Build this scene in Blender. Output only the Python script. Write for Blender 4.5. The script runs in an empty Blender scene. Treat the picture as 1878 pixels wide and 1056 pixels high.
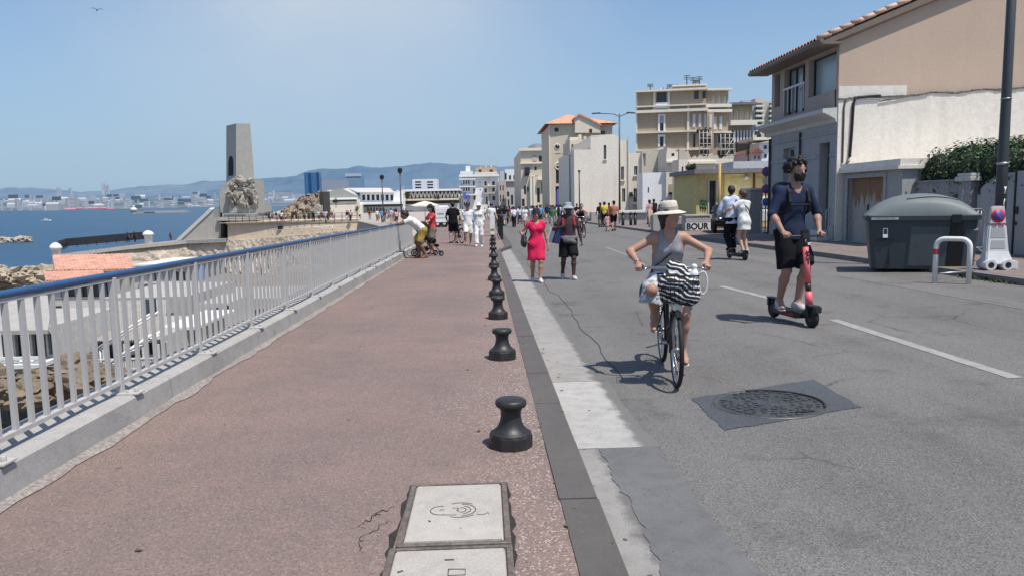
import bpy, bmesh, math, random
import numpy as np
from mathutils import Vector, Matrix
R = math.radians
PI = math.pi
rnd = random.Random(7)
SC = bpy.context.scene
COL = SC.collection

# ------------------------------------------------------------------ camera geometry
FPX, CX, CY = 1400.0, 939.0, 528.0
CAM = Vector((0, 0, 1.5))
YAW, PITCH, ROLL = R(-1.948), R(6.538), R(-1.1)
RM = Matrix.Rotation(YAW, 3, 'Z') @ Matrix.Rotation(PI/2 - PITCH, 3, 'X') @ Matrix.Rotation(ROLL, 3, 'Z')
def ray(px, py):
    return RM @ Vector(((px-CX)/FPX, -(py-CY)/FPX, -1.0))
def at(px, py, Y):
    d = ray(px, py); return CAM + d*(Y/d.y)
def atx(px, py, X):
    d = ray(px, py); return CAM + d*(X/d.x)
SLOPE = -0.0104
KERB_IN, KERB_OUT, KERB_R, KERB_RY = 0.355, 0.55, 9.0, 0.112
def road_z(x, y):
    y2 = min(y, 150)
    return SLOPE*y2 - 0.1125 + 0.02*max(0.0, x-1.1)
def walk_z(y): return SLOPE*min(y, 150)
def ground_z(x, y):
    if x < KERB_OUT: return walk_z(y)
    if x > KERB_R: return road_z(x, y) + 0.115
    return road_z(x, y)
def gnd(px, py, f=None):
    """point of the street surface seen at this place"""
    f = f or ground_z
    d = ray(px, py); t = 1.0
    lo, hi = 1.0, 400.0
    for _ in range(60):
        m = (lo+hi)/2; p = CAM + d*m
        if p.z > f(p.x, p.y): lo = m
        else: hi = m
    p = CAM + d*lo; p.z = f(p.x, p.y); return p
road_at = lambda px, py: gnd(px, py, road_z)
walk_at = lambda px, py: gnd(px, py, lambda x, y: walk_z(y))

# ------------------------------------------------------------------ scene tree helpers
def tag(o, label=None, cat=None, group=None, kind=None):
    if label: o['label'] = label
    if cat: o['category'] = cat
    if group: o['group'] = group
    if kind: o['kind'] = kind
    return o
def thing(name, label, cat, loc=(0, 0, 0), rz=0.0, group=None):
    o = bpy.data.objects.new(name, None); COL.objects.link(o)
    o.empty_display_size = .1
    o.location = loc; o.rotation_euler = (0, 0, rz)
    return tag(o, label, cat, group)
def link(name, me, parent=None):
    o = bpy.data.objects.new(name, me); COL.objects.link(o)
    if parent is not None: o.parent = parent
    return o
def kids(o): return [c for c in bpy.data.objects if c.parent == o]
CH = {}
def copy_tree(o, parent=None, ch=None):
    ch = ch if ch is not None else child_map()
    c = o.copy(); COL.objects.link(c); c.parent = parent
    for k in ch.get(o.name, []): copy_tree(k, c, ch)
    return c
def child_map():
    m = {}
    for b in bpy.data.objects:
        if b.parent: m.setdefault(b.parent.name, []).append(b)
    return m
def dup(root, loc, rz=None, label=None, ch=None):
    c = copy_tree(root, None, ch); c.location = loc
    if rz is not None: c.rotation_euler = (0, 0, rz)
    if label: c['label'] = label
    return c

# ------------------------------------------------------------------ mesh builder
class MB:
    def __init__(s): s.v = []; s.f = []; s.m = []; s.T = Matrix.Identity(4); s.mi = 0; s.sm = []; s.smooth = False
    def tf(s, loc=(0, 0, 0), rz=0, rx=0, ry=0):
        s.T = Matrix.Translation(loc) @ Matrix.Rotation(rz, 4, 'Z') @ Matrix.Rotation(ry, 4, 'Y') @ Matrix.Rotation(rx, 4, 'X'); return s
    def _v(s, p): s.v.append(tuple(s.T @ Vector(p))); return len(s.v)-1
    def _f(s, idx, smooth=None):
        s.f.append(tuple(idx)); s.m.append(s.mi); s.sm.append(s.smooth if smooth is None else smooth)
    def poly(s, pts): s._f([s._v(p) for p in pts]); return s
    def box(s, x0, x1, y0, y1, z0, z1, skip=''):
        i = [s._v(p) for p in ((x0,y0,z0),(x1,y0,z0),(x1,y1,z0),(x0,y1,z0),(x0,y0,z1),(x1,y0,z1),(x1,y1,z1),(x0,y1,z1))]
        F = {'b':(3,2,1,0),'t':(4,5,6,7),'f':(0,1,5,4),'r':(1,2,6,5),'k':(2,3,7,6),'l':(3,0,4,7)}
        for k, q in F.items():
            if k not in skip: s._f([i[a] for a in q])
        return s
    def cbox(s, c, sx, sy, sz): return s.box(c[0]-sx/2, c[0]+sx/2, c[1]-sy/2, c[1]+sy/2, c[2]-sz/2, c[2]+sz/2)
    def ring(s, c, ax, r, n, ph=0, r2=None):
        ax = Vector(ax).normalized()
        h = Vector((0, 0, 1)) if abs(ax.z) < .9 else Vector((1, 0, 0))
        a = ax.cross(h).normalized(); b = ax.cross(a)
        c = Vector(c); r2 = r if r2 is None else r2
        return [s._v(c + a*(r*math.cos(ph+2*PI*k/n)) + b*(r2*math.sin(ph+2*PI*k/n))) for k in range(n)]
    def tube(s, pts, r, n=8, closed=False, caps=True, smooth=True):
        pts = [Vector(p) for p in pts]; rr = r if isinstance(r, (list, tuple)) else [r]*len(pts)
        N = len(pts); rings = []; prev = None
        for i, p in enumerate(pts):
            if closed: d = pts[(i+1) % N]-pts[i-1]
            else: d = (pts[min(i+1, N-1)]-pts[max(i-1, 0)])
            d = d.normalized() if d.length > 1e-9 else Vector((0, 0, 1))
            if prev is None:
                h = Vector((0, 0, 1)) if abs(d.z) < .9 else Vector((1, 0, 0))
                a = d.cross(h).normalized()
            else:
                a = prev - d*prev.dot(d); a.normalize()
            prev = a; b = d.cross(a)
            rings.append([s._v(p + a*(rr[i]*math.cos(2*PI*k/n)) + b*(rr[i]*math.sin(2*PI*k/n))) for k in range(n)])
        M = N if closed else N-1
        for i in range(M):
            A, B = rings[i], rings[(i+1) % N]
            for k in range(n): s._f((A[k], A[(k+1) % n], B[(k+1) % n], B[k]), smooth)
        if caps and not closed:
            s._f(rings[0][::-1], False); s._f(rings[-1], False)
        return s
    def cyl(s, a, b, r, r2=None, n=12): return s.tube([a, b], [r, r if r2 is None else r2], n)
    def lathe(s, prof, n=24, c=(0, 0, 0), smooth=True):
        rings = []
        for (r, z) in prof:
            if r < 1e-6: rings.append([s._v((c[0], c[1], c[2]+z))])
            else: rings.append([s._v((c[0]+r*math.cos(2*PI*k/n), c[1]+r*math.sin(2*PI*k/n), c[2]+z)) for k in range(n)])
        for A, B in zip(rings, rings[1:]):
            for k in range(n):
                k2 = (k+1) % n
                if len(A) == 1 and len(B) == 1: continue
                if len(A) == 1: s._f((A[0], B[k2], B[k]), smooth)
                elif len(B) == 1: s._f((A[k], A[k2], B[0]), smooth)
                else: s._f((A[k], A[k2], B[k2], B[k]), smooth)
        return s
    def torus(s, c, ax, Rr, r, n=36, m=8, sq=1.0):
        ax = Vector(ax).normalized()
        h = Vector((0, 0, 1)) if abs(ax.z) < .9 else Vector((1, 0, 0))
        a = ax.cross(h).normalized(); b = ax.cross(a); c = Vector(c); rings = []
        for i in range(n):
            t = 2*PI*i/n; e = a*math.cos(t)+b*math.sin(t)
            rings.append([s._v(c + e*(Rr+r*math.cos(2*PI*k/m)) + ax*(r*sq*math.sin(2*PI*k/m))) for k in range(m)])
        for i in range(n):
            A, B = rings[i], rings[(i+1) % n]
            for k in range(m): s._f((A[k], B[k], B[(k+1) % m], A[(k+1) % m]), True)
        return s
    def extr(s, pts, z0, z1):
        """polygon (x, y) raised from z0 to z1"""
        n = len(pts); a = [s._v((p[0], p[1], z0)) for p in pts]; b = [s._v((p[0], p[1], z1)) for p in pts]
        s._f(a[::-1]); s._f(b)
        for i in range(n): s._f((a[i], a[(i+1) % n], b[(i+1) % n], b[i]))
        return s
    def extry(s, pts, y0, y1):
        """polygon (x, z) drawn out from y0 to y1"""
        n = len(pts); a = [s._v((p[0], y0, p[1])) for p in pts]; b = [s._v((p[0], y1, p[1])) for p in pts]
        s._f(a); s._f(b[::-1])
        for i in range(n): s._f((a[(i+1) % n], a[i], b[i], b[(i+1) % n]))
        return s
    def extrx(s, pts, x0, x1):
        n = len(pts); a = [s._v((x0, p[0], p[1])) for p in pts]; b = [s._v((x1, p[0], p[1])) for p in pts]
        s._f(a[::-1]); s._f(b)
        for i in range(n): s._f((a[i], a[(i+1) % n], b[(i+1) % n], b[i]))
        return s
    def ball(s, c, r, n=12, m=8, sq=(1, 1, 1)):
        c = Vector(c); rings = []
        for j in range(m+1):
            th = PI*j/m
            if j in (0, m): rings.append([s._v(c+Vector((0, 0, r*sq[2]*math.cos(th))))])
            else: rings.append([s._v(c+Vector((r*sq[0]*math.sin(th)*math.cos(2*PI*k/n), r*sq[1]*math.sin(th)*math.sin(2*PI*k/n), r*sq[2]*math.cos(th)))) for k in range(n)])
        for A, B in zip(rings, rings[1:]):
            for k in range(n):
                k2 = (k+1) % n
                if len(A) == 1: s._f((A[0], B[k], B[k2]), True)
                elif len(B) == 1: s._f((A[k], B[0], A[k2]), True)
                else: s._f((A[k], B[k], B[k2], A[k2]), True)
        return s
    def wall(s, w, h, holes, y=0.0, depth=.2, x0=0.0, z0=0.0):
        """upright wall in the xz plane facing -y, with rectangular openings (xa, xb, za, zb) and their reveals"""
        xs = sorted({x0, x0+w} | {q for o in holes for q in o[:2]}); zs = sorted({z0, z0+h} | {q for o in holes for q in o[2:4]})
        for xa, xb in zip(xs, xs[1:]):
            for za, zb in zip(zs, zs[1:]):
                mx, mz = (xa+xb)/2, (za+zb)/2
                if any(o[0] < mx < o[1] and o[2] < mz < o[3] for o in holes): continue
                s.poly([(xa, y, za), (xb, y, za), (xb, y, zb), (xa, y, zb)])
        for o in holes:
            a, b, c, d = o[:4]
            s.poly([(a, y, c), (a, y, d), (a, y+depth, d), (a, y+depth, c)]); s.poly([(b, y, c), (b, y+depth, c), (b, y+depth, d), (b, y, d)])
            s.poly([(a, y, c), (a, y+depth, c), (b, y+depth, c), (b, y, c)]); s.poly([(a, y, d), (b, y, d), (b, y+depth, d), (a, y+depth, d)])
        return s
    def mesh(s, name, mats, fix=True, bevel=0, seg=2):
        me = bpy.data.meshes.new(name); me.from_pydata(s.v, [], s.f)
        for m in (mats if isinstance(mats, (list, tuple)) else [mats]): me.materials.append(m)
        me.polygons.foreach_set('material_index', s.m); me.polygons.foreach_set('use_smooth', s.sm)
        if fix or bevel:
            bm = bmesh.new(); bm.from_mesh(me)
            if bevel:
                bmesh.ops.remove_doubles(bm, verts=bm.verts, dist=1e-5)
                ed = [e for e in bm.edges if len(e.link_faces) == 2 and e.calc_face_angle(0) > .5]
                bmesh.ops.bevel(bm, geom=ed, offset=bevel, segments=seg, affect='EDGES', clamp_overlap=True)
            bmesh.ops.recalc_face_normals(bm, faces=bm.faces)
            bm.to_mesh(me); bm.free()
        me.update(); return me
    def build(s, name, mats, parent=None, fix=True, bevel=0, seg=2):
        return link(name, s.mesh(name, mats, fix, bevel, seg), parent)
def struct(name, mb, m, fix=True):
    return tag(mb.build(name, m, None, fix), kind='structure')
def text_mesh(name, body, size, m, parent, loc, rot, extrude=.002, bold=0.0):
    cu = bpy.data.curves.new(name, 'FONT'); cu.body = body; cu.size = size; cu.extrude = extrude; cu.offset = bold
    cu.align_x = 'CENTER'; cu.align_y = 'CENTER'
    t = bpy.data.objects.new(name, cu); COL.objects.link(t)
    dg = bpy.context.evaluated_depsgraph_get()
    me = bpy.data.meshes.new_from_object(t.evaluated_get(dg)); bpy.data.objects.remove(t); bpy.data.curves.remove(cu)
    me.materials.clear(); me.materials.append(m)
    o = link(name, me, parent); o.location = loc; o.rotation_euler = rot
    return o
def arc(c, r, a0, a1, n, z=0.0):
    return [(c[0]+r*math.cos(a0+(a1-a0)*i/n), c[1]+r*math.sin(a0+(a1-a0)*i/n), z) for i in range(n+1)]
def vnoise(x, y, seed=0):
    """smooth value noise in -1..1"""
    xi, yi = math.floor(x), math.floor(y); fx, fy = x-xi, y-yi
    fx = fx*fx*(3-2*fx); fy = fy*fy*(3-2*fy)
    def h(a, b):
        n = (int(a)*374761393 + int(b)*668265263 + seed*362437) & 0xffffffff
        n = ((n ^ (n >> 13))*1274126177) & 0xffffffff
        return ((n ^ (n >> 16)) & 0xffff)/32767.5-1
    return (h(xi, yi)*(1-fx)+h(xi+1, yi)*fx)*(1-fy)+(h(xi, yi+1)*(1-fx)+h(xi+1, yi+1)*fx)*fy
def fbm(x, y, seed=0, o=4):
    return sum(vnoise(x*2**k, y*2**k, seed+k)/2**k for k in range(o))

# ------------------------------------------------------------------ materials
class NT:
    def __init__(s, name):
        s.m = bpy.data.materials.new(name); s.m.use_nodes = True; s.t = s.m.node_tree; s.b = s.t.nodes['Principled BSDF']
        s.co = s.t.nodes.new('ShaderNodeTexCoord')
    def n(s, typ, **kw):
        o = s.t.nodes.new(typ)
        for k, v in kw.items():
            if k in o.inputs: s.set(o.inputs[k], v)
            else: setattr(o, k, v)
        return o
    def set(s, inp, v):
        if isinstance(v, bpy.types.NodeSocket): s.t.links.new(v, inp)
        else: inp.default_value = v
    def noise(s, scale, detail=4, rough=.6, vec=None, dist=0.0):
        o = s.n('ShaderNodeTexNoise'); o.inputs['Scale'].default_value = scale; o.inputs['Detail'].default_value = detail; o.inputs['Roughness'].default_value = rough
        o.inputs['Distortion'].default_value = dist
        s.t.links.new(vec or s.co.outputs['Object'], o.inputs['Vector']); return o.outputs['Fac']
    def vor(s, scale, feature='F1', vec=None, out='Distance'):
        o = s.n('ShaderNodeTexVoronoi'); o.feature = feature; o.inputs['Scale'].default_value = scale
        s.t.links.new(vec or s.co.outputs['Object'], o.inputs['Vector']); return o.outputs[out]
    def ramp(s, fac, stops):
        o = s.n('ShaderNodeValToRGB'); s.t.links.new(fac, o.inputs[0]); e = o.color_ramp.elements
        while len(e) < len(stops): e.new(.5)
        for q, (p, c) in zip(e, stops):
            q.position = p; q.color = (c, c, c, 1) if isinstance(c, (int, float)) else (*c[:3], 1)
        return o.outputs[0]
    def mix(s, fac, a, b, typ='MIX'):
        o = s.n('ShaderNodeMix'); o.data_type = 'RGBA'; o.blend_type = typ
        s.set(o.inputs[0], fac)
        for i, v in ((6, a), (7, b)): s.set(o.inputs[i], v if isinstance(v, bpy.types.NodeSocket) else (*v[:3], 1))
        return o.outputs[2]
    def math(s, op, a, b=0.0):
        o = s.n('ShaderNodeMath'); o.operation = op; s.set(o.inputs[0], a); s.set(o.inputs[1], b); return o.outputs[0]
    def mapping(s, scale=(1, 1, 1), rot=(0, 0, 0), loc=(0, 0, 0)):
        o = s.n('ShaderNodeMapping'); o.inputs['Scale'].default_value = scale; o.inputs['Rotation'].default_value = rot; o.inputs['Location'].default_value = loc
        s.t.links.new(s.co.outputs['Object'], o.inputs['Vector']); return o.outputs[0]
    def xyz(s):
        o = s.n('ShaderNodeSeparateXYZ'); s.t.links.new(s.co.outputs['Object'], o.inputs[0]); return o.outputs
    def bump(s, h, strength=.3, dist=.01):
        o = s.n('ShaderNodeBump'); o.inputs['Strength'].default_value = strength; o.inputs['Distance'].default_value = dist
        s.t.links.new(h, o.inputs['Height']); s.t.links.new(o.outputs[0], s.b.inputs['Normal'])
    def col(s, c): s.set(s.b.inputs['Base Color'], c if isinstance(c, bpy.types.NodeSocket) else (*c[:3], 1)); return s
def srgb(r, g, b):
    f = lambda c: ((c/255+.055)/1.055)**2.4 if c > 10 else c/255/12.92
    return (f(r), f(g), f(b))
def mul(c, k): return tuple(min(1, x*k) for x in c)
MAT = {}
def mat(name, c, rough=.75, var=.18, scale=2.0, fine=.12, fscale=60, bump=.15, metal=0.0, dirt=0.0, spec=.4, bdist=.004):
    if name in MAT: return MAT[name]
    t = NT(name); b = t.b
    b.inputs['Roughness'].default_value = rough; b.inputs['Metallic'].default_value = metal; b.inputs['Specular IOR Level'].default_value = spec
    n1 = t.noise(scale, 5)
    cc = t.mix(n1, mul(c, 1-var), mul(c, 1+var))
    if fine:
        n2 = t.noise(fscale, 2)
        cc = t.mix(1.0, cc, t.ramp(n2, [(.3, 1-fine*1.5), (.7, 1+fine*.3)]), 'MULTIPLY')
        if bump: t.bump(n2, bump, bdist)
    if dirt:
        n3 = t.noise(1.0, 6, .65, vec=t.mapping((3*scale, 3*scale, .35*scale)))
        cc = t.mix(t.ramp(n3, [(.5, 0), (.78, dirt)]), cc, mul(c, .35))
    t.col(cc); MAT[name] = t.m; return t.m
def glass_mat(name, c=(.03, .04, .05), rough=.06):
    if name in MAT: return MAT[name]
    t = NT(name); t.b.inputs['Roughness'].default_value = rough; t.b.inputs['Specular IOR Level'].default_value = .8
    t.col(t.mix(t.noise(.6, 2), mul(c, .6), mul(c, 1.5))); MAT[name] = t.m; return t.m
# ------------------------------------------------------------------ camera, sky, sun
cd = bpy.data.cameras.new('camera'); cam = bpy.data.objects.new('camera', cd); COL.objects.link(cam)
cd.sensor_width = 36; cd.lens = 36*FPX/1878; cd.clip_start = .05; cd.clip_end = 60000
cam.matrix_world = Matrix.Translation(CAM) @ RM.to_4x4()
SC.camera = cam
SC.view_settings.view_transform = 'Standard'; SC.view_settings.look = 'None'; SC.view_settings.exposure = 0; SC.view_settings.gamma = 1
SC.cycles.use_denoising = True
SC.cycles.max_bounces = 6; SC.cycles.diffuse_bounces = 3; SC.cycles.glossy_bounces = 3; SC.cycles.transmission_bounces = 4
SUN_EL, SUN_AZ = R(65), (0.66, -0.7513)                # direction towards the sun on the ground plane
sd = Vector((SUN_AZ[0]*math.cos(SUN_EL), SUN_AZ[1]*math.cos(SUN_EL), math.sin(SUN_EL)))
sl = bpy.data.lights.new('sun', 'SUN'); sl.energy = 5.0; sl.angle = R(.5); sl.color = (1, .955, .885)
so = bpy.data.objects.new('sun', sl); COL.objects.link(so); so.rotation_euler = sd.to_track_quat('Z', 'Y').to_euler(); so.location = (20, -20, 60)
W = bpy.data.worlds.new('World'); SC.world = W; W.use_nodes = True
wt = W.node_tree; bg = wt.nodes['Background']; bg.inputs[1].default_value = .098
sky = wt.nodes.new('ShaderNodeTexSky'); sky.sky_type = 'NISHITA'; sky.sun_disc = False
sky.sun_elevation = SUN_EL; sky.sun_rotation = math.atan2(SUN_AZ[0], SUN_AZ[1])
sky.altitude = 20; sky.air_density = 1.0; sky.dust_density = 1.1; sky.ozone_density = 2.2
tc = wt.nodes.new('ShaderNodeTexCoord')
def wn(t): return wt.nodes.new(t)
def wmath(op, a, b):
    o = wn('ShaderNodeMath'); o.operation = op
    for i, v in enumerate((a, b)):
        if isinstance(v, bpy.types.NodeSocket): wt.links.new(v, o.inputs[i])
        else: o.inputs[i].default_value = v
    return o.outputs[0]
mp = wn('ShaderNodeMapping'); mp.inputs['Scale'].default_value = (1.0, 1.0, 1.5); mp.inputs['Rotation'].default_value = (0, R(28), R(20)); mp.inputs['Location'].default_value = (.35, .1, .42)
wt.links.new(tc.outputs['Generated'], mp.inputs['Vector'])
nz = wn('ShaderNodeTexNoise'); nz.inputs['Scale'].default_value = 1.9; nz.inputs['Detail'].default_value = 7; nz.inputs['Roughness'].default_value = .52; nz.inputs['Distortion'].default_value = .35
wt.links.new(mp.outputs[0], nz.inputs['Vector'])
cr = wn('ShaderNodeValToRGB'); cr.color_ramp.elements[0].position = .36; cr.color_ramp.elements[1].position = .68
wt.links.new(nz.outputs['Fac'], cr.inputs[0])
# a broad thin veil of cirrus ahead and to the left, above the bay
sx = wn('ShaderNodeVectorMath'); sx.operation = 'DISTANCE'; wt.links.new(tc.outputs['Generated'], sx.inputs[0]); sx.inputs[1].default_value = (-.17, .94, .27)
veil = wn('ShaderNodeMapRange'); veil.interpolation_type = 'SMOOTHSTEP'; wt.links.new(sx.outputs['Value'], veil.inputs[0])
veil.inputs[1].default_value = .03; veil.inputs[2].default_value = .42; veil.inputs[3].default_value = .95; veil.inputs[4].default_value = .08
fac = wmath('MULTIPLY', wmath('ADD', wmath('MULTIPLY', cr.outputs[0], .60), .38), veil.outputs[0])
gain = wn('ShaderNodeMix'); gain.data_type = 'RGBA'; gain.blend_type = 'MULTIPLY'; gain.inputs[0].default_value = 1; wt.links.new(sky.outputs[0], gain.inputs[6]); gain.inputs[7].default_value = (1.12, 1.30, 1.46, 1)
mx = wn('ShaderNodeMix'); mx.data_type = 'RGBA'; wt.links.new(fac, mx.inputs[0]); wt.links.new(gain.outputs[2], mx.inputs[6]); mx.inputs[7].default_value = (7.0, 7.6, 8.1, 1)
# summer haze lying low over the water
sp = wn('ShaderNodeSeparateXYZ'); wt.links.new(tc.outputs['Generated'], sp.inputs[0])
hz = wn('ShaderNodeMapRange'); hz.interpolation_type = 'SMOOTHSTEP'; wt.links.new(sp.outputs[2], hz.inputs[0])
hz.inputs[1].default_value = -.05; hz.inputs[2].default_value = .36; hz.inputs[3].default_value = .90; hz.inputs[4].default_value = .0
mh = wn('ShaderNodeMix'); mh.data_type = 'RGBA'; wt.links.new(hz.outputs[0], mh.inputs[0]); wt.links.new(mx.outputs[2], mh.inputs[6]); mh.inputs[7].default_value = (3.55, 5.1, 6.9, 1)
wt.links.new(mh.outputs[2], bg.inputs[0])

# ------------------------------------------------------------------ surfaces
def asphalt_mat(name, base, tint=(1.02, 1, .97), speck=.55, cracks=True):
    t = NT(name); t.b.inputs['Roughness'].default_value = .85; t.b.inputs['Specular IOR Level'].default_value = .3
    n1 = t.noise(.35, 6, .62); n2 = t.noise(2.2, 4)
    c0 = tuple(base*k for k in tint)
    c = t.mix(t.ramp(n1, [(.3, 0), (.7, 1)]), mul(c0, .72), mul(c0, 1.22))
    c = t.mix(t.ramp(n2, [(.35, 0), (.7, .35)]), c, mul(c0, .7))
    lanes = t.noise(1.0, 3, .5, vec=t.mapping((1.1, .03, 1)))
    c = t.mix(t.ramp(lanes, [(.42, 0), (.65, .5)]), c, mul(c0, 1.38))
    v = t.vor(125, out='Color'); vd = t.vor(125)
    sp = t.n('ShaderNodeSeparateColor'); t.t.links.new(v, sp.inputs[0])
    c = t.mix(t.ramp(sp.outputs[0], [(.0, 0), (.5, .12), (.86, .25), (.93, speck)]), c, mul(c0, 2.3))
    c = t.mix(t.ramp(sp.outputs[1], [(.62, 0), (.85, .55)]), c, mul(c0, .38))
    c = t.mix(t.math('MULTIPLY', t.ramp(t.noise(.9, 5, .7), [(.55, 0), (.68, .7)]), t.ramp(t.noise(6, 3), [(.3, .4), (.6, 1)])), c, mul(c0, .5))
    if cracks:
        wv = t.n('ShaderNodeMix'); wv.data_type = 'VECTOR'; wv.inputs[0].default_value = .12
        nn = t.n('ShaderNodeTexNoise'); nn.inputs['Scale'].default_value = 2.5; t.t.links.new(t.co.outputs['Object'], nn.inputs['Vector'])
        t.t.links.new(t.co.outputs['Object'], wv.inputs[4]); t.t.links.new(nn.outputs['Color'], wv.inputs[5])
        e = t.vor(.42, 'DISTANCE_TO_EDGE', vec=wv.outputs[1])
        m = t.math('MULTIPLY', t.ramp(e, [(.0, 1), (.006, 0)]), t.ramp(t.noise(.5, 3), [(.5, 0), (.6, .8)]))
        c = t.mix(m, c, mul(c0, .35))
    t.col(c); h = t.math('ADD', vd, t.math('MULTIPLY', t.noise(30, 3), .6)); t.bump(h, .55, .006)
    return t.m
M_ASPH = asphalt_mat('asphalt', .128, (1.06, 1, .94), .40)
M_PATCH = asphalt_mat('dark_asphalt', .075, (.92, 1.0, 1.12), .25, False)
def walk_mat():
    t = NT('red_asphalt'); t.b.inputs['Roughness'].default_value = .88; t.b.inputs['Specular IOR Level'].default_value = .25
    c0 = (.245, .155, .125)
    c = t.mix(t.ramp(t.noise(.45, 6, .6), [(.32, 0), (.68, 1)]), (.180, .136, .122), (.250, .172, .147))
    c = t.mix(t.ramp(t.noise(3.0, 5, .65), [(.42, 0), (.75, .5)]), c, (.145, .118, .108))
    c = t.mix(t.ramp(t.noise(1.0, 5, .6, vec=t.mapping((2.2, .25, 1))), [(.55, 0), (.8, .45)]), c, (.245, .185, .162))
    v = t.vor(110, out='Color'); sp = t.n('ShaderNodeSeparateColor'); t.t.links.new(v, sp.inputs[0])
    x = t.xyz(); near = t.ramp(t.math('ADD', t.math('MULTIPLY', x[0], .35), t.math('MULTIPLY', t.noise(1.2, 3), .6)), [(.15, .18), (.42, .75)])
    c = t.mix(t.math('MULTIPLY', t.ramp(sp.outputs[0], [(.80, 0), (.9, 1)]), near), c, (.50, .42, .38))
    c = t.mix(t.ramp(sp.outputs[1], [(.7, 0), (.9, .5)]), c, (.09, .068, .06))
    st = t.vor(2.3); c = t.mix(t.math('MULTIPLY', t.ramp(st, [(.03, 1), (.06, 0)]), t.ramp(t.noise(.8, 2), [(.5, 0), (.55, .6)])), c, (.07, .055, .05))
    t.col(c); t.bump(t.math('ADD', t.vor(110), t.math('MULTIPLY', t.noise(14, 3), .8)), .5, .005); return t.m
M_WALK = walk_mat()
def concrete_mat(name, c0, rough=.8, streak=.35, pits=True, joint=None):
    t = NT(name); t.b.inputs['Roughness'].default_value = rough; t.b.inputs['Specular IOR Level'].default_value = .3
    c = t.mix(t.noise(1.3, 6, .62), mul(c0, .74), mul(c0, 1.2))
    c = t.mix(t.ramp(t.noise(7, 5, .7), [(.45, 0), (.8, streak)]), c, mul(c0, .45))
    c = t.mix(1.0, c, t.ramp(t.noise(120, 2), [(.3, .82), (.7, 1.08)]), 'MULTIPLY')
    if pits: c = t.mix(t.math('MULTIPLY', t.ramp(t.vor(14), [(.05, .8), (.12, 0)]), t.ramp(t.noise(3, 2), [(.52, 0), (.6, 1)])), c, mul(c0, .3))
    t.col(c); t.bump(t.math('ADD', t.noise(60, 4), t.noise(9, 3)), .35, .006); return t.m
M_CONC = concrete_mat('light_concrete', (.45, .425, .395))
def gutter_mat(name, c0, xe):
    m = concrete_mat(name, c0, streak=.55); nt = m.node_tree; L = nt.links; b = nt.nodes['Principled BSDF']; old = b.inputs['Base Color'].links[0].from_socket
    co = nt.nodes.new('ShaderNodeTexCoord'); sp = nt.nodes.new('ShaderNodeSeparateXYZ'); L.new(co.outputs['Object'], sp.inputs[0])
    def mm(op, a, c):
        o = nt.nodes.new('ShaderNodeMath'); o.operation = op
        for i, v in enumerate((a, c)):
            if isinstance(v, bpy.types.NodeSocket): L.new(v, o.inputs[i])
            else: o.inputs[i].default_value = v
        return o.outputs[0]
    def nz(s, d):
        o = nt.nodes.new('ShaderNodeTexNoise'); o.inputs['Scale'].default_value = s; o.inputs['Detail'].default_value = d; o.inputs['Roughness'].default_value = .7; L.new(co.outputs['Object'], o.inputs['Vector']); return o.outputs['Fac']
    v = mm('ADD', sp.outputs[0], mm('MULTIPLY', nz(5, 8), .26)); mr = nt.nodes.new('ShaderNodeMapRange'); mr.interpolation_type = 'SMOOTHSTEP'; L.new(v, mr.inputs[0]); mr.inputs[1].default_value = xe+.08; mr.inputs[2].default_value = xe+.15
    mx_ = nt.nodes.new('ShaderNodeMix'); mx_.data_type = 'RGBA'; L.new(mm('MULTIPLY', mr.outputs[0], .88), mx_.inputs[0]); L.new(old, mx_.inputs[6]); mx_.inputs[7].default_value = (.125, .118, .11, 1); L.new(mx_.outputs[2], b.inputs['Base Color']); return m
M_GUTTER = gutter_mat('gutter_concrete', (.32, .30, .277), 1.0)
M_GUTTERWET = concrete_mat('smooth_asphalt', (.15, .148, .148), streak=.5)
M_PLINTH = concrete_mat('wall_concrete', (.40, .38, .355), streak=.5)
M_KERB = concrete_mat('kerb_stone', (.115, .103, .097), streak=.3)
M_KERB2 = concrete_mat('grey_kerb_stone', (.20, .185, .17))
M_PAVE2 = asphalt_mat('pavement_asphalt', .15, (1.22, .96, .87), .35)
M_PAINT = concrete_mat('road_paint', (.33, .325, .31), streak=.75)
M_PAINT_OLD = concrete_mat('worn_road_paint', (.25, .245, .235), streak=.8)

def strip(name, xs, y0, y1, zf, m, ny=40, off=0.0):
    mb = MB(); ys = [y0+(y1-y0)*(i/ny)**1.6 for i in range(ny+1)]
    for a, b in zip(ys, ys[1:]):
        for xa, xb in zip(xs, xs[1:]):
            pa, pb = (lambda y: xa(y) if callable(xa) else xa), (lambda y: xb(y) if callable(xb) else xb)
            mb.poly([(pa(a), a, zf(pa(a), a)+off), (pb(a), a, zf(pb(a), a)+off), (pb(b), b, zf(pb(b), b)+off), (pa(b), b, zf(pa(b), b)+off)])
    return struct(name, mb, m)
wz = lambda x, y: walk_z(y)
# the kerb bends out a little beyond the row of bollards
def kin(y): return KERB_IN + max(0, min(1, (y-27)/3))*.42 + max(0, y-33)*.002
def kout(y): return KERB_OUT + max(0, min(1, (y-28)/3))*.55 + max(0, y-33)*.002
strip('promenade', [-2.75, -1.2, lambda y: kin(y)], -4, 31, wz, M_WALK)
strip('promenade', [-4.2, -1.2, lambda y: kin(y)], 31, 150, wz, M_WALK)
strip('road', [.5, 1.1, 5.0, KERB_R+.1], -4, 150, road_z, M_ASPH, 60)
mb = MB(); mb.poly([(-40, 149.5, road_z(1, 150)-.01), (60, 149.5, road_z(1, 150)-.01), (60, 700, -1.7), (-40, 700, -1.7)]); struct('road', mb, M_ASPH)
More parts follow.
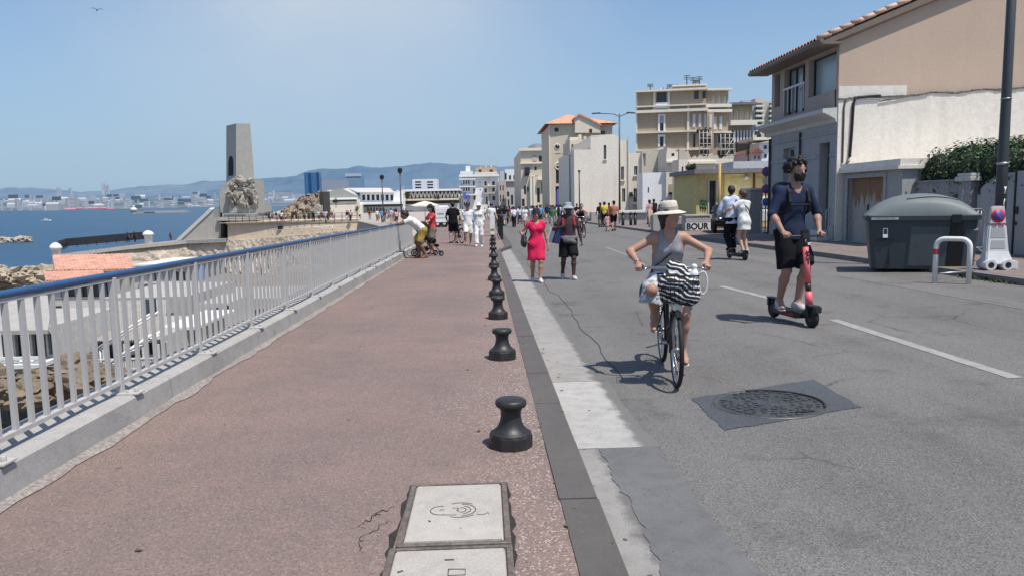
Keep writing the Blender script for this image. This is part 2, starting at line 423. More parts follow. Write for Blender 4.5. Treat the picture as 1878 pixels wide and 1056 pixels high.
# pavement on the house side
strip('pavement', [KERB_R+.22, 12.6], -4, 150, lambda x, y: road_z(x, y)+.115, M_PAVE2)
strip('pavement', [12.6, 60], -4, 150, lambda x, y: road_z(12.6, y)+.112, M_PAVE2, 30)
# kerbs as rows of stones
def kerb_row(name, xa, xb, y0, y1, zt, zb, m, L=1.0, jog=.0):
    mb = MB(); y = y0; i = 0
    while y < y1:
        l = L*(1 if y < 40 else 4)*rnd.uniform(.92, 1.06); dz = rnd.uniform(-.004, .004)*(1 if y < 40 else 0); dx = rnd.uniform(-.004, .004)
        a, b = y+.004, min(y1, y+l)-.004
        A, B, C, D = (xa(a)+dx, a), (xb(a)+dx, a), (xb(b)+dx, b), (xa(b)+dx, b)
        lo = [mb._v((p[0], p[1], zb(p[0], p[1]))) for p in (A, B, C, D)]; hi = [mb._v((p[0], p[1], zt(p[0], p[1])+dz)) for p in (A, B, C, D)]
        mb._f(hi)
        for k in range(4): mb._f((lo[k], lo[(k+1) % 4], hi[(k+1) % 4], hi[k]))
        y += l
    return struct(name, mb, m)
kerb_row('kerb', lambda y: kin(y)-.002, lambda y: kout(y), -3.3, 150, lambda x, y: walk_z(y)+.008, lambda x, y: walk_z(y)-.2, M_KERB, 1.05)
kerb_row('kerb', lambda y: KERB_R, lambda y: KERB_R+.23, -3, 150, lambda x, y: road_z(KERB_R, y)+.12, lambda x, y: road_z(KERB_R, y)-.1, M_KERB2, 1.0)
# gutter slabs of pale concrete along the promenade kerb, with a ragged edge
gb = MB(); y = 4.62; edge = lambda y, x0: x0+.022*fbm(y*1.6, 2.2, 5, 3)+.008*fbm(y*11, 1, 8, 3)
def slab(y0, y1, xr0, xr1, n):
    for i in range(n):
        a, b = y0+(y1-y0)*i/n, y0+(y1-y0)*(i+1)/n
        ra, rb = [edge(q, xr0+(xr1-xr0)*(q-y0)/(y1-y0)) if q not in (y0, y1) or True else 0 for q in (a, b)]
        la, lb = kout(a)+.003, kout(b)+.003
        pts = [(la, a), (ra+kout(a)-.55, a), (rb+kout(b)-.55, b), (lb, b)]
        gb.poly([(p[0], p[1], road_z(p[0], p[1])+.005) for p in pts])
slab(6.93, 12, 1.09, 1.06, 200); slab(12.01, 19, 1.06, 1.05, 120); slab(19.01, 27, 1.05, 1.05, 80); slab(27.01, 60, 1.05, 1.1, 60); slab(60.01, 140, 1.1, 1.1, 20)
struct('gutter', gb, M_GUTTER)
gb = MB(); slab(4.94, 6.92, 1.13, 1.10, 120); struct('gutter', gb, gutter_mat('pale_gutter_concrete', (.42, .40, .375), 1.02)); gb = MB(); slab(1.5, 4.93, .92, .86, 200); struct('gutter', gb, gutter_mat('dull_concrete', (.29, .275, .258), .74))
mb = MB(); ys = [1.5+3.43*i/200 for i in range(201)]
for a, b in zip(ys, ys[1:]):
    f = lambda y: 1.12+.03*fbm(y*1.3, 9, 3)+.008*fbm(y*12, 3, 3)+max(0, 4.2-y)*.05
    e = lambda y: .74+.035*fbm(y*1.5, 4, 3)+.012*fbm(y*14, 2, 3)
    mb.poly([(x, y, road_z(x, y)+.009) for x, y in ((e(a), a), (f(a), a), (f(b), b), (e(b), b))])
struct('asphalt_patch', mb, M_GUTTERWET)
# crack line in the asphalt running beside the gutter
mb = MB(); ys = [7+26*i/120 for i in range(121)]
for a, b in zip(ys, ys[1:]):
    f = lambda y: 1.27+.05*fbm(y*.8, 1, 11)
    mb.poly([(x, y, road_z(x, y)+.0045) for x, y in ((f(a), a), (f(a)+.011, a), (f(b)+.011, b), (f(b), b))])
struct('crack_seal', mb, mat('tar', (.055, .054, .053), .8))
# dashed centre line and the thin edge line of the parking strip
def dash(y0, y1, x0, x1, w, m, name='lane_marking'):
    mb = MB(); n = max(4, int((y1-y0)*3))
    for i in range(n):
        a, b = y0+(y1-y0)*i/n, y0+(y1-y0)*(i+1)/n
        xa, xb = x0+(x1-x0)*i/n, x0+(x1-x0)*(i+1)/n
        w1, w2 = w/2+.006*vnoise(a*12, 0, 3), w/2+.006*vnoise(b*12, 0, 3)
        mb.poly([(x, y, road_z(x, y)+.0045) for x, y in ((xa-w1, a), (xa+w1, a), (xb+w2, b), (xb-w2, b))])
    struct(name, mb, m)
dl = [((1863, 693), (1527, 586)), ((1432, 552), (1322, 525)), ((1258, 505), (1215, 492)), ((1152, 469), (1110, 453))]
for i, (a, b) in enumerate(dl[:2]+dl[3:]):
    A, B = road_at(*a), road_at(*b); dash(A.y, B.y, A.x, B.x, .135, M_PAINT if i < 2 else M_PAINT_OLD)
for y in (36, 44, 52): dash(y, y+3, 4.62, 4.62, .13, M_PAINT_OLD)
for y0, y1, x0, x1 in ((7.0, 15.2, 7.35, 7.15), (17.0, 20.0, 7.1, 7.1), (22, 26.5, 7.1, 7.1), (29, 33, 7.1, 7.1)): dash(y0, y1, x0, x1, .07, concrete_mat('faded_paint', (.19, .185, .18), streak=.6), 'parking_line')

# ------------------------------------------------------------------ plaza, terraces, cove, sea
plaza_edge = [(-2.9, 30.5), (-6.5, 58), (-19.7, 120), (-33, 124.5), (-44, 128)]
mb = MB(); zz = lambda p: (p[0], p[1], walk_z(p[1])-.03)
pts = plaza_edge+[(-62, 150), (-62, 149)]
for (a, b) in zip(plaza_edge, plaza_edge[1:]): mb.poly([zz(a), zz((.6, a[1])), zz((.6, b[1])), zz(b)])
mb.poly([zz((-44, 128)), zz((.6, 128)), zz((.6, 150)), zz((-50, 150))]); mb.poly([zz((-50, 150)), zz((.6, 150)), (.6, 420, -1.6), (-110, 420, -1.6)])
M_PLAZA = concrete_mat('plaza_paving', (.43, .375, .32)); struct('plaza', mb, M_PLAZA)
SEA = -12.0
def sea_mat():
    t = NT('sea_water'); t.b.inputs['Roughness'].default_value = .32; t.b.inputs['Specular IOR Level'].default_value = .35
    v = t.mapping((.010, .045, 1))
    c = t.mix(t.ramp(t.noise(1, 5, .6, vec=v), [(.3, 0), (.7, 1)]), (.003, .034, .082), (.012, .075, .15))
    c = t.mix(t.ramp(t.noise(1, 3, .6, vec=t.mapping((.12, .5, 1))), [(.4, 0), (.75, .5)]), c, (.004, .035, .085))
    t.col(c); t.bump(t.noise(1, 5, .65, vec=t.mapping((.35, .8, 1))), .6, .6); return t.m
mb = MB(); mb.poly([(-26000, -60, SEA), (9000, -60, SEA), (9000, 30000, SEA), (-26000, 30000, SEA)]); struct('sea', mb, sea_mat())
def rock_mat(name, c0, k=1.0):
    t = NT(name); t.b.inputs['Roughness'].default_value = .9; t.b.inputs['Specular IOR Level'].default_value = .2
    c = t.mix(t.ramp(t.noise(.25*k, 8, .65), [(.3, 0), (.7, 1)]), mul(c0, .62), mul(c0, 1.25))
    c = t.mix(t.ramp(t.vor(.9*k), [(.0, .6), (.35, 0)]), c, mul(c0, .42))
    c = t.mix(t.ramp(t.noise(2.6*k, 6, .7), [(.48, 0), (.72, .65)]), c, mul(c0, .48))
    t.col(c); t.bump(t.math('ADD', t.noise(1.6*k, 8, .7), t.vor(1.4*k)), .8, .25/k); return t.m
M_ROCK = rock_mat('limestone_rock', (.44, .37, .28)); M_STONEWALL = rock_mat('rubble_stone', (.54, .455, .36), 1.3)
# cove floor: a rocky sheet between the retaining wall and the water
mb = MB(); NX, NY = 56, 60
def cove_z(x, y):
    d = max(0, -x-3); base = -6.2 - .035*d - .02*max(0, y-40) - .012*max(0, y-90)
    shore = max(0, d-(26+.42*y))*.12
    return base - shore + .55*fbm(x*.23, y*.23, 4)+.35*fbm(x*.7, y*.7, 9, 3)
idx = [[mb._v((-3.2-95*(i/NX)**1.25, -2+150*(j/NY)**1.2, cove_z(-3.2-95*(i/NX)**1.25, -2+150*(j/NY)**1.2))) for i in range(NX+1)] for j in range(NY+1)]
for j in range(NY):
    for i in range(NX): mb._f((idx[j][i], idx[j+1][i], idx[j+1][i+1], idx[j][i+1]))
struct('cove_ground', mb, rock_mat('cove_rock', (.27, .22, .165), .9))
# retaining wall below the promenade
mb = MB(); mb.box(-3.22, -3.02, -4, 31, -9, -.55); mb.poly([(-3.02, 31, -.4), (-6.5, 58, -.65), (-6.7, 58, -9), (-3.3, 31, -9)])
o = mb.build('retaining_wall', M_STONEWALL); tag(o, 'pale rubble retaining wall holding up the promenade above the cove', 'wall')
# rough stone wall of the terrace below the monument
top = [at(104, 471, 121), at(225, 456, 126), at(345, 444, 130), at(418, 441.5, 127), at(480, 438.5, 125), at(600, 426, 121), at(656, 422, 119), at(745, 414, 59)]
mb = MB(); ST = []
for p, q in zip(top, top[1:]):
    n = 10
    for i in range(n): ST.append(p.lerp(q, i/n))
ST.append(top[-1]); rows = 8; grid = []
for j in range(rows+1):
    f = j/rows
    grid.append([mb._v((p.x+f*1.2*rnd.uniform(.6, 1.4), p.y-f*2.6*rnd.uniform(.7, 1.3), p.z+(-13-p.z)*f*.95)) for p in ST])
for j in range(rows):
    for i in range(len(ST)-1): mb._f((grid[j][i], grid[j][i+1], grid[j+1][i+1], grid[j+1][i]))
back = [mb._v((p.x-3, p.y+16, p.z)) for p in ST]
for i in range(len(ST)-1): mb._f((grid[0][i], back[i], back[i+1], grid[0][i+1]))
o = mb.build('terrace_wall', M_STONEWALL); tag(o, 'rough pale rubble wall of the seaside terrace below the tall monument', 'wall')
bk = MB(); bk.poly([(-6.5, 58, walk_z(58)-.035), (-19.7, 120, walk_z(120)-.035), top[-2], top[-1]]); struct('bank', bk, M_PLAZA, False)
# pale coping along its outer edge
mb = MB()
for p, q in zip(top[:3], top[1:4]):
    d = (q-p).normalized()
    mb.poly([p+Vector((0, -.7, .35)), q+Vector((0, -.7, .35)), q+Vector((0, .5, .35)), p+Vector((0, .5, .35))]); mb.poly([p+Vector((0, -.7, .35)), p+Vector((0, -.7, -.25)), q+Vector((0, -.7, -.25)), q+Vector((0, -.7, .35))])
tag(mb.build('wall_coping', M_CONC), 'pale coping along the edge of the seaside terrace', 'coping')
# smooth ochre retaining wall above it
M_OCHRE = mat('ochre_render', (.66, .53, .385), .85, .2, .5, .15, 8, .2, dirt=.3)
mb = MB(); A, B, A2, B2 = at(418, 409, 128.5), at(656, 403.5, 120), at(418, 443, 128), at(656, 423, 119.5)
mb.poly([A, B, B2, A2]); mb.poly([A, A+Vector((-4.7, 14, 0)), B+Vector((-2, 14, 0)), B]); mb.poly([A, A2, A2+Vector((-4.7, 14, 0)), A+Vector((-4.7, 14, 0))]); mb.poly([B, B+Vector((-2, 14, 0)), B2+Vector((-2, 14, 0)), B2])
mb.poly([A+Vector((-.2, -.25, .12)), B+Vector((.1, -.25, .12)), B+Vector((.1, -.25, -.3)), A+Vector((-.2, -.25, -.3))])
c = at(514, 418, 124.6); mb.mi = 1; mb.cbox((c.x, c.y, c.z), .75, .5, .6)
ow = mb.build('low_wall', [M_OCHRE, mat('dark_void', (.012, .012, .012))]); tag(ow, 'smooth ochre retaining wall with a small dark square hole beside the monument', 'wall')

# ------------------------------------------------------------------ far coast, hills
def haze(c, k, h=(.34, .46, .60)): return tuple(a*(1-k)+b*k for a, b in zip(c, h))  # aerial haze mixed straight into a base colour
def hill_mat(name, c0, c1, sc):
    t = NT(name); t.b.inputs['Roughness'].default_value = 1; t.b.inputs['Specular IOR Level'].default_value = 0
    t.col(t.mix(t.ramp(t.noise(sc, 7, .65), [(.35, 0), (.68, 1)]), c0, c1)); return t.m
def ridge(name, prof, Y, foot_y, foot_z, m, seed, rough=1.0, n=160, rows=14):
    mb = MB(); px0, px1 = prof[0][0], prof[-1][0]; g = []
    for j in range(rows+1):
        f = j/rows; row = []
        for i in range(n+1):
            px = px0+(px1-px0)*i/n
            for (a, ya), (b, yb) in zip(prof, prof[1:]):
                if a <= px <= b: py = ya+(yb-ya)*(px-a)/(b-a); break
            top = at(px, py, Y); y = foot_y+(Y-foot_y)*f
            z = foot_z+(top.z-foot_z)*(f**1.15) + (0 if j in (0,) else rough*fbm(i*.16, j*.5, seed)*min(1, 4*f*(1.25-f)))
            row.append(mb._v((top.x*(y/Y), y, z)))
        g.append(row)
    for j in range(rows):
        for i in range(n): mb._f((g[j][i], g[j][i+1], g[j+1][i+1], g[j+1][i]), True)
    return struct(name, mb, m)
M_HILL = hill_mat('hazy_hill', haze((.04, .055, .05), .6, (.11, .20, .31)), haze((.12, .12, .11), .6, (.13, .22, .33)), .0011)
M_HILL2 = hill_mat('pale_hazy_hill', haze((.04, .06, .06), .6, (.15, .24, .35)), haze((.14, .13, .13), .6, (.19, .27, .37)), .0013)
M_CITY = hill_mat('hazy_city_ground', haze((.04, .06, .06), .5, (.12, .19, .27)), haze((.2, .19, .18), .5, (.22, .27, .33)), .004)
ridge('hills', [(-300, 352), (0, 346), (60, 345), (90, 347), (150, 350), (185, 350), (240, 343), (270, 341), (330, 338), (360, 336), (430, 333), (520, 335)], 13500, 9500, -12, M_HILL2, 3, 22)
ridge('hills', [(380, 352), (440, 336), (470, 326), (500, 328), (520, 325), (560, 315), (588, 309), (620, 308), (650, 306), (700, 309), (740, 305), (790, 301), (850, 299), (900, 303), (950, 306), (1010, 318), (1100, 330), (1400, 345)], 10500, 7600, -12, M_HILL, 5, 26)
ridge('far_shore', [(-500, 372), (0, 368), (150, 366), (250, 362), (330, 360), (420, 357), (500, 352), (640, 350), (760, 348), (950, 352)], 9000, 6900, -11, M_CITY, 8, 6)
# ------------------------------------------------------------------ promenade plinth and railing
RX = -2.70                                           # line of the railing
mb = MB(); y = -3.0
while y < 28.6:
    l = 3.05; a, b = y+.003, min(28.8, y+l)-.003
    for i in range(6):
        p, q = a+(b-a)*i/6, a+(b-a)*(i+1)/6
        e = lambda t: .012*fbm(t*2.1, 3, 2)
        xo, xi = -3.0, -2.565
        A, B = (lambda x, t, z: (x, t, walk_z(t)+z)), None
        top0, top1 = .205+e(p)*.5, .205+e(q)*.5
        mb.poly([A(xo, p, top0), A(xi-.025+e(p), p, top0), A(xi-.025+e(q), q, top1), A(xo, q, top1)])
        mb.poly([A(xi-.025+e(p), p, top0), A(xi-.004+e(p), p, top0-.018), A(xi-.004+e(q), q, top1-.018), A(xi-.025+e(q), q, top1)])
        mb.poly([A(xi-.004+e(p), p, top0-.018), A(xi+.01, p, -.03), A(xi+.01, q, -.03), A(xi-.004+e(q), q, top1-.018)])
        mb.poly([A(xo, p, top0), A(xo, q, top1), A(xo, q, -1.2), A(xo, p, -1.2)])
    mb.poly([A(xo, a, .2), A(xo, a, -.3), A(xi, a, -.03), A(xi-.02, a, .2)]); mb.poly([A(xo, b, .2), A(xo, b, -.3), A(xi, b, -.03), A(xi-.02, b, .2)])
    y += l
o = mb.build('low_wall', M_PLINTH); tag(o, 'low grey concrete plinth carrying the blue topped railing along the promenade', 'wall')
# rough mortar fillet where plinth meets pavement
mb = MB(); ys = [-2+30*(i/160) for i in range(161)]
for a, b in zip(ys, ys[1:]):
    f = lambda t: -2.50+.03*fbm(t*3, 1, 21)
    mb.poly([(-2.57, a, walk_z(a)+.035), (f(a), a, walk_z(a)+.006), (f(b), b, walk_z(b)+.006), (-2.57, b, walk_z(b)+.035)])
struct('mortar_joint', mb, mat('mortar', (.30, .26, .235), .9, .35, 3, .3, 40, .6))

M_GREYPAINT = mat('grey_metal_paint', (.46, .44, .415), .5, .08, 3, .05, 90, .08, dirt=.25)
M_BLUE = mat('blue_rail_paint', (.028, .095, .22), .38, .25, 4, .12, 60, .1, dirt=.3)
M_STEEL = mat('galvanised_steel', (.42, .43, .43), .42, .15, 6, .1, 50, .05, metal=.7)
railing = thing('railing', 'long grey metal railing with a blue handrail beside the red promenade', 'railing', (RX, 0, 0))
mb = MB(); ye = 28.6
def rz(y, h): return Vector((0, y, walk_z(y)+h))
mb.tube([rz(-2+30.6*i/30, 1.078) for i in range(31)], .0245, 12)
hr = mb.build('handrail', M_BLUE, railing)
mb = MB(); mb.T = Matrix.Identity(4)
for a, b in ((-2, ye),):
    for z0, z1, w in ((.275, .302, .018), (1.035, 1.05, .014)):
        i = [mb._v((x, y, walk_z(y)+z)) for y in (a, b) for x, z in ((-w, z0), (w, z0), (w, z1), (-w, z1))]
        for k in range(4): mb._f((i[k], i[(k+1) % 4], i[4+(k+1) % 4], i[4+k]))
mb.build('rail', M_GREYPAINT, railing)
bal = MB().box(-.012, .012, -.0165, .0165, .29, 1.045).mesh('baluster', M_GREYPAINT)
post = MB().box(-.022, .022, -.026, .026, .205, 1.06).mesh('post', M_GREYPAINT, bevel=.004, seg=1)
foot = MB().box(-.05, .15, -.06, .06, .2045, .219); foot.tf(); foot.cyl((.115, 0, .205), (.115, 0, .25), .016, n=8); foot.cyl((.06, -.03, .21), (.06, -.03, .24), .011, n=6)
footm = foot.mesh('foot_plate', M_GREYPAINT, bevel=.003, seg=1)
NB, y, k = 0, 4.09, 0
PY0, PSTEP = 5.585, 1.56
stuffb = MB()
yy = PY0-PSTEP*4; n = 0
while yy < ye:
    if n % 10 == 0:
        p = link('post', post, railing); p.location = (0, yy, walk_z(yy)); f = link('foot_plate', footm, p)
    else:
        if yy > 3.4 and NB < 96:
            b = link('baluster', bal, railing); b.location = (0, yy, walk_z(yy)); NB += 1
        else:
            stuffb.tf((0, yy, walk_z(yy))); stuffb.box(-.011, .011, -.0145, .0145, .29, 1.045)
    n += 1; yy += PSTEP/10
o = stuffb.build('baluster', M_GREYPAINT, railing); o['kind'] = 'stuff'

# ------------------------------------------------------------------ bollards
M_IRON = mat('black_cast_iron', (.026, .024, .023), .48, .35, 9, .25, 45, .25, spec=.5, dirt=.3)
prof = [(0, -.02), (.146, -.02), (.146, .085), (.141, .098), (.118, .112), (.092, .138), (.076, .175), (.069, .215), (.070, .25), (.080, .272), (.102, .286), (.108, .303), (.104, .322), (.094, .332), (.06, .337), (0, .338)]
bl = []
bb = MB()
bb.lathe(prof[3:], 28); n = 10
bb.lathe([(0, -.02), (.15, -.02), (.148, .082), (.141, .098)], 10, smooth=False)
bb.v = [(x*.93, y*.93, z*.915) for x, y, z in bb.v]; bme = bb.mesh('bollard', M_IRON)
spots = [(938, 826), (922, 661), (914, 586), (911, 545), (907, 515), (906, 490), (905, 472), (904.5, 459), (904, 450), (903.5, 443)]
words = ['nearest', 'second nearest', 'third nearest', 'fourth nearest', 'fifth nearest', 'sixth nearest', 'seventh nearest', 'third farthest', 'second farthest', 'farthest']
for (px, py), w in zip(spots, words):
    p = walk_at(px, py); o = link('bollard', bme); o.location = (p.x, p.y+.10, walk_z(p.y)); o.rotation_euler = (rnd.uniform(-.02, .02), rnd.uniform(-.025, .025), rnd.uniform(0, 1))
    tag(o, f'black cast iron mooring style bollard, {w} of the row along the kerb', 'bollard', 'bollards along the promenade kerb')

# ------------------------------------------------------------------ covers in the promenade
M_COVER = concrete_mat('cover_concrete', (.44, .405, .36), streak=.4)
M_RIM = mat('rusty_steel_frame', (.16, .135, .115), .6, .35, 6, .3, 40, .4)
M_MARK = mat('dark_engraving', (.09, .075, .062), .9, .3)
M_GAP = mat('dirt_gap', (.035, .028, .024), .95, .4, 6, .3, 40, .6)
def cover(x0, x1, y0, y1, label, emblem):
    t = thing('access_cover', label, 'cover', ((x0+x1)/2, (y0+y1)/2, walk_z((y0+y1)/2)), 0)
    w, h = (x1-x0)/2, (y1-y0)/2; tl = math.atan(SLOPE)
    f = MB(); f.tf(rx=tl); e = .026
    for a, b, c, d in ((-w, w, h-e, h), (-w, w, -h, -h+e), (-w, -w+e, -h+e, h-e), (w-e, w, -h+e, h-e)): f.box(a, b, c, d, -.03, .012)
    f.build('frame', M_RIM, t, bevel=.003, seg=1)
    p = MB(); p.tf(rx=tl); p.box(-w+e+.006, w-e-.006, -h+e+.006, h-e-.006, -.03, .013); p.build('cover_plate', M_COVER, t, bevel=.006)
    m = MB(); m.tf(rx=tl)
    def ln(pts, r=.0026): m.tube([(q[0], q[1], .0135) for q in pts], r, 5)
    if emblem:
        ln(arc((-.075, 0), .055, PI*.45, PI*1.6, 14)); ln(arc((.02, 0), .075, -1.5, 1.5, 14)); ln(arc((.02, 0), .05, -1.3, 1.2, 12)); ln(arc((.02, 0), .028, -1.6, 1.6, 10)); ln(arc((.02, 0), .092, .9, 2.1, 8)); ln(arc((.02, 0), .092, -2.1, -.8, 8))
        ln([(-.07, -.055), (.0, -.06)]); ln([(-.085, .008), (-.06, .008)]); ln([(.0, .03), (.012, .012), (.0, .0), (.014, -.02)]); ln([(-.02, .025), (-.005, .028)])
        ln([(.10, -.06), (.135, -.066), (.15, -.05)], .0022); ln([(.155, -.04), (.16, -.06)], .002); ln([(-.13, -.12), (-.12, -.135)], .004)
        m.tf((.185, -.255, 0), rx=tl); m.lathe([(0, .0142), (.016, .0142), (.017, .010)], 14)
    else:
        m.tf((0, 0, 0), rx=tl); ln([(-.0, .155), (.07, .15), (.07, .10), (-.0, .10), (-.0, .155)], .003); ln([(-.02, .24), (.02, .24)], .005); ln([(-.21, .14), (-.19, .155)], .005)
    m.build('emblem', M_MARK, t); return t
c0 = walk_at(756, 890); c1 = walk_at(922, 999); c2 = walk_at(738, 999)
cover(-.43, .084, 3.275, 4.045, 'pale square concrete service cover with an engraved ring emblem and a small dark hole', True)
cover(-.455, .088, 2.50, 3.255, 'pale square concrete service cover cut off by the bottom of the view', False)
mb = MB(); 
def ragged(pts, w0, w1, seed, z=.0045):
    n = 26
    P = [Vector(pts[0]).lerp(Vector(pts[1]), i/n) for i in range(n+1)]; d = (Vector(pts[1])-Vector(pts[0])).normalized(); nn = Vector((-d.y, d.x))
    for i in range(n):
        A, B = P[i], P[i+1]; fa, fb = w0+(w1-w0)*(.5+.5*fbm(i*.7, seed, 2)), w0+(w1-w0)*(.5+.5*fbm((i+1)*.7, seed, 2))
        mb.poly([(q.x, q.y, walk_z(q.y)+z) for q in (A, B, B+nn*fb, A+nn*fa)])
ragged([(-.458, 2.4), (-.428, 4.05)], -.006, .034, 3); ragged([(.088, 4.05), (.09, 2.4)], -.006, .026, 5); ragged([(-.435, 4.048), (.09, 4.048)], -.004, .018, 7)
struct('dirt_joint', mb, M_GAP)
mb = MB()
def crack(pts, w, zf, seed):
    P = []
    for a, b in zip(pts, pts[1:]):
        a, b = Vector(a), Vector(b); n = 10
        for i in range(n): 
            q = a.lerp(b, i/n); P.append(q+Vector((.03*fbm(i*.9+seed, seed, 1), .03*fbm(i*.8, seed+4, 1))))
    for A, B in zip(P, P[1:]):
        d = (B-A).normalized(); nn = Vector((-d.y, d.x))*w*rnd.uniform(.4, 1.2)
        mb.poly([(q.x, q.y, zf(q.x, q.y)+.0035) for q in (A-nn, B-nn, B+nn, A+nn)])
crack([(-.50, 3.75), (-.58, 3.66), (-.63, 3.5)], .0025, wz, 2); crack([(-.49, 3.6), (-.6, 3.4), (-.57, 3.25)], .002, wz, 5)
struct('crack', mb, M_GAP)

# ------------------------------------------------------------------ manhole in its dark patch of asphalt
mb = MB(); q = [road_at(*p) for p in ((1268, 730), (1492, 696), (1578, 746), (1330, 789))]
pp_ = []
for i in range(4):
    a, b = q[i], q[(i+1) % 4]; nn = Vector((-(b-a).y, (b-a).x, 0)).normalized()
    for k in range(16): c = a.lerp(b, k/16)+nn*(.010*fbm(k*.55+i*7, i, 3, 3)); pp_.append((c.x, c.y, road_z(c.x, c.y)+.0045))
mb.poly(pp_); struct('asphalt_patch', mb, M_PATCH)
a, b = road_at(1306, 740), road_at(1512, 736); cx, cyy = (a.x+b.x)/2, (a.y+b.y)/2-.04; rr = (b.x-a.x)/2
t = thing('manhole_cover', 'round worn iron manhole cover set in a dark square asphalt patch in the road', 'manhole cover', (cx, cyy, road_z(cx, cyy)))
TL = (math.atan(SLOPE), -math.atan(.02))
m = MB(); m.tf(rx=TL[0], ry=TL[1]); m.lathe([(rr*.93, .004), (rr*.945, .011), (rr, .011), (rr*1.01, .004)], 48)
m.build('frame', mat('worn_iron', (.10, .10, .098), .5, .4, 8, .3, 40, .3, metal=.3), t)
m = MB(); m.tf(rx=TL[0], ry=TL[1]); m.lathe([(0, .0065), (rr*.90, .0065), (rr*.915, .002)], 48)
for ringr, cnt in ((.82, 30), (.68, 26), (.54, 20), (.40, 15), (.26, 9)):
    for k in range(cnt):
        if rnd.random() < .16: continue
        th = 2*PI*k/cnt + ringr*3; s_ = rr*.045*rnd.uniform(.6, 1.2)
        m.tf((0, 0, 0)); m.T = Matrix.Rotation(TL[0], 4, 'X') @ Matrix.Rotation(TL[1], 4, 'Y') @ Matrix.Translation((rr*ringr*math.cos(th), rr*ringr*math.sin(th), .0065)) @ Matrix.Rotation(th, 4, 'Z')
        m.box(-s_, s_, -s_*1.1, s_*1.1, 0, .0065, 'b')
m.build('lid', mat('manhole_iron', (.085, .088, .09), .45, .5, 14, .4, 60, .4, metal=.25), t)
m = MB(); m.tf(rx=TL[0], ry=TL[1]); m.tube(arc((0, 0), rr*.93, -.55, 1.7, 24, .0105), .009, 6); m.tube([(rr*.2, -rr*.72, .012), (rr*.5, -rr*.66, .012)], .012, 5)
m.build('gap', M_GAP, t)

# ------------------------------------------------------------------ black barrier at the bend of the kerb
M_BLACK = mat('black_metal_paint', (.018, .018, .019), .45, .2, 5, .1, 60, .1)
p0 = gnd(925.5, 440, lambda x, y: walk_z(y)); L0 = p0.x-.12
t = thing('railing', 'short run of black metal railing at the kerb beyond the bollards', 'railing', (L0, p0.y, walk_z(p0.y)))
m = MB(); 
for i in range(5): 
    yy = i*2.2; m = MB(); m.tf((0, yy, SLOPE*yy)); m.lathe([(.06, 0), (.055, .5), (.05, 1.05), (.07, 1.08), (.06, 1.16), (0, 1.19)], 10); m.build('post', M_BLACK, t)
m = MB()
for z in (.35, .95): m.tube([(0, 0, z), (0, 8.8, z+SLOPE*8.8)], .025, 8)
for i in range(44): m.tube([(0, .2*i, .35+SLOPE*.2*i), (0, .2*i, .95+SLOPE*.2*i)], .009, 5)
m.build('rail', M_BLACK, t)

# ------------------------------------------------------------------ street lamps
M_LAMPGREY = mat('dark_grey_pole', (.055, .058, .062), .45, .2, 1.5, .08, 60, .05, dirt=.2)
t = thing('street_lamp', 'thick dark grey lamp post with white scribbles in front of the grey gates', 'street lamp', (10.70, 15.55, ground_z(10.7, 15.5)))
m = MB(); m.tube([(0, 0, 0), (0, 0, 2.0), (0, 0, 3.3), (0, 0, 9.5)], [.108, .104, .094, .072], 20); m.build('pole', M_LAMPGREY, t)
m = MB(); m.tf((0, 0, 2.02)); m.lathe([(.098, -.03), (.115, -.02), (.115, .02), (.098, .03)], 20); m.build('band', M_STEEL, t); m = MB(); m.tf((0, 0, 3.33)); m.lathe([(.09, -.012), (.104, -.01), (.104, .01), (.09, .012)], 20); m.build('band', M_STEEL, t)
m = MB(); mo = lambda a, z: (.106*math.sin(a), -.106*math.cos(a), z)
def scr(pts): m.tube([mo(a, z) for a, z in pts], .011, 5)
scr([(-.1, 1.55), (.25, 1.4)]); scr([(.25, 1.55), (-.1, 1.4)]); scr([(.1, 1.3), (-.1, 1.2), (.12, 1.08), (.3, .98), (.1, .9)]); scr([(.3, .8), (.1, .7), (.35, .62), (.2, .52), (.4, .42), (.2, .34)]); scr([(0, .3), (.3, .2), (.1, .05)])
m.build('scribble', mat('white_marker', (.7, .7, .7), .7), t)
def double_lamp(name, label, px, pyb, pytop, Y, arm, group=None):
    base = at(px, pyb, Y); top = at(px, pytop, Y); h = top.z-base.z
    t = thing('street_lamp', label, 'street lamp', base, 0, group)
    MB().tube([(0, 0, 0), (0, 0, h*.35), (0, 0, h)], [.10, .08, .055], 10).build('pole', M_LAMPGREY, t)
    m = MB(); m.tube([(0, 0, h-.25), (-arm*.25, 0, h-.02), (-arm, 0, h+.06)], .035, 6); m.tube([(0, 0, h-.25), (arm*.35, 0, h+.03), (arm*.5, 0, h+.06)], .035, 6); m.build('arm', M_LAMPGREY, t)
    for s, l in ((-1, arm), (1, arm*.5)):
        q = MB(); x0 = s*l; q.tf((x0, 0, h+.06), ry=s*.06); q.cbox((0, 0, 0), .75*arm/2.0, .28, .09); q.build('lamp_head', M_LAMPGREY, t, bevel=.03)
    return t
double_lamp('l', 'tall dark lamp post with two uneven arms before the cream gable', 1136.5, 405, 209, 66, 2.0)
double_lamp('l', 'thin grey lamp post with short arm standing beside the blue church door', 1046, 408, 283, 100, 1.6)
double_lamp('l', 'faint slim lamp post in front of the far ochre block', 978, 402, 324, 150, 1.6)
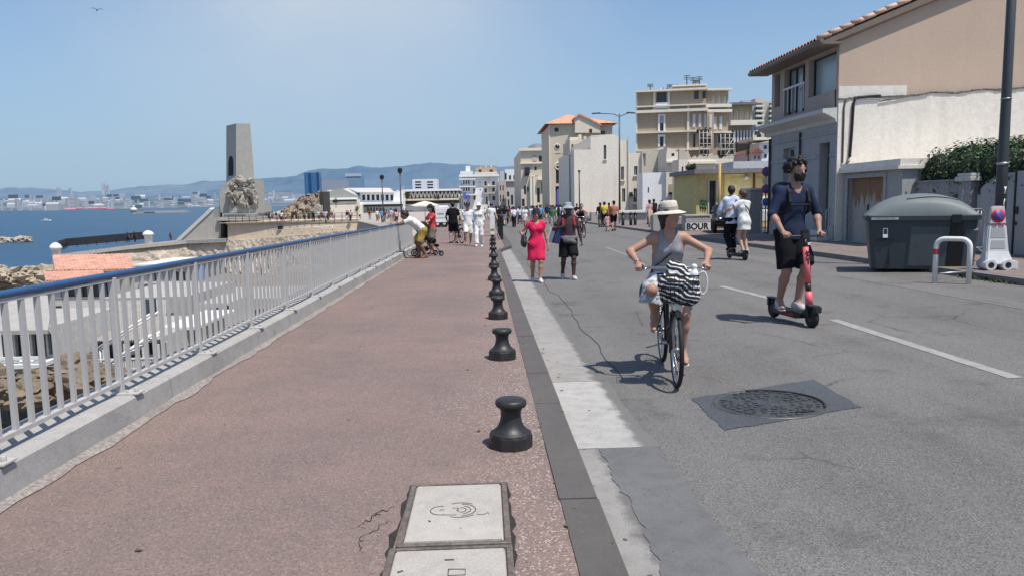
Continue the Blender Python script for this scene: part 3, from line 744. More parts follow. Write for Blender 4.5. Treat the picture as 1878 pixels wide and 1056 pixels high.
# slim post near the cream wall
p = at(1063, 405, 85); t = thing('sign_post', 'slim bare grey post against the cream gable wall', 'post', p); h = at(1063, 316, 85).z-p.z
MB().tube([(0, 0, 0), (0, 0, h)], .07, 8).build('pole', M_LAMPGREY, t); MB().cbox((0, 0, h+.1), .3, .3, .2).build('cap', M_LAMPGREY, t, bevel=.04)
def plaza_lamp(px, py, pt, Y, label):
    b = at(px, py, Y); h = at(px, pt, Y).z-b.z; t = thing('street_lamp', label, 'street lamp', b, 0, 'lanterns on the plaza')
    MB().tube([(0, 0, 0), (0, 0, h*.3), (0, 0, h*.88)], [.16, .11, .08], 8).build('pole', M_LAMPGREY, t)
    MB().lathe([(.1, h*.88), (.32, h*.9), (.38, h*.97), (.42, h*.975), (.1, h), (0, h*1.01)], 8, smooth=False).build('lamp_head', M_BLACK, t)
plaza_lamp(736.5, 400, 308, 118, 'taller dark lantern post rising over the plaza by the white apartment block')
plaza_lamp(703, 398, 321, 132, 'shorter dark lantern post rising over the long white colonnade')

# ------------------------------------------------------------------ waste container, hoop, warning stand, crowd barriers
M_BIN = mat('dark_grey_plastic', (.042, .052, .057), .5, .12, 2, .08, 80, .08, dirt=.18, spec=.45)
M_BINLID = mat('grey_plastic_lid', (.15, .172, .172), .55, .12, 2, .08, 80, .08, dirt=.15)
M_WHITE = mat('white_paint', (.74, .72, .69), .5, .1, 4, .08, 60, .08, dirt=.3)
M_RED = mat('red_paint', (.5, .035, .04), .5, .2, 6); M_RUB = mat('black_rubber', (.016, .016, .017), .7, .2, 8, .15, 60, .15)
A, B = road_at(1580, 497), road_at(1752, 512)
bc = road_at(1668, 497); ang = R(-24)
t = thing('waste_container', 'large dark grey waste container with a domed lid at the roadside', 'waste container', (bc.x+.22, bc.y+.12, road_z(bc.x, bc.y)+.01), ang)
BW, BD, BH = .99, .62, 1.08
def loft(mb, rings):
    rr_ = [[mb._v(p) for p in r] for r in rings]
    for a, b in zip(rr_, rr_[1:]):
        for i in range(len(a)): mb._f((a[i], a[(i+1) % len(a)], b[(i+1) % len(b)], b[i]))
    mb._f(rr_[0][::-1]); mb._f(rr_[-1])
def rrect(w, d, z, r=.09, n=4):
    out = []
    for sx, sy, a0 in ((1, 1, 0), (-1, 1, PI/2), (-1, -1, PI), (1, -1, 1.5*PI)):
        for k in range(n+1):
            a = a0+PI/2*k/n; out.append((sx*(w-r)+r*math.cos(a), sy*(d-r)+r*math.sin(a), z))
    return out
m = MB(); loft(m, [rrect(BW*.90, BD*.86, .06), rrect(BW*.96, BD*.93, .55), rrect(BW, BD, BH)]); m.build('body', M_BIN, t)
m = MB(); loft(m, [rrect(BW+.05, BD+.05, BH-.03, .1), rrect(BW+.055, BD+.055, BH+.06, .1), rrect(BW+.03, BD+.03, BH+.075, .1)]); m.build('rim', M_BIN, t)
m = MB(); n = 16; rg = []
for i in range(n+1):
    x = -1+2*i/n; hgt = .43*(1-abs(x)**2.3)**.75 if abs(x) < 1 else 0
    pr = []
    for k in range(11):
        a = PI*k/10; sh = math.sin(a)**.55
        pr.append((x*(BW+.02), -(BD+.03)*math.cos(a), BH+.075+hgt*sh))
    rg.append([m._v(p) for p in pr])
for a, b in zip(rg, rg[1:]):
    for k in range(10): m._f((a[k], a[k+1], b[k+1], b[k]), True)
m.build('lid', M_BINLID, t)
m = MB()
for s in (.30,):
    pts = []
    for i in range(13):
        x = -.28+.92*i/12; xx = x/(BW+.02); hgt = .43*(1-abs(xx)**2.3)**.75
        pts.append((x, -(BD+.03)*math.cos(R(38+i*1.5)), BH+.085+hgt*math.sin(R(38+i*1.5))**.55))
    m.tube(pts, .016, 6)
m.build('lid_seam', M_BINLID, t)
m = MB()
yf = lambda z: -(BD*(.86+.14*z/BH))
for x0, x1, z0, z1, pr in ((-.22, .50, .13, .92, .02), (.74, .97, .13, .85, .02)):
    i = [m._v(p) for p in ((x0, yf(z0)-pr, z0), (x1-.08, yf(z0)-pr, z0), (x1, yf(z1)-pr, z1), (x0+.04, yf(z1)-pr, z1), (x0-.05, yf(z0)+.02, z0-.03), (x1-.03, yf(z0)+.02, z0-.03), (x1+.03, yf(z1)+.02, z1+.04), (x0-.0, yf(z1)+.02, z1+.04))]
    m._f(i[:4])
    for k in range(4): m._f((i[k], i[(k+1) % 4], i[4+(k+1) % 4], i[4+k]))
m.build('panel', mat('panel_grey_plastic', (.075, .088, .095), .5, .12, 2, .08, 80, .08, dirt=.2), t)
m = MB(); i = [m._v(p) for p in ((.47, yf(.02)-.02, .06), (.70, yf(.02)-.02, .06), (.72, yf(1)-.05, BH), (.52, yf(1)-.05, BH))]; m._f(i)
m.cbox((.60, yf(1)-.06, BH), .17, .08, .16); m.build('latch', mat('black_plastic', (.012, .013, .014), .5), t)
m = MB(); m.cbox((-.68, yf(.95)-.058, BH+.025), .50, .012, .075); m.build('label', mat('pale_sticker', (.50, .51, .52), .5, .3, 20, .3, 90), t)
m = MB()
for k in range(9): m.cbox((-.68-.17+.042*k, yf(.95)-.066, BH+.025), .026, .004, .02 if k % 3 else .012)
m.build('print', mat('faint_print', (.25, .26, .27), .6), t)
m = MB(); m.tf((-.66, yf(.83)-.006, .80), rx=-.08); 
for a, b, c, d in ((-.045, .045, .075, .095), (-.045, -.03, -.03, .075), (.03, .045, -.03, .075), (-.045, .045, -.10, -.03)): m.box(a, b, -.008, .0, c, d)
m.build('tag', M_WHITE, t)
m = MB(); m.cbox((-.68, yf(.5)-.012, .66), .36, .03, .03); m.cbox((-.58, yf(.3)-.004, .34), .014, .02, .6); m.build('groove', mat('black_plastic', (.012, .013, .014)), t)
for sx in (-.75, .75):
    for sy in (-.4, .4): m = MB(); m.torus((sx, sy, .075), (1, 0, 0), .05, .03, 14, 6); m.cbox((sx, sy, .1), .05, .05, .1); m.build('wheel', M_RUB, t)
# hoop
A, B = road_at(1714, 519), road_at(1776, 521)
t = thing('barrier_hoop', 'white tubular steel hoop with a red band protecting the waste container', 'hoop', ((A.x+B.x)/2, (A.y+B.y)/2, A.z-.01), math.atan2(B.y-A.y, B.x-A.x))
hw = (B-A).length/2; m = MB(); pts = [(-hw, 0, 0), (-hw, 0, .62)]+[(-hw+.14-.14*math.cos(a), 0, .66+.14*math.sin(a)) for a in [PI/2*i/6 for i in range(1, 7)]]+[(hw-.14+.14*math.sin(a), 0, .66+.14*math.cos(a)) for a in [PI/2*i/6 for i in range(0, 7)]]+[(hw, 0, 0)]
m.tube(pts, .043, 14); m.build('frame', M_WHITE, t)
m = MB(); m.tube([(-hw, 0, .52), (-hw, 0, .62)], .045, 14, caps=False); m.build('band', M_RED, t)
m = MB(); m.tube([(-hw, 0, .17), (hw-.05, .6, .2)], .016, 8); m.build('brace', M_STEEL, t)
# moulded plastic no-parking stand
b = gnd(1822, 494); b.z = ground_z(b.x, b.y)
t = thing('warning_stand', 'white plastic stand with a round red and blue no parking sign by the lamp post', 'sign', (b.x, b.y, b.z), R(-8))
M_WPL = mat('white_plastic', (.60, .60, .60), .5, .12, 3, .06, 60, .05, dirt=.3)
m = MB(); loft(m, [[(-.23, -.2, .10), (.27, -.2, .10), (.27, .12, .10), (-.23, .12, .10)], [(-.2, -.12, .35), (.2, -.12, .35), (.2, .06, .35), (-.2, .06, .35)], [(-.16, -.07, .84), (.16, -.07, .84), (.16, .03, .84), (-.16, .03, .84)]])
m.build('body', M_WPL, t, bevel=.02)
m = MB(); loft(m, [[(-.15, -.075, .86), (.15, -.075, .86), (.15, .025, .86), (-.15, .025, .86)], [(-.12, -.06, 1.15), (.12, -.06, 1.15), (.12, .02, 1.15), (-.12, .02, 1.15)], [(-.09, -.055, 1.19), (.09, -.055, 1.19), (.09, .015, 1.19), (-.09, .015, 1.19)]])
m.build('sign_board', mat('pinkish_plastic', (.58, .48, .48), .5, .1, 3, .06, 60, .05, dirt=.3), t, bevel=.012)
m = MB(); 
for z0, z1 in ((.40, .55), (.60, .78)): 
    f = lambda z: -.12+.05*(z-.35)/.49
    m.poly([(-.13, f(z0)-.006, z0), (.13, f(z0)-.006, z0), (.115, f(z1)-.006, z1), (-.115, f(z1)-.006, z1)])
m.build('panel', mat('grey_recess', (.36, .37, .37), .6), t, fix=False)
m = MB(); 
for x in (-.16, .14): m.cyl((x, -.24, .1), (x, .12, .1), .10, n=18)
m.cbox((.28, -.02, .09), .16, .26, .14); m.build('foot', M_WPL, t)
m = MB(); 
for x in (-.16, .14): m.cyl((x, -.243, .1), (x, -.235, .1), .055, n=16)
m.build('hole', mat('dark_void', (.012, .012, .012)), t)
m = MB(); m.tf((0, -.072, 1.01), rx=PI/2-.05); m.lathe([(0, .004), (.125, .004), (.125, -.006)], 28); d = m.build('sign_disc', M_RED, t)
m = MB(); m.tf((0, -.078, 1.01), rx=PI/2-.05); m.lathe([(0, .002), (.092, .002), (.092, -.004)], 28); m.build('sign_face', mat('sign_blue', (.05, .075, .32), .5), d)
m = MB(); m.tf((0, -.082, 1.01), rx=-.05); m.T = m.T @ Matrix.Rotation(PI/4, 4, 'Y'); m.cbox((0, 0, 0), .185, .003, .02); m.build('sign_bar', mat('sign_red', (.42, .04, .07), .5), d)
m = MB(); m.cbox((-.05, -.085, .855), .09, .02, .022); m.cbox((.07, -.085, .855), .1, .02, .02); m.build('strap', M_RED, t)
# crowd barriers
def crowd_barrier(loc, rz, label, L=1.55):
    t = thing('crowd_barrier', label, 'barrier', loc, rz, 'galvanised crowd barriers')
    m = MB(); pts = [(-L/2, 0, .18), (-L/2, 0, .98), (-L/2+.1, 0, 1.07), (L/2-.1, 0, 1.07), (L/2, 0, .98), (L/2, 0, .18)]
    m.tube(pts, .019, 8, closed=True); m.build('frame', M_STEEL, t)
    m = MB()
    for i in range(1, 14): m.tube([(-L/2+L*i/14, 0, .18), (-L/2+L*i/14, 0, 1.07)], .008, 5)
    m.build('bar', M_STEEL, t)
    for s in (-1, 1):
        m = MB(); m.tube([(s*(L/2-.15), -.3, 0), (s*(L/2-.15), 0, .18), (s*(L/2-.15), .3, 0)], .015, 6); m.build('foot', M_STEEL, t)
b = gnd(1551, 441); crowd_barrier((b.x, b.y, ground_z(b.x, b.y)), R(-10), 'galvanised crowd barrier leaning by the rusty door next to the waste container', 1.3)
b = gnd(1409, 432); crowd_barrier((b.x+.3, b.y, ground_z(b.x, b.y)), R(-55), 'galvanised crowd barrier half hidden behind the scooter rider', 1.4)
b = gnd(1757, 470); crowd_barrier((b.x, b.y, ground_z(b.x, b.y)), R(8), 'galvanised crowd barrier behind the domed waste container', 1.3)
# no-parking sign post by the house
b = gnd(1403, 428); t = thing('sign_post', 'thin post carrying three small blue and red no parking discs beside the house', 'sign', (b.x, b.y, ground_z(b.x, b.y)))
ht = at(1403, 306, b.y).z-t.location.z
MB().tube([(0, 0, 0), (0, 0, ht)], .03, 8).build('pole', M_LAMPGREY, t)
for z, k in ((ht-.22, 0), (ht-.95, 1), (ht-1.5, 2)):
    m = MB(); m.tf((-.0, -.05, z), rz=R(-35), rx=PI/2); m.lathe([(0, .004), (.2, .004), (.2, -.006)], 22); d = m.build('sign_disc', M_RED if k < 2 else M_WHITE, t)
    m = MB(); m.tf((-.0, -.058, z), rz=R(-35), rx=PI/2); m.lathe([(0, .006), (.15, .006), (.15, 0)], 22); m.build('sign_face', mat('sign_blue', (.05, .075, .32)), d)
m = MB(); m.cbox((0, -.05, ht-.6), .34, .02, .22); m.build('sign_plate', M_WHITE, t)
# weeds and litter along the kerb
mb = MB(); r2 = random.Random(3)
for k in range(900):
    px = r2.choice([1730, 1745, 1800, 1812, 1690, 1655])+r2.gauss(0, 10); 
    p = Vector((KERB_R-.03+r2.gauss(0, .05), 0, 0)); p.y = r2.uniform(11.6, 16.2); p.z = road_z(p.x, p.y)
    if fbm(p.y*1.3, 2, 5) < .05: continue
    a = r2.uniform(0, 6.28); l = r2.uniform(.02, .09); d = Vector((math.cos(a)*.5, math.sin(a)*.5, r2.uniform(.5, 1)))*l; w = Vector((-math.sin(a), math.cos(a), 0))*l*.3
    mb.poly([p-w*.3, p+d*.5+w, p+d, p+d*.5-w])
M_WEED = mat('weed_leaf', (.05, .075, .025), .8, .4, 9); tag(mb.build('weeds', M_WEED, None, False), 'low green weeds growing along the foot of the kerb', 'weeds', None, 'stuff')
mb = MB()
for k in range(240):
    y = r2.uniform(3, 26)**1.0; x = r2.choice([r2.gauss(KERB_R-.12, .1), r2.gauss(.62, .06), r2.uniform(-2.3, .3), r2.gauss(.37, .03)])
    z = ground_z(x, y); a = r2.uniform(0, 3.1); s_ = r2.uniform(.006, .02); mb.tf((x, y, z+.006), rz=a); mb.poly([(-s_, -s_*.5, 0), (s_, -s_*.6, .004), (s_*.8, s_*.6, 0), (-s_*.7, s_*.5, .005)])
tag(mb.build('litter', mat('leaf_litter', (.12, .09, .06), .9, .6, 30), None, False), 'dry leaf scraps and grit scattered along the kerbs', 'litter', None, 'stuff')
# ------------------------------------------------------------------ the near house with its gable wall
HX, HY = 11.5, 24.8; HZ = ground_z(HX, HY)
M_TAN = mat('tan_render', (.50, .375, .285), .9, .11, .5, .05, 14, .2, dirt=.10)
M_CREAM = mat('cream_lime_render', (.72, .665, .585), .9, .13, .8, .07, 9, .35, dirt=.3, bdist=.015)
M_GREYR = mat('grey_render', (.36, .36, .355), .88, .10, .8, .15, 14, .25, dirt=.2)
M_TAN_SHADED = mat('tan_render_shaded', (.44, .355, .295), .88, .08, .8, .12, 14, .2, dirt=.12)  # the gable's tan paint again, with the road front's shade put into the colour
M_TRIM = mat('pale_stone_trim', (.56, .55, .52), .85, .12, 2, .15, 20, .3, dirt=.35)
M_PANE = glass_mat('window_glass', (.05, .07, .085)); M_PANEPALE = glass_mat('pale_blind', (.26, .31, .33), .25)
M_FRAME = mat('white_frame', (.62, .62, .61), .5, .06, 3, .05); M_DARKFRAME = mat('dark_frame', (.03, .03, .032), .5)
def tile_mat(name, c0):
    t = NT(name); t.b.inputs['Roughness'].default_value = .85
    v = t.vor(2.6, out='Color', vec=t.mapping((1, 1, .1))); sp = t.n('ShaderNodeSeparateColor'); t.t.links.new(v, sp.inputs[0])
    c = t.mix(sp.outputs[0], mul(c0, .7), mul(c0, 1.25)); c = t.mix(t.ramp(t.noise(3, 5), [(.4, 0), (.75, .5)]), c, mul(c0, .45)); t.col(c); t.bump(t.noise(25, 3), .3, .01); return t.m
M_TILE = tile_mat('terracotta_tile', (.46, .22, .145))
house = thing('house', 'near two storey tan house with a blank cream gable wall and tiled roof', 'house', (HX, HY, HZ))
RF = Matrix.Rotation(-PI/2, 4, 'Z')                  # front of the house faces the road
def hp(px, py):
    p = atx(px, py, HX); return (HY-p.y, p.z-HZ)     # along the front, height
def hrect(l, tp, r, b):
    a = hp(l, (tp[0])); c = hp(r, tp[1]); d = hp(l, b)
    return (a[0], c[0], d[1], a[1])
w1 = hrect(1484, (112, 92), 1535, 180); w2 = hrect(1439, (130, 119), 1477, 214); w3 = hrect(1421.5, (138, 136), 1431, 198)
dr = hrect(1503, (264, 262), 1522, 438); wl = hrect(1437, (274, 268), 1459, 352)
corn = hp(1540, 200)[1]; EZ = at(1543, 65, HY).z-HZ; LEN = HY-atx(1414, 250, HX).y
def fr(mb): mb.T = RF.copy(); return mb
m = fr(MB()); m.wall(-LEN, 0, [], 0); m = fr(MB())
m.wall(-LEN*-1, EZ-corn, [w1, w2, w3], 0, .28, x0=LEN, z0=corn) if LEN < 0 else None
L = abs(LEN)
m = fr(MB()); m.wall(L, EZ+.05-corn, [w1, w2, w3], 0, .28, x0=-L, z0=corn); m.build('upper_front', M_TAN_SHADED, house)
m = fr(MB()); m.wall(L, corn, [dr, wl], 0, .35, x0=-L, z0=0)
m.build('lower_front', M_GREYR, house)
def window(th, T, r, depth, frame=M_FRAME, pane=M_PANE, bars=1, fw=.05, name='window', cross=0):
    a, b, c, d = r; f = MB(); f.T = T; y = depth-.06
    for q in ((a, a+fw, c, d), (b-fw, b, c, d), (a+fw, b-fw, c, c+fw), (a+fw, b-fw, d-fw, d)): f.box(q[0], q[1], y-.03, y+.02, q[2], q[3])
    for i in range(1, bars+1):
        x = a+(b-a)*i/(bars+1); f.box(x-fw*.5, x+fw*.5, y-.028, y+.018, c+fw, d-fw)
    for i in range(1, cross+1):
        z = c+(d-c)*i/(cross+1); f.box(a+fw, b-fw, y-.02, y+.012, z-fw*.35, z+fw*.35)
    w = f.build(name, frame, th); p = MB(); p.T = T; p.poly([(a, y+.025, c), (b, y+.025, c), (b, y+.025, d), (a, y+.025, d)]); p.build('pane', pane, w, False); return w
window(house, RF, w1, .28, M_DARKFRAME, M_PANEPALE, 0, .05); window(house, RF, w2, .28, M_DARKFRAME, M_PANEPALE, 2, .06); window(house, RF, w3, .28, M_DARKFRAME, M_PANE, 0, .04)
window(house, RF, wl, .3, M_FRAME, M_PANE, 1, .05)
m = fr(MB()); z0 = w2[2]
m.box(w2[0]-.0, w2[1], -.05, -.0, z0+.95, z0+1.02)
for i in range(6): x = w2[0]+.05+(w2[1]-w2[0]-.1)*i/5; m.box(x-.015, x+.015, -.035, -.005, z0+.1, z0+.95)
m.build('balcony_rail', M_FRAME, house)
m = fr(MB()); m.box(dr[0], dr[1], .28, .33, dr[2], dr[3]-.5); m.build('door', mat('dark_grey_door', (.085, .085, .087), .5, .2, 3), house)
m = fr(MB()); m.poly([(dr[0], .3, dr[3]-.5), (dr[1], .3, dr[3]-.5), (dr[1], .3, dr[3]), (dr[0], .3, dr[3])]); m.box((dr[0]+dr[1])/2-.12, (dr[0]+dr[1])/2+.12, .26, .28, 1.35, 1.6); m.build('transom', M_PANE, house)
m = fr(MB()); m.box(dr[0]-.2, dr[1]+.2, -.45, .3, 0, .17); m.box(dr[0]-.1, dr[1]+.1, -.2, .3, .17, .33); m.build('doorstep', M_TRIM, house)
# cornice above the ground floor, pilasters and bands
m = fr(MB()); P = [(0, corn-.42), (-.05, corn-.40), (-.10, corn-.28), (-.42, corn-.12), (-.50, corn-.10), (-.50, corn+.03), (0, corn+.06)]
a = [m._v((-L-.35, y, z)) for y, z in P]; b = [m._v((.02, y, z)) for y, z in P]
m._f(a); m._f(b[::-1])
for i in range(len(P)): m._f((a[i], a[(i+1) % len(P)], b[(i+1) % len(P)], b[i]))
m.build('cornice', M_TRIM, house)
zz0 = hp(1500, 288)[1]
for q in ((-L, dr[0]-.12, -.03, 0, zz0-.06, zz0+.06), (-L, 0, -.035, 0, corn-.75, corn-.68), (dr[1]+.05, 0, -.04, 0, zz0-.05, zz0+.05)): fr(MB()).box(*q).build('moulding', M_GREYR, house)
for q in ((dr[1]+.08, -.02, -.05, 0, 0, .5), (-L, dr[0]-.2, -.05, 0, 0, .5)): fr(MB()).box(*q).build('plinth', M_GREYR, house)
m = fr(MB()); x = hp(1470, 240)[0]; m.tube([(x, -.05, .2), (x, -.05, corn-.5)], .04, 8); m.tube([(hp(1533, 165)[0], -.02, hp(1533, 165)[1]), (hp(1533, 190)[0], -.02, corn+.1)], .02, 6); m.tube([(-L+.05, -.06, 0), (-L+.05, -.06, corn-.5)], .05, 8); m.build('pipe', mat('dark_pipe', (.05, .05, .052), .6), house)
# gable wall
GX = 15.0; slope = .40; ledge = lambda x: 4.62-HZ*0+.0*x
LZ0 = at(1560, 184, HY).z-HZ; LZ1 = at(1870, 163, HY).z-HZ
lx0, lx1 = at(1560, 184, HY).x-HX, at(1870, 163, HY).x-HX
lz = lambda x: LZ0+(LZ1-LZ0)*(x-lx0)/(lx1-lx0)
RIDGE = 7.5
m = MB(); m.poly([(0, 0, 0), (GX, 0, 0), (GX, 0, EZ), (RIDGE, 0, EZ+slope*RIDGE), (0, 0, EZ)]); m.poly([(0, L, 0), (0, L, EZ), (GX, L, EZ), (GX, L, 0)]); m.build('gable_wall', M_TAN, house, False)
m = MB(); n = 60; xs = [.0+GX*i/n for i in range(n+1)]
jag = lambda x: lz(x)+.05*fbm(x*1.7, 1, 4)
for a, b in zip(xs, xs[1:]):
    m.poly([(a, -.05, 0), (b, -.05, 0), (b, -.05, jag(b)), (a, -.05, jag(a))]); m.poly([(a, -.05, jag(a)), (b, -.05, jag(b)), (b, .0, jag(b)+.02), (a, .0, jag(a)+.02)])
m.poly([(0, -.05, 0), (0, -.05, jag(0)), (0, 0, jag(0)), (0, 0, 0)]); m.build('lower_render', M_CREAM, house, False)
m = MB()
for i in range(n):
    a, b = xs[i], xs[i+1]
    for k in range(2):
        x = a+(b-a)*k/2; h = .035+.05*max(0, fbm(x*2.3, 7, 9)); z = jag(x)+.03
        m.box(x, x+(b-a)/2, -.075-.02*rnd.random(), .0, z-h*.5, z+h*.4)
m.build('ledge', mat('broken_mortar', (.20, .175, .15), .95, .5, 5, .4, 25, .7), house)
m = MB(); q0 = at(1543, 165, HY); q1 = at(1662, 182, HY); zt = at(1600, 158, HY).z-HZ
m.box(.02, q1.x-HX, -.012, .0, lz(1)+.02, zt); m.build('plaster_patch', M_CREAM, house)
m = MB(); pp = lambda px, py, o=.09: (at(px, py, HY).x-HX, -o, at(px, py, HY).z-HZ)
m.tube([pp(1612, 177), pp(1590, 178), pp(1567, 181), pp(1563, 190), pp(1560, 240), pp(1556, 289)], .045, 8); m.build('cable', mat('black_cable', (.015, .015, .016), .6), house)
m = MB(); m.tube([pp(1700, 172), pp(1660, 178), pp(1640, 182), pp(1610, 187)], .02, 5); m.tube([pp(1556, 289), pp(1552, 293), pp(1550, 300), pp(1556, 296), pp(1548, 305)], .02, 5)
m.tube([pp(1557, 180, .07), pp(1549, 184, .07), pp(1546, 200, .07), pp(1543, 300, .07)], .03, 6); m.build('thin_cable', mat('grey_cable', (.12, .11, .10), .7), house)
# roof of barrel tiles
EX, EY0, EY1 = -.75, -.20, L+.5; ez = EZ-.02
def roof_tiles(th, x0, x1, y0, y1, z0, z1, step=.24, r=.085, name='roof', m_=M_TILE):
    mb = MB(); n = max(1, int((y1-y0)/step)); st = (y1-y0)/n; K = 6; seg = 14
    for j in range(seg):
        fa, fb = j/seg, (j+1)/seg; lift = .03
        A = lambda f, u, h, l: (x0+(x1-x0)*f, u, z0+(z1-z0)*f+h+l)
        prof = []
        for i in range(n):
            for k in range(K):
                u = y0+st*(i+k/K); prof.append((u, r*abs(math.sin(PI*k/K))))
        prof.append((y1, 0)); off = .012*vnoise(j*3.1, 0, 4)
        a = [mb._v(A(fa, u, h, lift)) for u, h in prof]; b = [mb._v(A(fb+.01, u, h*.9, 0)) for u, h in prof]
        for i in range(len(prof)-1): mb._f((a[i], a[i+1], b[i+1], b[i]), True)
    return mb.build(name, m_, th, False)
roof_tiles(house, EX, RIDGE, EY0, EY1, ez-.16, EZ+slope*RIDGE+.12)
m = MB(); xA, xB = EX, RIDGE
m.box(EX, .0, EY0, EY1, EZ-.30, EZ-.22); 
m.poly([(EX, EY0, EZ-.22), (RIDGE, EY0, EZ+slope*RIDGE+.02), (RIDGE, EY0, EZ+slope*RIDGE-.22), (EX+.5, EY0, EZ-.22)])
m.poly([(EX, EY0, EZ-.22), (EX+.5, EY0, EZ-.22), (RIDGE, EY0, EZ+slope*RIDGE-.22), (RIDGE, .02, EZ+slope*RIDGE-.22), (0, .02, EZ-.22)])
m.poly([(RIDGE, EY0, EZ+slope*RIDGE+.02), (GX+.5, EY0, EZ), (GX+.5, EY1, EZ), (RIDGE, EY1, EZ+slope*RIDGE+.02)])
m.build('soffit', mat('weathered_wood', (.20, .155, .125), .85, .2, 2, .2, 20, .2), house, False)
m = MB(); m.tube([(EX+.06, EY0-.05, EZ-.2), (EX+.06, EY1+.15, EZ-.2)], .07, 8); m.build('gutter', mat('zinc_gutter', (.16, .14, .125), .5, .2), house)
m = MB(); k = 0; x = EX
while x < RIDGE:
    z = EZ-.16+(EZ+slope*RIDGE+.12-EZ+.16)*(x-EX)/(RIDGE-EX)
    dx = .36; dz = dx*(slope*RIDGE+.28)/(RIDGE-EX); wob = rnd.uniform(-.02, .03)
    m.tube([(x-.05, EY0+.02, z+.05+wob*.5), (x+dx, EY0+.02, z+dz+.04+wob)], [.082, .07], 10); x += dx
m.build('verge_tile', tile_mat('verge_terracotta', (.56, .36, .27)), house)

# ------------------------------------------------------------------ annex with the rusty door
AX = 11.72; ann = thing('annex', 'low grey annex with a rusty panelled door against the cream gable', 'annex', (AX, HY-.12, HZ))
ap = lambda px, py: (HY-.12-atx(px, py, AX).y, atx(px, py, AX).z-HZ)
x1 = ap(1656, 300)[0]; za = ap(1545, 314)[1]; zb = ap(1650, 300)[1]; AH = (za+zb)/2-.12
od = (ap(1556, 330)[0], ap(1622, 330)[0], .03, ap(1590, 326)[1])
m = fr(MB()); m.wall(x1, AH, [od], 0, .22, x0=0, z0=0); m.T = RF @ Matrix.Translation((x1, 0, 0)); m.poly([(0, 0, 0), (0, 6, 0), (0, 6, AH), (0, 0, AH)])
m.build('wall', M_GREYR, ann, False)
m = fr(MB()); m.box(-.05, x1+.1, -.18, 6, AH, AH+.09); m.box(-.03, x1+.05, -.10, 5.9, AH+.09, AH+.28); m.build('coping', M_CREAM, ann)
def rust_mat():
    t = NT('rusty_painted_door'); t.b.inputs['Roughness'].default_value = .75
    x = t.xyz(); n = t.noise(1.0, 6, .65, vec=t.mapping((5, 5, .9)))
    f = t.math('ADD', t.math('MULTIPLY', x[2], .42), t.math('MULTIPLY', n, .8))
    c = t.mix(t.ramp(f, [(.93, 0), (1.16, .9)]), t.mix(t.noise(4, 4), (.30, .27, .235), (.40, .375, .34)), (.20, .095, .035))
    t.col(c); t.bump(t.noise(30, 3), .2, .01); return t.m
m = fr(MB()); mid = (od[0]+od[1])/2; m.box(od[0], mid-.008, .15, .2, .03, od[3]); m.box(mid+.008, od[1], .15, .2, .03, od[3]); dd = m.build('door', rust_mat(), ann)
m = fr(MB()); m.box(mid-.1, mid-.05, .12, .15, 1.02, 1.2); m.build('handle', M_BLACK, dd)
m = fr(MB()); 
for a, b, c, d in ((od[0]-.14, od[0], 0, od[3]+.12), (od[1], od[1]+.14, 0, od[3]+.12), (od[0], od[1], od[3], od[3]+.12)): m.box(a, b, -.035, .02, c, d)
m.build('door_frame', M_GREYR, ann)

# ------------------------------------------------------------------ garden wall, pillar, gates, hedge
GWX = 12.1; gz = ground_z(GWX, 20)
gp = lambda px, py: atx(px, py, GWX)
ya, yb = HY-.12-x1-.02, gp(1762, 340).y
M_GREYR2 = mat('grey_cement_render', (.33, .325, .315), .9, .14, .7, .2, 12, .4, dirt=.35)
t = thing('garden_wall', 'grey cement rendered garden wall under the clipped hedge', 'wall', (GWX, 0, gz)); h = gp(1700, 335).z-gz
m = MB(); m.box(0, .22, yb, ya, -.3, h); m.build('wall', M_GREYR2, t); m = MB(); m.box(-.04, .26, yb+.001, ya-.001, h, h+.05); m.build('coping', M_GREYR2, t)
pa, pb = gp(1765, 330).y, gp(1787, 330).y
t = thing('gate_pillar', 'grey rendered gate pillar with a moulded cap beside the curved gate', 'pillar', (GWX, (pa+pb)/2, gz)); ph = gp(1775, 333).z-gz; w = abs(pa-pb)/2
m = MB(); m.box(-.08, .3, -w, w, -.2, ph); m.build('shaft', M_GREYR2, t); m = MB(); m.box(-.16, .38, -w-.08, w+.08, ph, ph+.12); m.box(-.12, .34, -w-.04, w+.04, ph+.12, ph+.2); m.build('cap', M_TRIM, t, bevel=.015)
m = MB(); 
for i in range(26):
    z = .35+1.2*i/26; m.ball((-.085, .02+.03*fbm(i*.5, 1, 2), z), rnd.uniform(.015, .04), 6, 4, (.3, 1, 1))
m.build('stain', mat('white_drips', (.62, .60, .57), .8), t)
M_GATE = mat('grey_gate_paint', (.36, .355, .35), .5, .06, .8, .04, 40, .03, dirt=.2)
t = thing('gate', 'tall grey sheet metal double gate with a curved top beside the lamp post', 'gate', (GWX+.02, pb, gz))
n = 14; m = MB(); y0 = gp(1789, 400).y-pb; y1 = gp(1833, 400).y-pb; zl = gp(1789, 352).z-gz; zr = gp(1832, 322).z-gz
pts = [(y0, -.0)]+[(y0+(y1-y0)*i/n, zl+(zr-zl)*math.sin(PI/2*i/n)) for i in range(n+1)]+[(y1, -.0)]
m.extrx(pts, 0, .05); m.build('gate_leaf', M_GATE, t)
m = MB(); y2 = gp(1857, 400).y-pb; m.box(0, .05, y2, y1-.02, 0, zr+.05); m.build('gate_leaf', M_GATE, t)
m = MB(); y3 = y2-1.6; m.extrx([(y2-.05, 0), (y2-.05, zr+.08), (y3, zr+.02), (y3, 0)], 0, .05); m.build('gate_leaf', M_GATE, t)
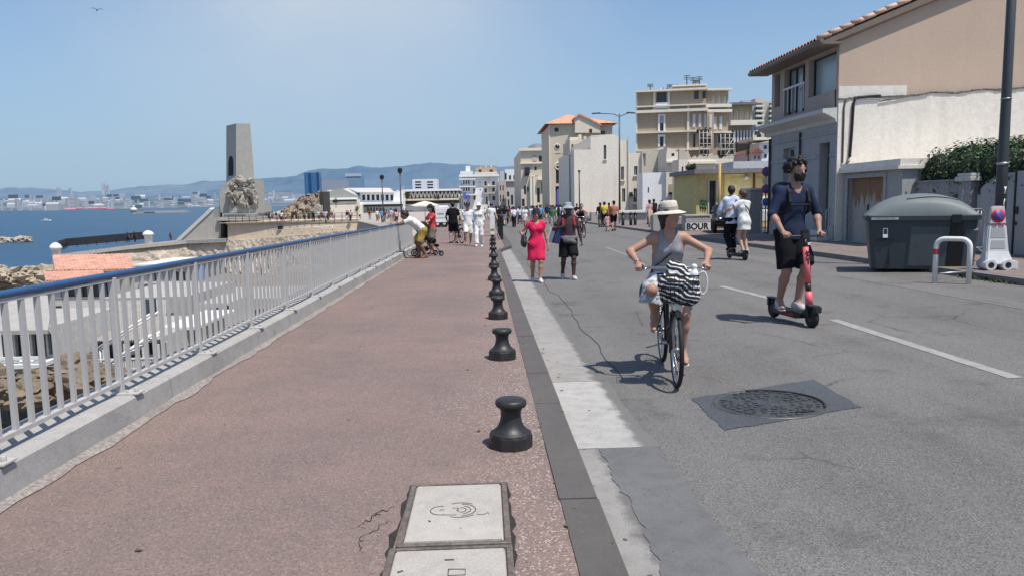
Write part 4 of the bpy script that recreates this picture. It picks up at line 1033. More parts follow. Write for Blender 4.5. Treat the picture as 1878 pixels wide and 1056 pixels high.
MB().box(-.02, .06, y2-.04, y2-.0, 0, zr+.12).build('gate_post', M_BLACK, t); MB().box(-.03, .0, y2-.15, y2-.09, .95, 1.12).build('lock', M_BLACK, t); MB().box(-.03, 0, y0-.1, y0-.06, 1.4, 1.6).build('hinge', M_BLACK, t); MB().box(-.03, 0, y2-.12, y2-.08, .7, .78).build('handle', M_BLACK, t)
m = MB(); m.box(0, .3, -8, y3-.02, 0, zr-.2); m.build('side_wall', M_GREYR2, t)
# hedge of many small leaves
def leaves(name, m_, parent, blobs, n, size, seed, upbias=.3, shell=True):
    r = random.Random(seed); V = []; F = []; tot = sum(b[3]*b[4]*b[5] for b in blobs)**1
    wts = [(b[3]*b[4]*b[5])**.667 for b in blobs]
    for _ in range(n):
        b = r.choices(blobs, wts)[0]
        u = Vector((r.gauss(0, 1), r.gauss(0, 1), r.gauss(0, 1))).normalized(); rad = r.uniform(.72, 1.05) if shell else r.random()**.33
        c = Vector((b[0]+u.x*b[3]*rad, b[1]+u.y*b[4]*rad, b[2]+u.z*b[5]*rad))
        nrm = (u+Vector((r.uniform(-1, 1), r.uniform(-1, 1), r.uniform(-1, 1)+upbias))*.8).normalized()
        a = nrm.cross(Vector((r.uniform(-1, 1), r.uniform(-1, 1), .3))).normalized(); e = nrm.cross(a); s = size*r.uniform(.6, 1.3)
        i = len(V); V += [c-a*s, c+e*s*.45+nrm*s*.1, c+a*s, c-e*s*.45+nrm*s*.1]; F.append((i, i+1, i+2, i+3))
    me = bpy.data.meshes.new(name); me.from_pydata(V, [], F); me.materials.append(m_); me.update(); return link(name, me, parent)
def leaf_mat(name, c0, sc=1.5):
    t = NT(name); t.b.inputs['Roughness'].default_value = .5; t.b.inputs['Specular IOR Level'].default_value = .35
    v = t.vor(9, out='Color'); sp = t.n('ShaderNodeSeparateColor'); t.t.links.new(v, sp.inputs[0])
    t.col(t.mix(t.noise(sc, 4), t.mix(sp.outputs[0], mul(c0, .45), mul(c0, 1.1)), t.mix(sp.outputs[1], mul(c0, .9), mul(c0, 2.0)))); return t.m
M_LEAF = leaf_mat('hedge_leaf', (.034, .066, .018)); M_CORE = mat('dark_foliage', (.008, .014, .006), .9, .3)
t = thing('hedge', 'dense clipped green hedge rising over the grey garden wall', 'hedge', (GWX+1.2, 19, gz))
bl = []; r3 = random.Random(5)
y = ya-19-.2
while y > -6:
    for dx in (-.55, .0, .6, 1.2, 1.8):
        bl.append((dx-.1+r3.uniform(-.1, .1), y, 1.98+r3.uniform(-.05, .10)+dx*.06-(.15 if dx < 0 else 0), .62, .62, .76+r3.uniform(0, .12)))
    y -= .6
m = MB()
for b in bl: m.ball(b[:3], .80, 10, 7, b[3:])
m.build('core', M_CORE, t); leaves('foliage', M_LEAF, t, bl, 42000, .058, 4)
# ------------------------------------------------------------------ buildings along the right side and beyond
def paint(name, c, dirt=.15, sc=.35): return mat(name, c, .9, .10, sc, .12, 5, .15, dirt=dirt)
M_CRM = paint('cream_render', (.78, .70, .57)); M_PALE = paint('pale_render', (.83, .755, .64), .25); M_BEIGE = paint('beige_render', (.66, .575, .44)); M_BRN = paint('tan_brick', (.43, .34, .235), .2)
M_WHT = paint('white_render', (.83, .83, .83)); M_GRYP = paint('grey_facade', (.52, .53, .54)); M_OLIVE = paint('olive_yellow', (.60, .49, .22)); M_YEL = paint('bright_yellow', (.86, .68, .27)); M_PNK = paint('pink_render', (.56, .46, .42))
M_BANDS = paint('pale_band', (.80, .735, .62)); M_DRK = glass_mat('dark_opening', (.018, .02, .022), .3); M_SHUT = mat('white_shutter', (.66, .65, .62), .7, .1)
M_TILE2 = tile_mat('orange_tile', (.66, .32, .19)); M_ROOFG = mat('grey_roof_sheet', (.20, .20, .20), .7, .2, .5, .2, 8); M_BLUEDOOR = mat('blue_door', (.035, .055, .33), .6, .3, 2)
class Bld:
    """a block whose front faces the camera; openings are read off as picture rectangles and laid on the real front plane"""
    def __init__(s, name, label, cat, px0, px1, pyt, Y, depth, m, zb=None, pyb=None, holes=(), rec=.22, pane=None, frame=True, shutters=(), top=None, rot=0, left=True, group=None, roofm=None, bars=1):
        s.Y = Y; s.A = at(px0, pyt, Y); s.B = at(px1, pyt, Y)
        z0 = zb if zb is not None else (at((px0+px1)/2, pyb, Y).z if pyb else road_z(12, Y)-.3)
        s.z0 = z0; s.t = thing(name, label, cat, (s.A.x, Y, z0), rot, group); s.w = s.B.x-s.A.x; s.h = at((px0+px1)/2, pyt, Y).z-z0; s.dep = depth
        hs = [s.r(*q) for q in holes]; s.hs = hs
        mb = MB(); mb.wall(s.w, s.h, hs, 0, rec)
        mb.poly([(0, 0, 0), (0, 0, s.h), (0, depth, s.h), (0, depth, 0)]); mb.poly([(s.w, 0, 0), (s.w, depth, 0), (s.w, depth, s.h), (s.w, 0, s.h)]); mb.poly([(0, depth, 0), (0, depth, s.h), (s.w, depth, s.h), (s.w, depth, 0)])
        if top: mb.extry([(s.x(px), s.z(px, py)) for px, py in top], 0, depth)
        s.wall = mb.build('wall', m, s.t, False)
        r = MB(); r.poly([(0, 0, s.h), (s.w, 0, s.h), (s.w, depth, s.h), (0, depth, s.h)]); r.build('roof', roofm or M_ROOFG, s.t, False)
        I = Matrix.Identity(4)
        for k, q in enumerate(hs):
            sz = min(q[1]-q[0], q[3]-q[2])
            if frame: window(s.t, I, q, rec, M_FRAME, pane or M_DRK, bars, sz*.07)
            else:
                p = MB(); p.poly([(q[0], rec-.01, q[2]), (q[1], rec-.01, q[2]), (q[1], rec-.01, q[3]), (q[0], rec-.01, q[3])]); p.build('window', pane or M_DRK, s.t, False)
    def x(s, px): return at(px, 360, s.Y).x-s.A.x
    def z(s, px, py): return at(px, py, s.Y).z-s.z0
    def r(s, a, b, c, d):
        return (s.x(a), s.x(c), s.z((a+c)/2, d), s.z((a+c)/2, b))
    def box(s, name, m, a, b, c, d, y0=-.2, y1=0.0, bevel=0):
        q = s.r(a, b, c, d); return MB().box(q[0], q[1], y0, y1, q[2], q[3]).build(name, m, s.t, bevel=bevel)
    def band(s, y, hh, out=.25, m=None, a=None, c=None):
        x0 = s.x(a) if a else -.15; x1 = s.x(c) if c else s.w+.15; z = s.z((s.A.x and 1100), y)
        return None
# yellow kiosk
k = Bld('kiosk', 'low yellow roadside building with a flat grey roof and a green graffiti', 'building', 1277.5, 1412, 318, 42, 5, M_OLIVE, zb=road_z(12, 42)-.2, holes=[(1300.5, 332, 1313, 394)], frame=False, pane=M_DRK)
k.box('roof_slab', M_ROOFG, 1268, 310.5, 1413, 318.4, -.6, 5.1); k.box('wall_panel', M_YEL, 1328, 319, 1411, 382, -.03, 0); k.box('panel_trim', paint('pale_yellow', (.74, .62, .28)), 1339, 326, 1379, 356, -.06, -.03); k.box('panel_trim', MAT['pale_yellow'], 1384, 326, 1410, 356, -.06, -.03)
k.box('door_frame', M_TRIM, 1298, 330, 1300.4, 394, -.05, .05); k.box('door_frame', M_TRIM, 1313.1, 330, 1315.5, 394, -.05, .05); k.box('pipe', mat('brown_pipe', (.12, .05, .03)), 1380, 318.5, 1382.5, 382, -.12, -.04)
k.box('lower_wall', paint('grey_plinth', (.33, .31, .27)), 1327, 382, 1412, 394, -.05, 0)
m = MB(); q = k.r(1364.5, 322, 1370.5, 330); m.ball(((q[0]+q[1])/2, -.15, (q[2]+q[3])/2), .13, 12, 8); m.build('globe_lamp', M_WHITE, k.t)
m = MB(); c = lambda px, py: (k.x(px), -.03, k.z(px, py))
for P in ([(1284, 372), (1287, 368), (1291, 370), (1288, 374), (1284, 372)], [(1290, 376), (1293, 369), (1298, 371), (1296, 376), (1291, 375)], [(1285, 376), (1286, 383)], [(1290, 377), (1290, 384)], [(1294, 377), (1294, 385)]): m.tube([c(*p) for p in P], .045, 5)
m.build('graffiti', mat('green_spray', (.05, .17, .10), .7), k.t)
b = at(1319, 400, 40); t = thing('pole', 'orange yellow painted pole in front of the low yellow building', 'pole', (b.x, 40, road_z(11, 40))); MB().tube([(0, 0, 0), (0, 0, at(1319, 300, 40).z-road_z(11, 40))], .07, 8).build('shaft', mat('ochre_pole', (.55, .33, .10), .6), t)
# grey masonry pier and wall end by the house
z = ground_z(11.2, 33); t = thing('wall_pier', 'plain grey masonry wall pier beside the near house', 'wall', (at(1376, 360, 33).x, 33, z)); a = at(1376, 349, 33); b = at(1399, 349, 33)
MB().box(0, b.x-a.x, 0, 1.2, -.2, a.z-z).build('wall', M_GREYR2, t); MB().box(-.04, b.x-a.x+.04, -.04, 1.24, a.z-z, a.z-z+.08).build('coping', M_TRIM, t)
# cream gable house and its neighbours
cg = Bld('house', 'big cream house with a blank sunlit wall and one slim window', 'house', 1083, 1136, 251, 97, 22, M_PALE, holes=[(1107.5, 266.5, 1112.5, 293)])
MB().box(cg.x(1053.5), -.01, 0, 20, 0, cg.z(1068, 275)).build('lower_wall', M_PALE, cg.t)
m = MB(); m.extry([(cg.x(px), cg.z(px, py)) for px, py in ((1084, 251), (1085, 249), (1125, 246.5), (1135, 251))], .02, 20); m.build('parapet', M_PALE, cg.t)
MB().box(cg.x(1106.5), cg.x(1113.5), -.15, 0, cg.z(1110, 294.5), cg.z(1110, 293)).build('sill', M_BANDS, cg.t)
s2 = Bld('house', 'stepped small beige house with two tiny dark windows above the cream wall', 'house', 1045, 1083, 257, 118, 10, M_BEIGE, holes=[(1049, 265, 1053, 273), (1056, 265, 1060, 273)])
s2.box('parapet', M_CRM, 1046, 252, 1062, 257.2, 0, 6); s2.box('chimney', M_CRM, 1064, 246, 1069, 257.2, 1, 3); s2.box('chimney', M_BEIGE, 1073, 249, 1078, 257.2, 1, 3)
r1 = Bld('house', 'narrow cream house with five small windows and drain pipes', 'house', 1137, 1178, 281, 97.4, 18, M_CRM, holes=[(1139, 306, 1144.5, 331), (1163, 305, 1169.5, 322), (1141, 346, 1147, 371), (1162, 346, 1169, 371)])
r1.box('upper_wall', M_CRM, 1137, 258, 1151, 281.2, 0, 14); r1.box('pipe', M_TRIM, 1151.2, 250, 1152.8, 395, -.15, 0); r1.box('air_conditioner', M_DRK, 1154, 353, 1159, 361, -.5, 0); r1.box('balcony', M_BANDS, 1160, 371.5, 1175, 375, -.8, 0); r1.box('sill', M_BANDS, 1161.5, 322.2, 1171, 324, -.2, 0); r1.box('sill', M_BANDS, 1138, 331.2, 1146, 333, -.2, 0)
g1 = Bld('house', 'weathered grey beige house with a blank sloping gable above the white garage', 'house', 1177, 1222, 277, 97, 16, paint('weathered_grey', (.58, .53, .43), .35), top=None, holes=[(1179, 282, 1184, 305)], pane=M_PNK, frame=False)
MB().extry([(g1.x(px), g1.z(px, py)) for px, py in ((1178, 277.2), (1216, 270.5), (1222, 277.2))], 0, 14).build('gable', MAT['weathered_grey'], g1.t)
g2 = Bld('garage', 'smooth bright white garage front with one tiny slot', 'garage', 1178.5, 1228, 317, 93, 3.5, M_WHT, holes=[(1188, 344, 1190.5, 354)], frame=False)
g3 = Bld('house', 'beige house with a small square attic window and dark framed garage doors', 'house', 1222, 1262, 281, 92.5, 12, M_CRM, holes=[(1231, 281.5, 1236.5, 287), (1247, 304, 1250, 328)], frame=False)
MB().extry([(g3.x(px), g3.z(px, py)) for px, py in ((1222, 281.2), (1224, 271), (1243, 279), (1245, 281.2))], 0, 10).build('gable', M_CRM, g3.t)
g3.box('garage_frame', M_DARKFRAME, 1226, 353, 1262, 357, -.25, 0); g3.box('garage_frame', M_DARKFRAME, 1239.5, 357, 1242.5, 378, -.25, 0); g3.box('garage_frame', M_DARKFRAME, 1259, 357, 1262, 378, -.25, 0); g3.box('garage_door', M_GRYP, 1227, 357, 1239.4, 378, -.15, 0); g3.box('garage_door', M_GRYP, 1242.6, 357, 1258.9, 378, -.15, 0); g3.box('stone_panel', M_BRN, 1227, 338, 1258, 352.8, -.1, 0); g3.box('cornice', M_BANDS, 1221, 296, 1245, 299, -.4, 0)
# church like tower with the hipped orange roof
ch = Bld('church', 'tall beige church like building with round windows and a hipped orange tiled roof', 'church', 1008, 1057, 228, 140, 20, M_BEIGE, holes=[(1019, 342, 1031, 392), (1020, 305, 1030, 337)], frame=False, rec=.5)
m = MB(); 
for cx_, cy_ in ((1022, 238.5), (1023, 269.5)):
    m.tf((ch.x(cx_), -.04, ch.z(cx_, cy_)), rx=PI/2); m.lathe([(0, .03), (.42, .03), (.42, -.03)], 20)
m.build('round_window', M_DRK, ch.t); m = MB()
for cx_, cy_ in ((1022, 238.5), (1023, 269.5)): m.tf(); m.torus((ch.x(cx_), -.02, ch.z(cx_, cy_)), (0, 1, 0), .47, .08, 20, 6)
m.build('window_ring', M_BANDS, ch.t)
ch.box('door', M_BLUEDOOR, 1019.2, 344, 1030.8, 392, .3, .36)
m = MB(); m.torus((ch.x(1025), 0, ch.z(1025, 305)), (0, 1, 0), .62, .12, 20, 6); m.build('arch', M_BANDS, ch.t)
wg = MB(); xw = ch.x(1124.5); wg.box(ch.w+.01, xw, .6, 20, 0, ch.h-.1); wg.build('wing', M_CRM, ch.t)
m = MB(); e = .9; ax = ch.x(1052); az = ch.z(1052, 201.5); ze = ch.h+.02
c4 = [(-e, -e, ze), (xw+e, -e+.6, ze), (xw+e, 20+e, ze), (-e, 20+e, ze)]; R1, R2 = (ax, 8.0, az), (ax+1.2, 12, az)
m.poly([c4[0], c4[1], R1]); m.poly([c4[1], c4[2], R2, R1]); m.poly([c4[2], c4[3], R2]); m.poly([c4[3], c4[0], R1, R2]); m.build('hipped_roof', M_TILE2, ch.t)
m = MB(); m.tf(); m.extry([(ch.x(px), ch.z(px, py)) for px, py in ((1054, 245), (1055, 217), (1064, 212), (1100, 231), (1100, 245))], -1.2, 3); m.build('dormer', M_CRM, ch.t)
m = MB(); m.extry([(ch.x(px), ch.z(px, py)) for px, py in ((1053, 217), (1063, 210), (1102, 230), (1102, 232.5), (1063, 213), (1053, 219.5))], -1.5, 3); m.build('dormer_roof', M_TILE2, ch.t)
ch.box('window', M_DRK, 1104, 240, 1111, 246, .5, .62); ch.box('window', M_DRK, 1080, 238, 1085, 245, -1.25, -1.15); ch.box('corner_band', M_BANDS, 1008, 228, 1010, 392, -.12, 0)
# dark church door porch neighbour
p1 = Bld('house', 'small shaded house front with a dark open door between church and cream wall', 'house', 1031, 1054, 346, 118, 8, M_GRYP, holes=[(1033, 366, 1043, 396), (1046, 354, 1051, 366)], frame=False)
# far ochre block left of the church
f1 = Bld('apartment_block', 'far ochre apartment block with a domed roof and dark balcony awnings', 'building', 954.5, 1004, 274, 230, 50, M_BEIGE, zb=-2.4, holes=[(963, 309, 971, 323), (981, 306, 985, 313), (978, 286, 985, 297), (989, 286, 997, 297), (961, 341, 965, 357), (967, 343, 970, 352), (993, 335, 996, 356), (975, 330, 980, 345), (985, 345, 990, 372), (957, 365, 962, 379)], frame=False)
f1.box('cornice', M_BANDS, 953, 272, 1004, 277, -.8, 0); f1.box('band', M_BANDS, 954, 299, 1002, 301, -.6, 0); f1.box('white_bay', M_PALE, 972, 325, 981, 378, -1.2, 0); f1.box('awning', M_DRK, 963, 308, 972, 319, -1.6, -.1); f1.box('balcony', M_BANDS, 986, 328, 1000, 331, -1.5, 0); f1.box('window', M_PNK, 977, 287, 986, 296, -.1, 0)
m = MB(); q = at(990, 274, 230); m.tf((q.x-f1.A.x, 12, f1.h)); m.lathe([(3.6, -.2), (3.4, .8), (2.4, 1.8), (1, 2.4), (0, 2.5)], 14); m.build('dome', M_ROOFG, f1.t)
f2 = Bld('house', 'pale grey blue house with shaded windows at the far end of the road', 'house', 928, 955, 331, 290, 30, M_GRYP, zb=-2.4, holes=[(930, 352, 934, 361), (931, 366, 934, 378), (937, 358, 941, 376)], frame=False); f2.box('cornice', M_BANDS, 927, 330, 955, 333, -.8, 0)
f3 = Bld('apartment_block', 'distant white slab block between the ochre block and the white hotel', 'building', 926, 950, 311, 480, 30, M_WHT, zb=-2.4, holes=[(927, 318, 930, 330), (934, 322, 938, 332), (942, 322, 946, 332)], frame=False); f3.box('grey_wing', M_GRYP, 917, 314, 926, 340, 0, 20)
f4 = Bld('house', 'slim pinkish house beside the white terrace hotel', 'house', 914, 928, 332, 285, 20, M_PNK, zb=-2.4, holes=[(917, 340, 919, 350), (922, 340, 924, 350), (917, 358, 919, 370), (922, 358, 924, 370)], frame=False)
# white terrace hotel at the end of the promenade
ht = Bld('hotel', 'white hotel with stacked balconies and a roof terrace at the end of the promenade', 'building', 847, 915, 322, 300, 30, M_WHT, zb=-2.4, frame=False, holes=[(q, yy, q+2.6, yy+7) for yy in (331, 344, 358, 371) for q in (850, 854.5, 859)]+[(868, 332, 871, 341), (868, 346, 871, 355), (880, 334, 882, 336), (880, 347, 882, 350), (889, 333, 893, 341), (889, 346, 893, 354), (903, 333, 908, 340), (903, 345, 908, 352), (903, 360, 908, 368), (868, 360, 872, 367), (891, 361, 894, 375)])
for yy in (328, 341.5, 356.5): ht.box('balcony', M_WHT, 843, yy, 874, yy+2.2, -2.2, -.02)
for yy in (341, 354): ht.box('balcony', M_BANDS, 888, yy, 910, yy+1.5, -1.5, -.02)
ht.box('cornice', M_WHT, 843, 320.5, 916, 324.5, -1.5, 0); ht.box('stair_tower', M_WHT, 855, 304, 863, 321, 3, 9); ht.box('roof_block', M_WHT, 845, 314, 868, 320.6, 2, 12); ht.box('roof_terrace', paint('terracotta_wall', (.50, .36, .25)), 873, 307, 912, 320.6, 3, 12); ht.box('terrace_parapet', M_CRM, 871, 316, 913, 321, 1, 2.9); ht.box('side_wing', M_WHT, 839.5, 336, 846.9, 385, 1, 20)
ht.box('blue_awning', mat('blue_cloth', (.10, .15, .40), .8, .3, 1), 850, 353, 855, 366, -2.6, -2.3); ht.box('blue_awning', MAT['blue_cloth'], 856, 358, 861, 371, -2.6, -2.3); ht.box('corner_post', M_BANDS, 895.5, 324, 897.5, 385, -.5, -.01)
for i in range(7): 
    x = 876+5*i; ht.box('chimney', M_CRM if i % 2 else M_BRN, x, 302.5+rnd.uniform(0, 3), x+2.5, 307.2, 4, 5)
ht.box('terrace_arch', M_DRK, 879, 311, 884, 316, 2.9, 2.99); ht.box('terrace_arch', M_DRK, 899, 311, 905, 316, 2.9, 2.99)
# tan apartment house behind, on the rise
ap_ = Bld('apartment_house', 'tall tan apartment house with white cornices and antennas on its roof', 'building', 1168, 1290, 168, 128, 16, M_BRN, zb=-1, rot=R(-12), frame=False, rec=.3, holes=[(1203, 171, 1220, 189), (1209, 214, 1215, 241), (1209, 252, 1215, 269), (1268, 170, 1276, 185), (1282, 171, 1288, 184), (1267, 247, 1271, 272), (1277, 248, 1281, 271), (1267, 299, 1271, 320)])
for q in ((1167, 195, 1290, 197.5), (1164, 203, 1292, 208), (1167, 242, 1290, 245), (1167, 275, 1292, 278)): ap_.box('cornice', M_BANDS, *q, -.7, -.02)
for q in ((1166.5, 169, 1169, 285), (1256, 198, 1260, 278), (1197, 166, 1201, 203), (1222, 166, 1226, 203)): ap_.box('pilaster', M_BANDS, *q, -.25, -.02)
ap_.box('window_panel', M_WHT, 1201.2, 190, 1221.8, 201, -.35, -.02)
for q in ((1205.5, 211, 1208.8, 245), (1215.2, 211, 1218.5, 245), (1205.5, 248, 1208.8, 270), (1215.2, 248, 1218.5, 270), (1208.8, 211, 1215.2, 213.8), (1208.8, 248, 1215.2, 251.8)): ap_.box('window_surround', M_WHT, *q, -.2, -.01)
ap_.box('blind', M_GRYP, 1209, 214, 1215, 227, .15, .25)
for x in (1266, 1276, 1285.5): ap_.box('shutter', M_SHUT, x, 212, x+4.5, 236, -.15, -.01)
ap_.box('roof_parapet', M_BANDS, 1166, 166.5, 1291, 170, -.9, 16); ap_.box('rooftop_block', M_BRN, 1232, 160.5, 1288, 166.6, .5, 14); ap_.box('rooftop_slab', M_BANDS, 1230, 158.5, 1290, 160.6, .0, 14.5)
# its right wing turned away from the road
ap2 = Bld('apartment_house', 'tan apartment wing with arched white windows behind the scaffolding', 'building', 1290.5, 1336, 166, 126.5, 14, M_BRN, zb=-1, frame=False, rec=.25, holes=[(1305, 175, 1310, 192), (1316, 175, 1321, 192), (1326, 176, 1331, 192), (1306, 248, 1311, 273), (1317, 248, 1322, 273)], pane=M_SHUT)
for q in ((1289, 163.5, 1337.5, 167), (1290, 192, 1337, 198), (1289, 202, 1338, 207), (1290, 242, 1337, 245)): ap2.box('cornice', M_BANDS, *q, -.8, -.02)
for x in (1307, 1317.5): ap2.box('shutter', M_SHUT, x, 214, x+5, 238, -.15, -.01)
ap2.box('bay', M_BRN, 1291, 207, 1303, 300, -1.4, 0); ap2.box('shutter', M_SHUT, 1295, 213, 1299, 236, -1.5, -1.4)
m = MB()
for px, h0, hh in ((1192, 166, 15), (1190, 166, 4), (1215, 166, 8), (1227, 166, 13), (1240, 160, 8), (1257, 159, 22), (1268, 159, 18), (1273, 159, 12), (1279, 159, 19), (1284, 160, 6), (1290, 163, 8)):
    a, b = ap_.x(px), ap_.z(px, h0); c = ap_.z(px, h0-hh); m.tube([(a, 3, b-1), (a, 3, c)], .09, 5)
    if hh > 10:
        for f in (.7, .85, 1): m.tube([(a-.5, 3, b+(c-b)*f), (a+.5, 3, b+(c-b)*f)], .05, 4)
m.build('antenna', M_BLACK, ap_.t)
for x in (1210, 1221, 1246, 1262, 1286): ap_.box('chimney', M_DRK if x in (1221, 1286) else M_BANDS, x, 158.5, x+3.5, 166, 3, 4.5)
ap3 = Bld('apartment_house', 'smaller tan house with four arched windows behind the scaffolding', 'building', 1336.5, 1380, 193, 145, 14, M_BRN, zb=0, frame=False, rec=.25, holes=[(1340, 201, 1343.5, 219), (1350, 202, 1353.5, 219), (1359.5, 203, 1363, 219), (1368, 204, 1372, 220)], pane=M_SHUT)
ap3.box('eave', M_ROOFG, 1335, 189.5, 1382, 193.6, -1.2, 14); ap3.box('balcony', M_BANDS, 1334, 222, 1382, 231, -1.4, -.02)
for i in range(7): ap3.box('column', M_SHUT, 1343+5.6*i, 240, 1346+5.6*i, 262, -.6, -.02)
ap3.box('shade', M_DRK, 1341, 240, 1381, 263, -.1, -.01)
tw = Bld('tower_block', 'distant concrete tower block with stacked balconies behind the near house', 'building', 1376, 1416, 187, 330, 25, paint('tower_concrete', (.50, .46, .37)), zb=5, frame=False, holes=[])
for i in range(7):
    y = 190+9*i; tw.box('balcony', M_PALE, 1381, y+4, 1396, y+7.5, -2.2, -.02); tw.box('window', M_DRK, 1382, y, 1395, y+4, -.1, -.01); tw.box('balcony', M_PALE, 1406, y+4, 1416, y+7.5, -2.2, -.02); tw.box('window', M_DRK, 1407, y, 1415, y+4, -.1, -.01)
tw.box('rooftop_block', M_BEIGE, 1385, 180, 1402, 187.2, 2, 12); tw.box('rooftop_block', M_GRYP, 1362, 184, 1377, 190, 2, 12)
wh = Bld('house', 'white hillside house with small windows and a red roof beside the bare tree', 'house', 1393, 1416, 262, 120, 10, M_WHT, zb=0, frame=False, holes=[(1399, 267, 1405, 274), (1400, 283, 1405, 290), (1408, 268, 1412, 275)]); wh.box('balcony', M_PALE, 1376, 253, 1414, 258, -1, 6); wh.box('window', M_DRK, 1386, 240, 1396, 247, 1, 1.1)
wh2 = Bld('house', 'small hillside house with a dull red roof under the tower block', 'house', 1378, 1397, 280, 110, 8, M_PNK, zb=0, frame=False, holes=[(1382, 286, 1385, 292), (1389, 286, 1392, 292)])
MB().extry([(wh2.x(px), wh2.z(px, py)) for px, py in ((1376, 281), (1387, 272), (1399, 281))], -.4, 8).build('gable_roof', mat('dull_red_tile', (.22, .09, .06)), wh2.t)
wh3 = Bld('house', 'pale stepped hillside house with arched loggias above the white villa', 'house', 1380, 1416, 243, 150, 10, M_BEIGE, zb=0, frame=False, holes=[(1386, 246, 1394, 254), (1400, 246, 1409, 254)])
# ruined garden walls and low houses below the apartment house
lw = Bld('ruined_wall', 'broken pale garden wall below the tan apartment house', 'wall', 1245, 1345, 292, 88, 3, M_CRM, zb=-1, frame=False, holes=[(1250, 306, 1253, 318), (1318, 300, 1321, 312)])
m = MB(); P = [(lw.x(1245), lw.h-.01)]
for i in range(31):
    px = 1245+i*100/30; P.append((lw.x(px), lw.h+max(.05, .25+.3*fbm(i*.9, 3, 12)+(.7 if px < 1262 else 0))))
P.append((lw.x(1345), lw.h-.01)); m.extry(P, 0, .5); m.build('broken_top', paint('weathered_pale', (.56, .5, .4), .4), lw.t); lw.box('coping', M_BANDS, 1262, 297, 1312, 301, -.4, -.02)
lw2 = Bld('house', 'low white flat roofed house behind the yellow building', 'house', 1345, 1420, 296, 75, 6, M_GRYP, zb=-1, frame=False)
# scaffolding against the wing: many tubes
b = at(1322, 300, 118); t = thing('scaffolding', 'grey tubular scaffolding with dark netting in front of the tan apartment wing', 'scaffolding', (b.x, 118, b.z))
def sp_(px, py, y=0): p = at(px, py, 118+y); return (p.x-b.x, y, p.z-b.z)
m = MB()
for px in (1283, 1290, 1297, 1305, 1322, 1330, 1338, 1346): 
    for y in (0, 1.4): m.tube([sp_(px, 300, y), sp_(px, 240 if px < 1310 else 246, y)], .06, 5)
for py in (244, 254, 264, 274, 284, 294):
    for a, c in ((1282, 1306), (1321, 1348)): m.tube([sp_(a, py), sp_(c, py)], .055, 5)
for a, c in (((1322, 298), (1338, 276)), ((1330, 276), (1346, 254)), ((1338, 298), (1346, 286)), ((1283, 298), (1297, 284))): m.tube([sp_(*a), sp_(*c)], .055, 5)
m.build('tube', mat('pale_tube', (.48, .46, .44), .5), t)
for (a, y0, c, y1) in ((1278, 238, 1300, 245), (1284, 250, 1303, 268), (1285, 276, 1300, 287), (1318, 246, 1326, 262), (1326, 262, 1342, 272), (1316, 276, 1346, 298), (1350, 264, 1372, 280), (1332, 248, 1344, 258)):
    p, q = sp_(a, y1, 1.8), sp_(c, y0, 1.8); MB().box(p[0], q[0], 1.6, 2.0, p[2], q[2]).build('netting', mat('dark_netting', (.035, .03, .026), .9, .5, 1), t)
# foliage of the little dark trees there
def tree(label, px, pyb, pyt, Y, wpx, m_, group, n=900, seed=1, name='tree', trunk=True, size=None):
    b = at(px, pyb, Y); h = at(px, pyt, Y).z-b.z; w = wpx*Y/FPX/2; t = thing(name, label, 'tree', b, 0, group); r = random.Random(seed)
    m = MB(); tp = [(0, 0, -.2), (w*.08, 0, h*.3), (w*.02, w*.05, h*.62)]; m.tube(tp, [h*.045, h*.035, h*.02], 7)
    for k in range(5):
        a = r.uniform(0, 6.28); m.tube([(w*.05, 0, h*r.uniform(.3, .45)), (w*.45*math.cos(a), w*.45*math.sin(a), h*r.uniform(.55, .75))], [h*.018, h*.008], 5)
    m.build('trunk', mat('bark', (.09, .07, .055), .9, .3, 3), t)
    bl = [(r.gauss(0, .42)*w, r.gauss(0, .42)*w, h*r.uniform(.45, .9), w*r.uniform(.28, .5), w*r.uniform(.28, .5), h*r.uniform(.12, .22)) for _ in range(9)]
    leaves('crown', m_, t, bl, n, size or max(.1, w*.11), seed, shell=False); return t
M_DLEAF = leaf_mat('dark_leaf', (.022, .036, .014), .8)
tree('dark scrubby tree growing behind the low wall left of the yellow building', 1266, 330, 303, 70, 17, M_DLEAF, 'scrubby trees', 700, 3)
tree('thin dark bare tree standing in front of the small tan arched house', 1372, 302, 258, 100, 12, M_DLEAF, 'scrubby trees', 260, 9)
tree('dark bush between scaffolding and low white house', 1321, 303, 283, 95, 16, M_DLEAF, 'scrubby trees', 500, 12)
# blocks and low concrete walls on the far pavement
def concrete_block(px0, px1, pyt, pyb, Y, dep, m_, label, name='concrete_block', tex=None, group='concrete blocks closing the far pavement'):
    a, b = at(px0, pyb, Y), at(px1, pyb, Y); z0 = a.z; h = at((px0+px1)/2, pyt, Y).z-z0; w = b.x-a.x
    t = thing(name, label, 'concrete block', (a.x, Y, z0), 0, group); MB().box(0, w, 0, dep, -.1, h).build('body', m_, t, bevel=.03); return t, w, h
concrete_block(1240, 1256.5, 398, 428, 39.5, 1.0, M_PLINTH, 'plain grey concrete block left of the lettered block')
t, w, h = concrete_block(1257, 1303, 397, 428, 38.5, .8, M_PLINTH, 'pale concrete block with black painted letters near the dark car')
MB().box(.0, w, -.02, -.004, .17*h, .60*h).build('white_band', M_WHITE, t); MB().box(-.03, w+.03, -.03, .83, h, h+.08).build('cap', M_CONC, t)
text_mesh('lettering', 'BOUR', .50*h, mat('black_letter_paint', (.014, .014, .015), .8), t, (w*.47, -.03, .385*h), (PI/2, 0, 0), .004, .012)
concrete_block(1137, 1188, 391, 420, 58, .5, M_PLINTH, 'long low concrete wall with a bright white top beside the black posts')[0]
a, b = at(1136, 391, 57.8), at(1189, 391, 57.8)
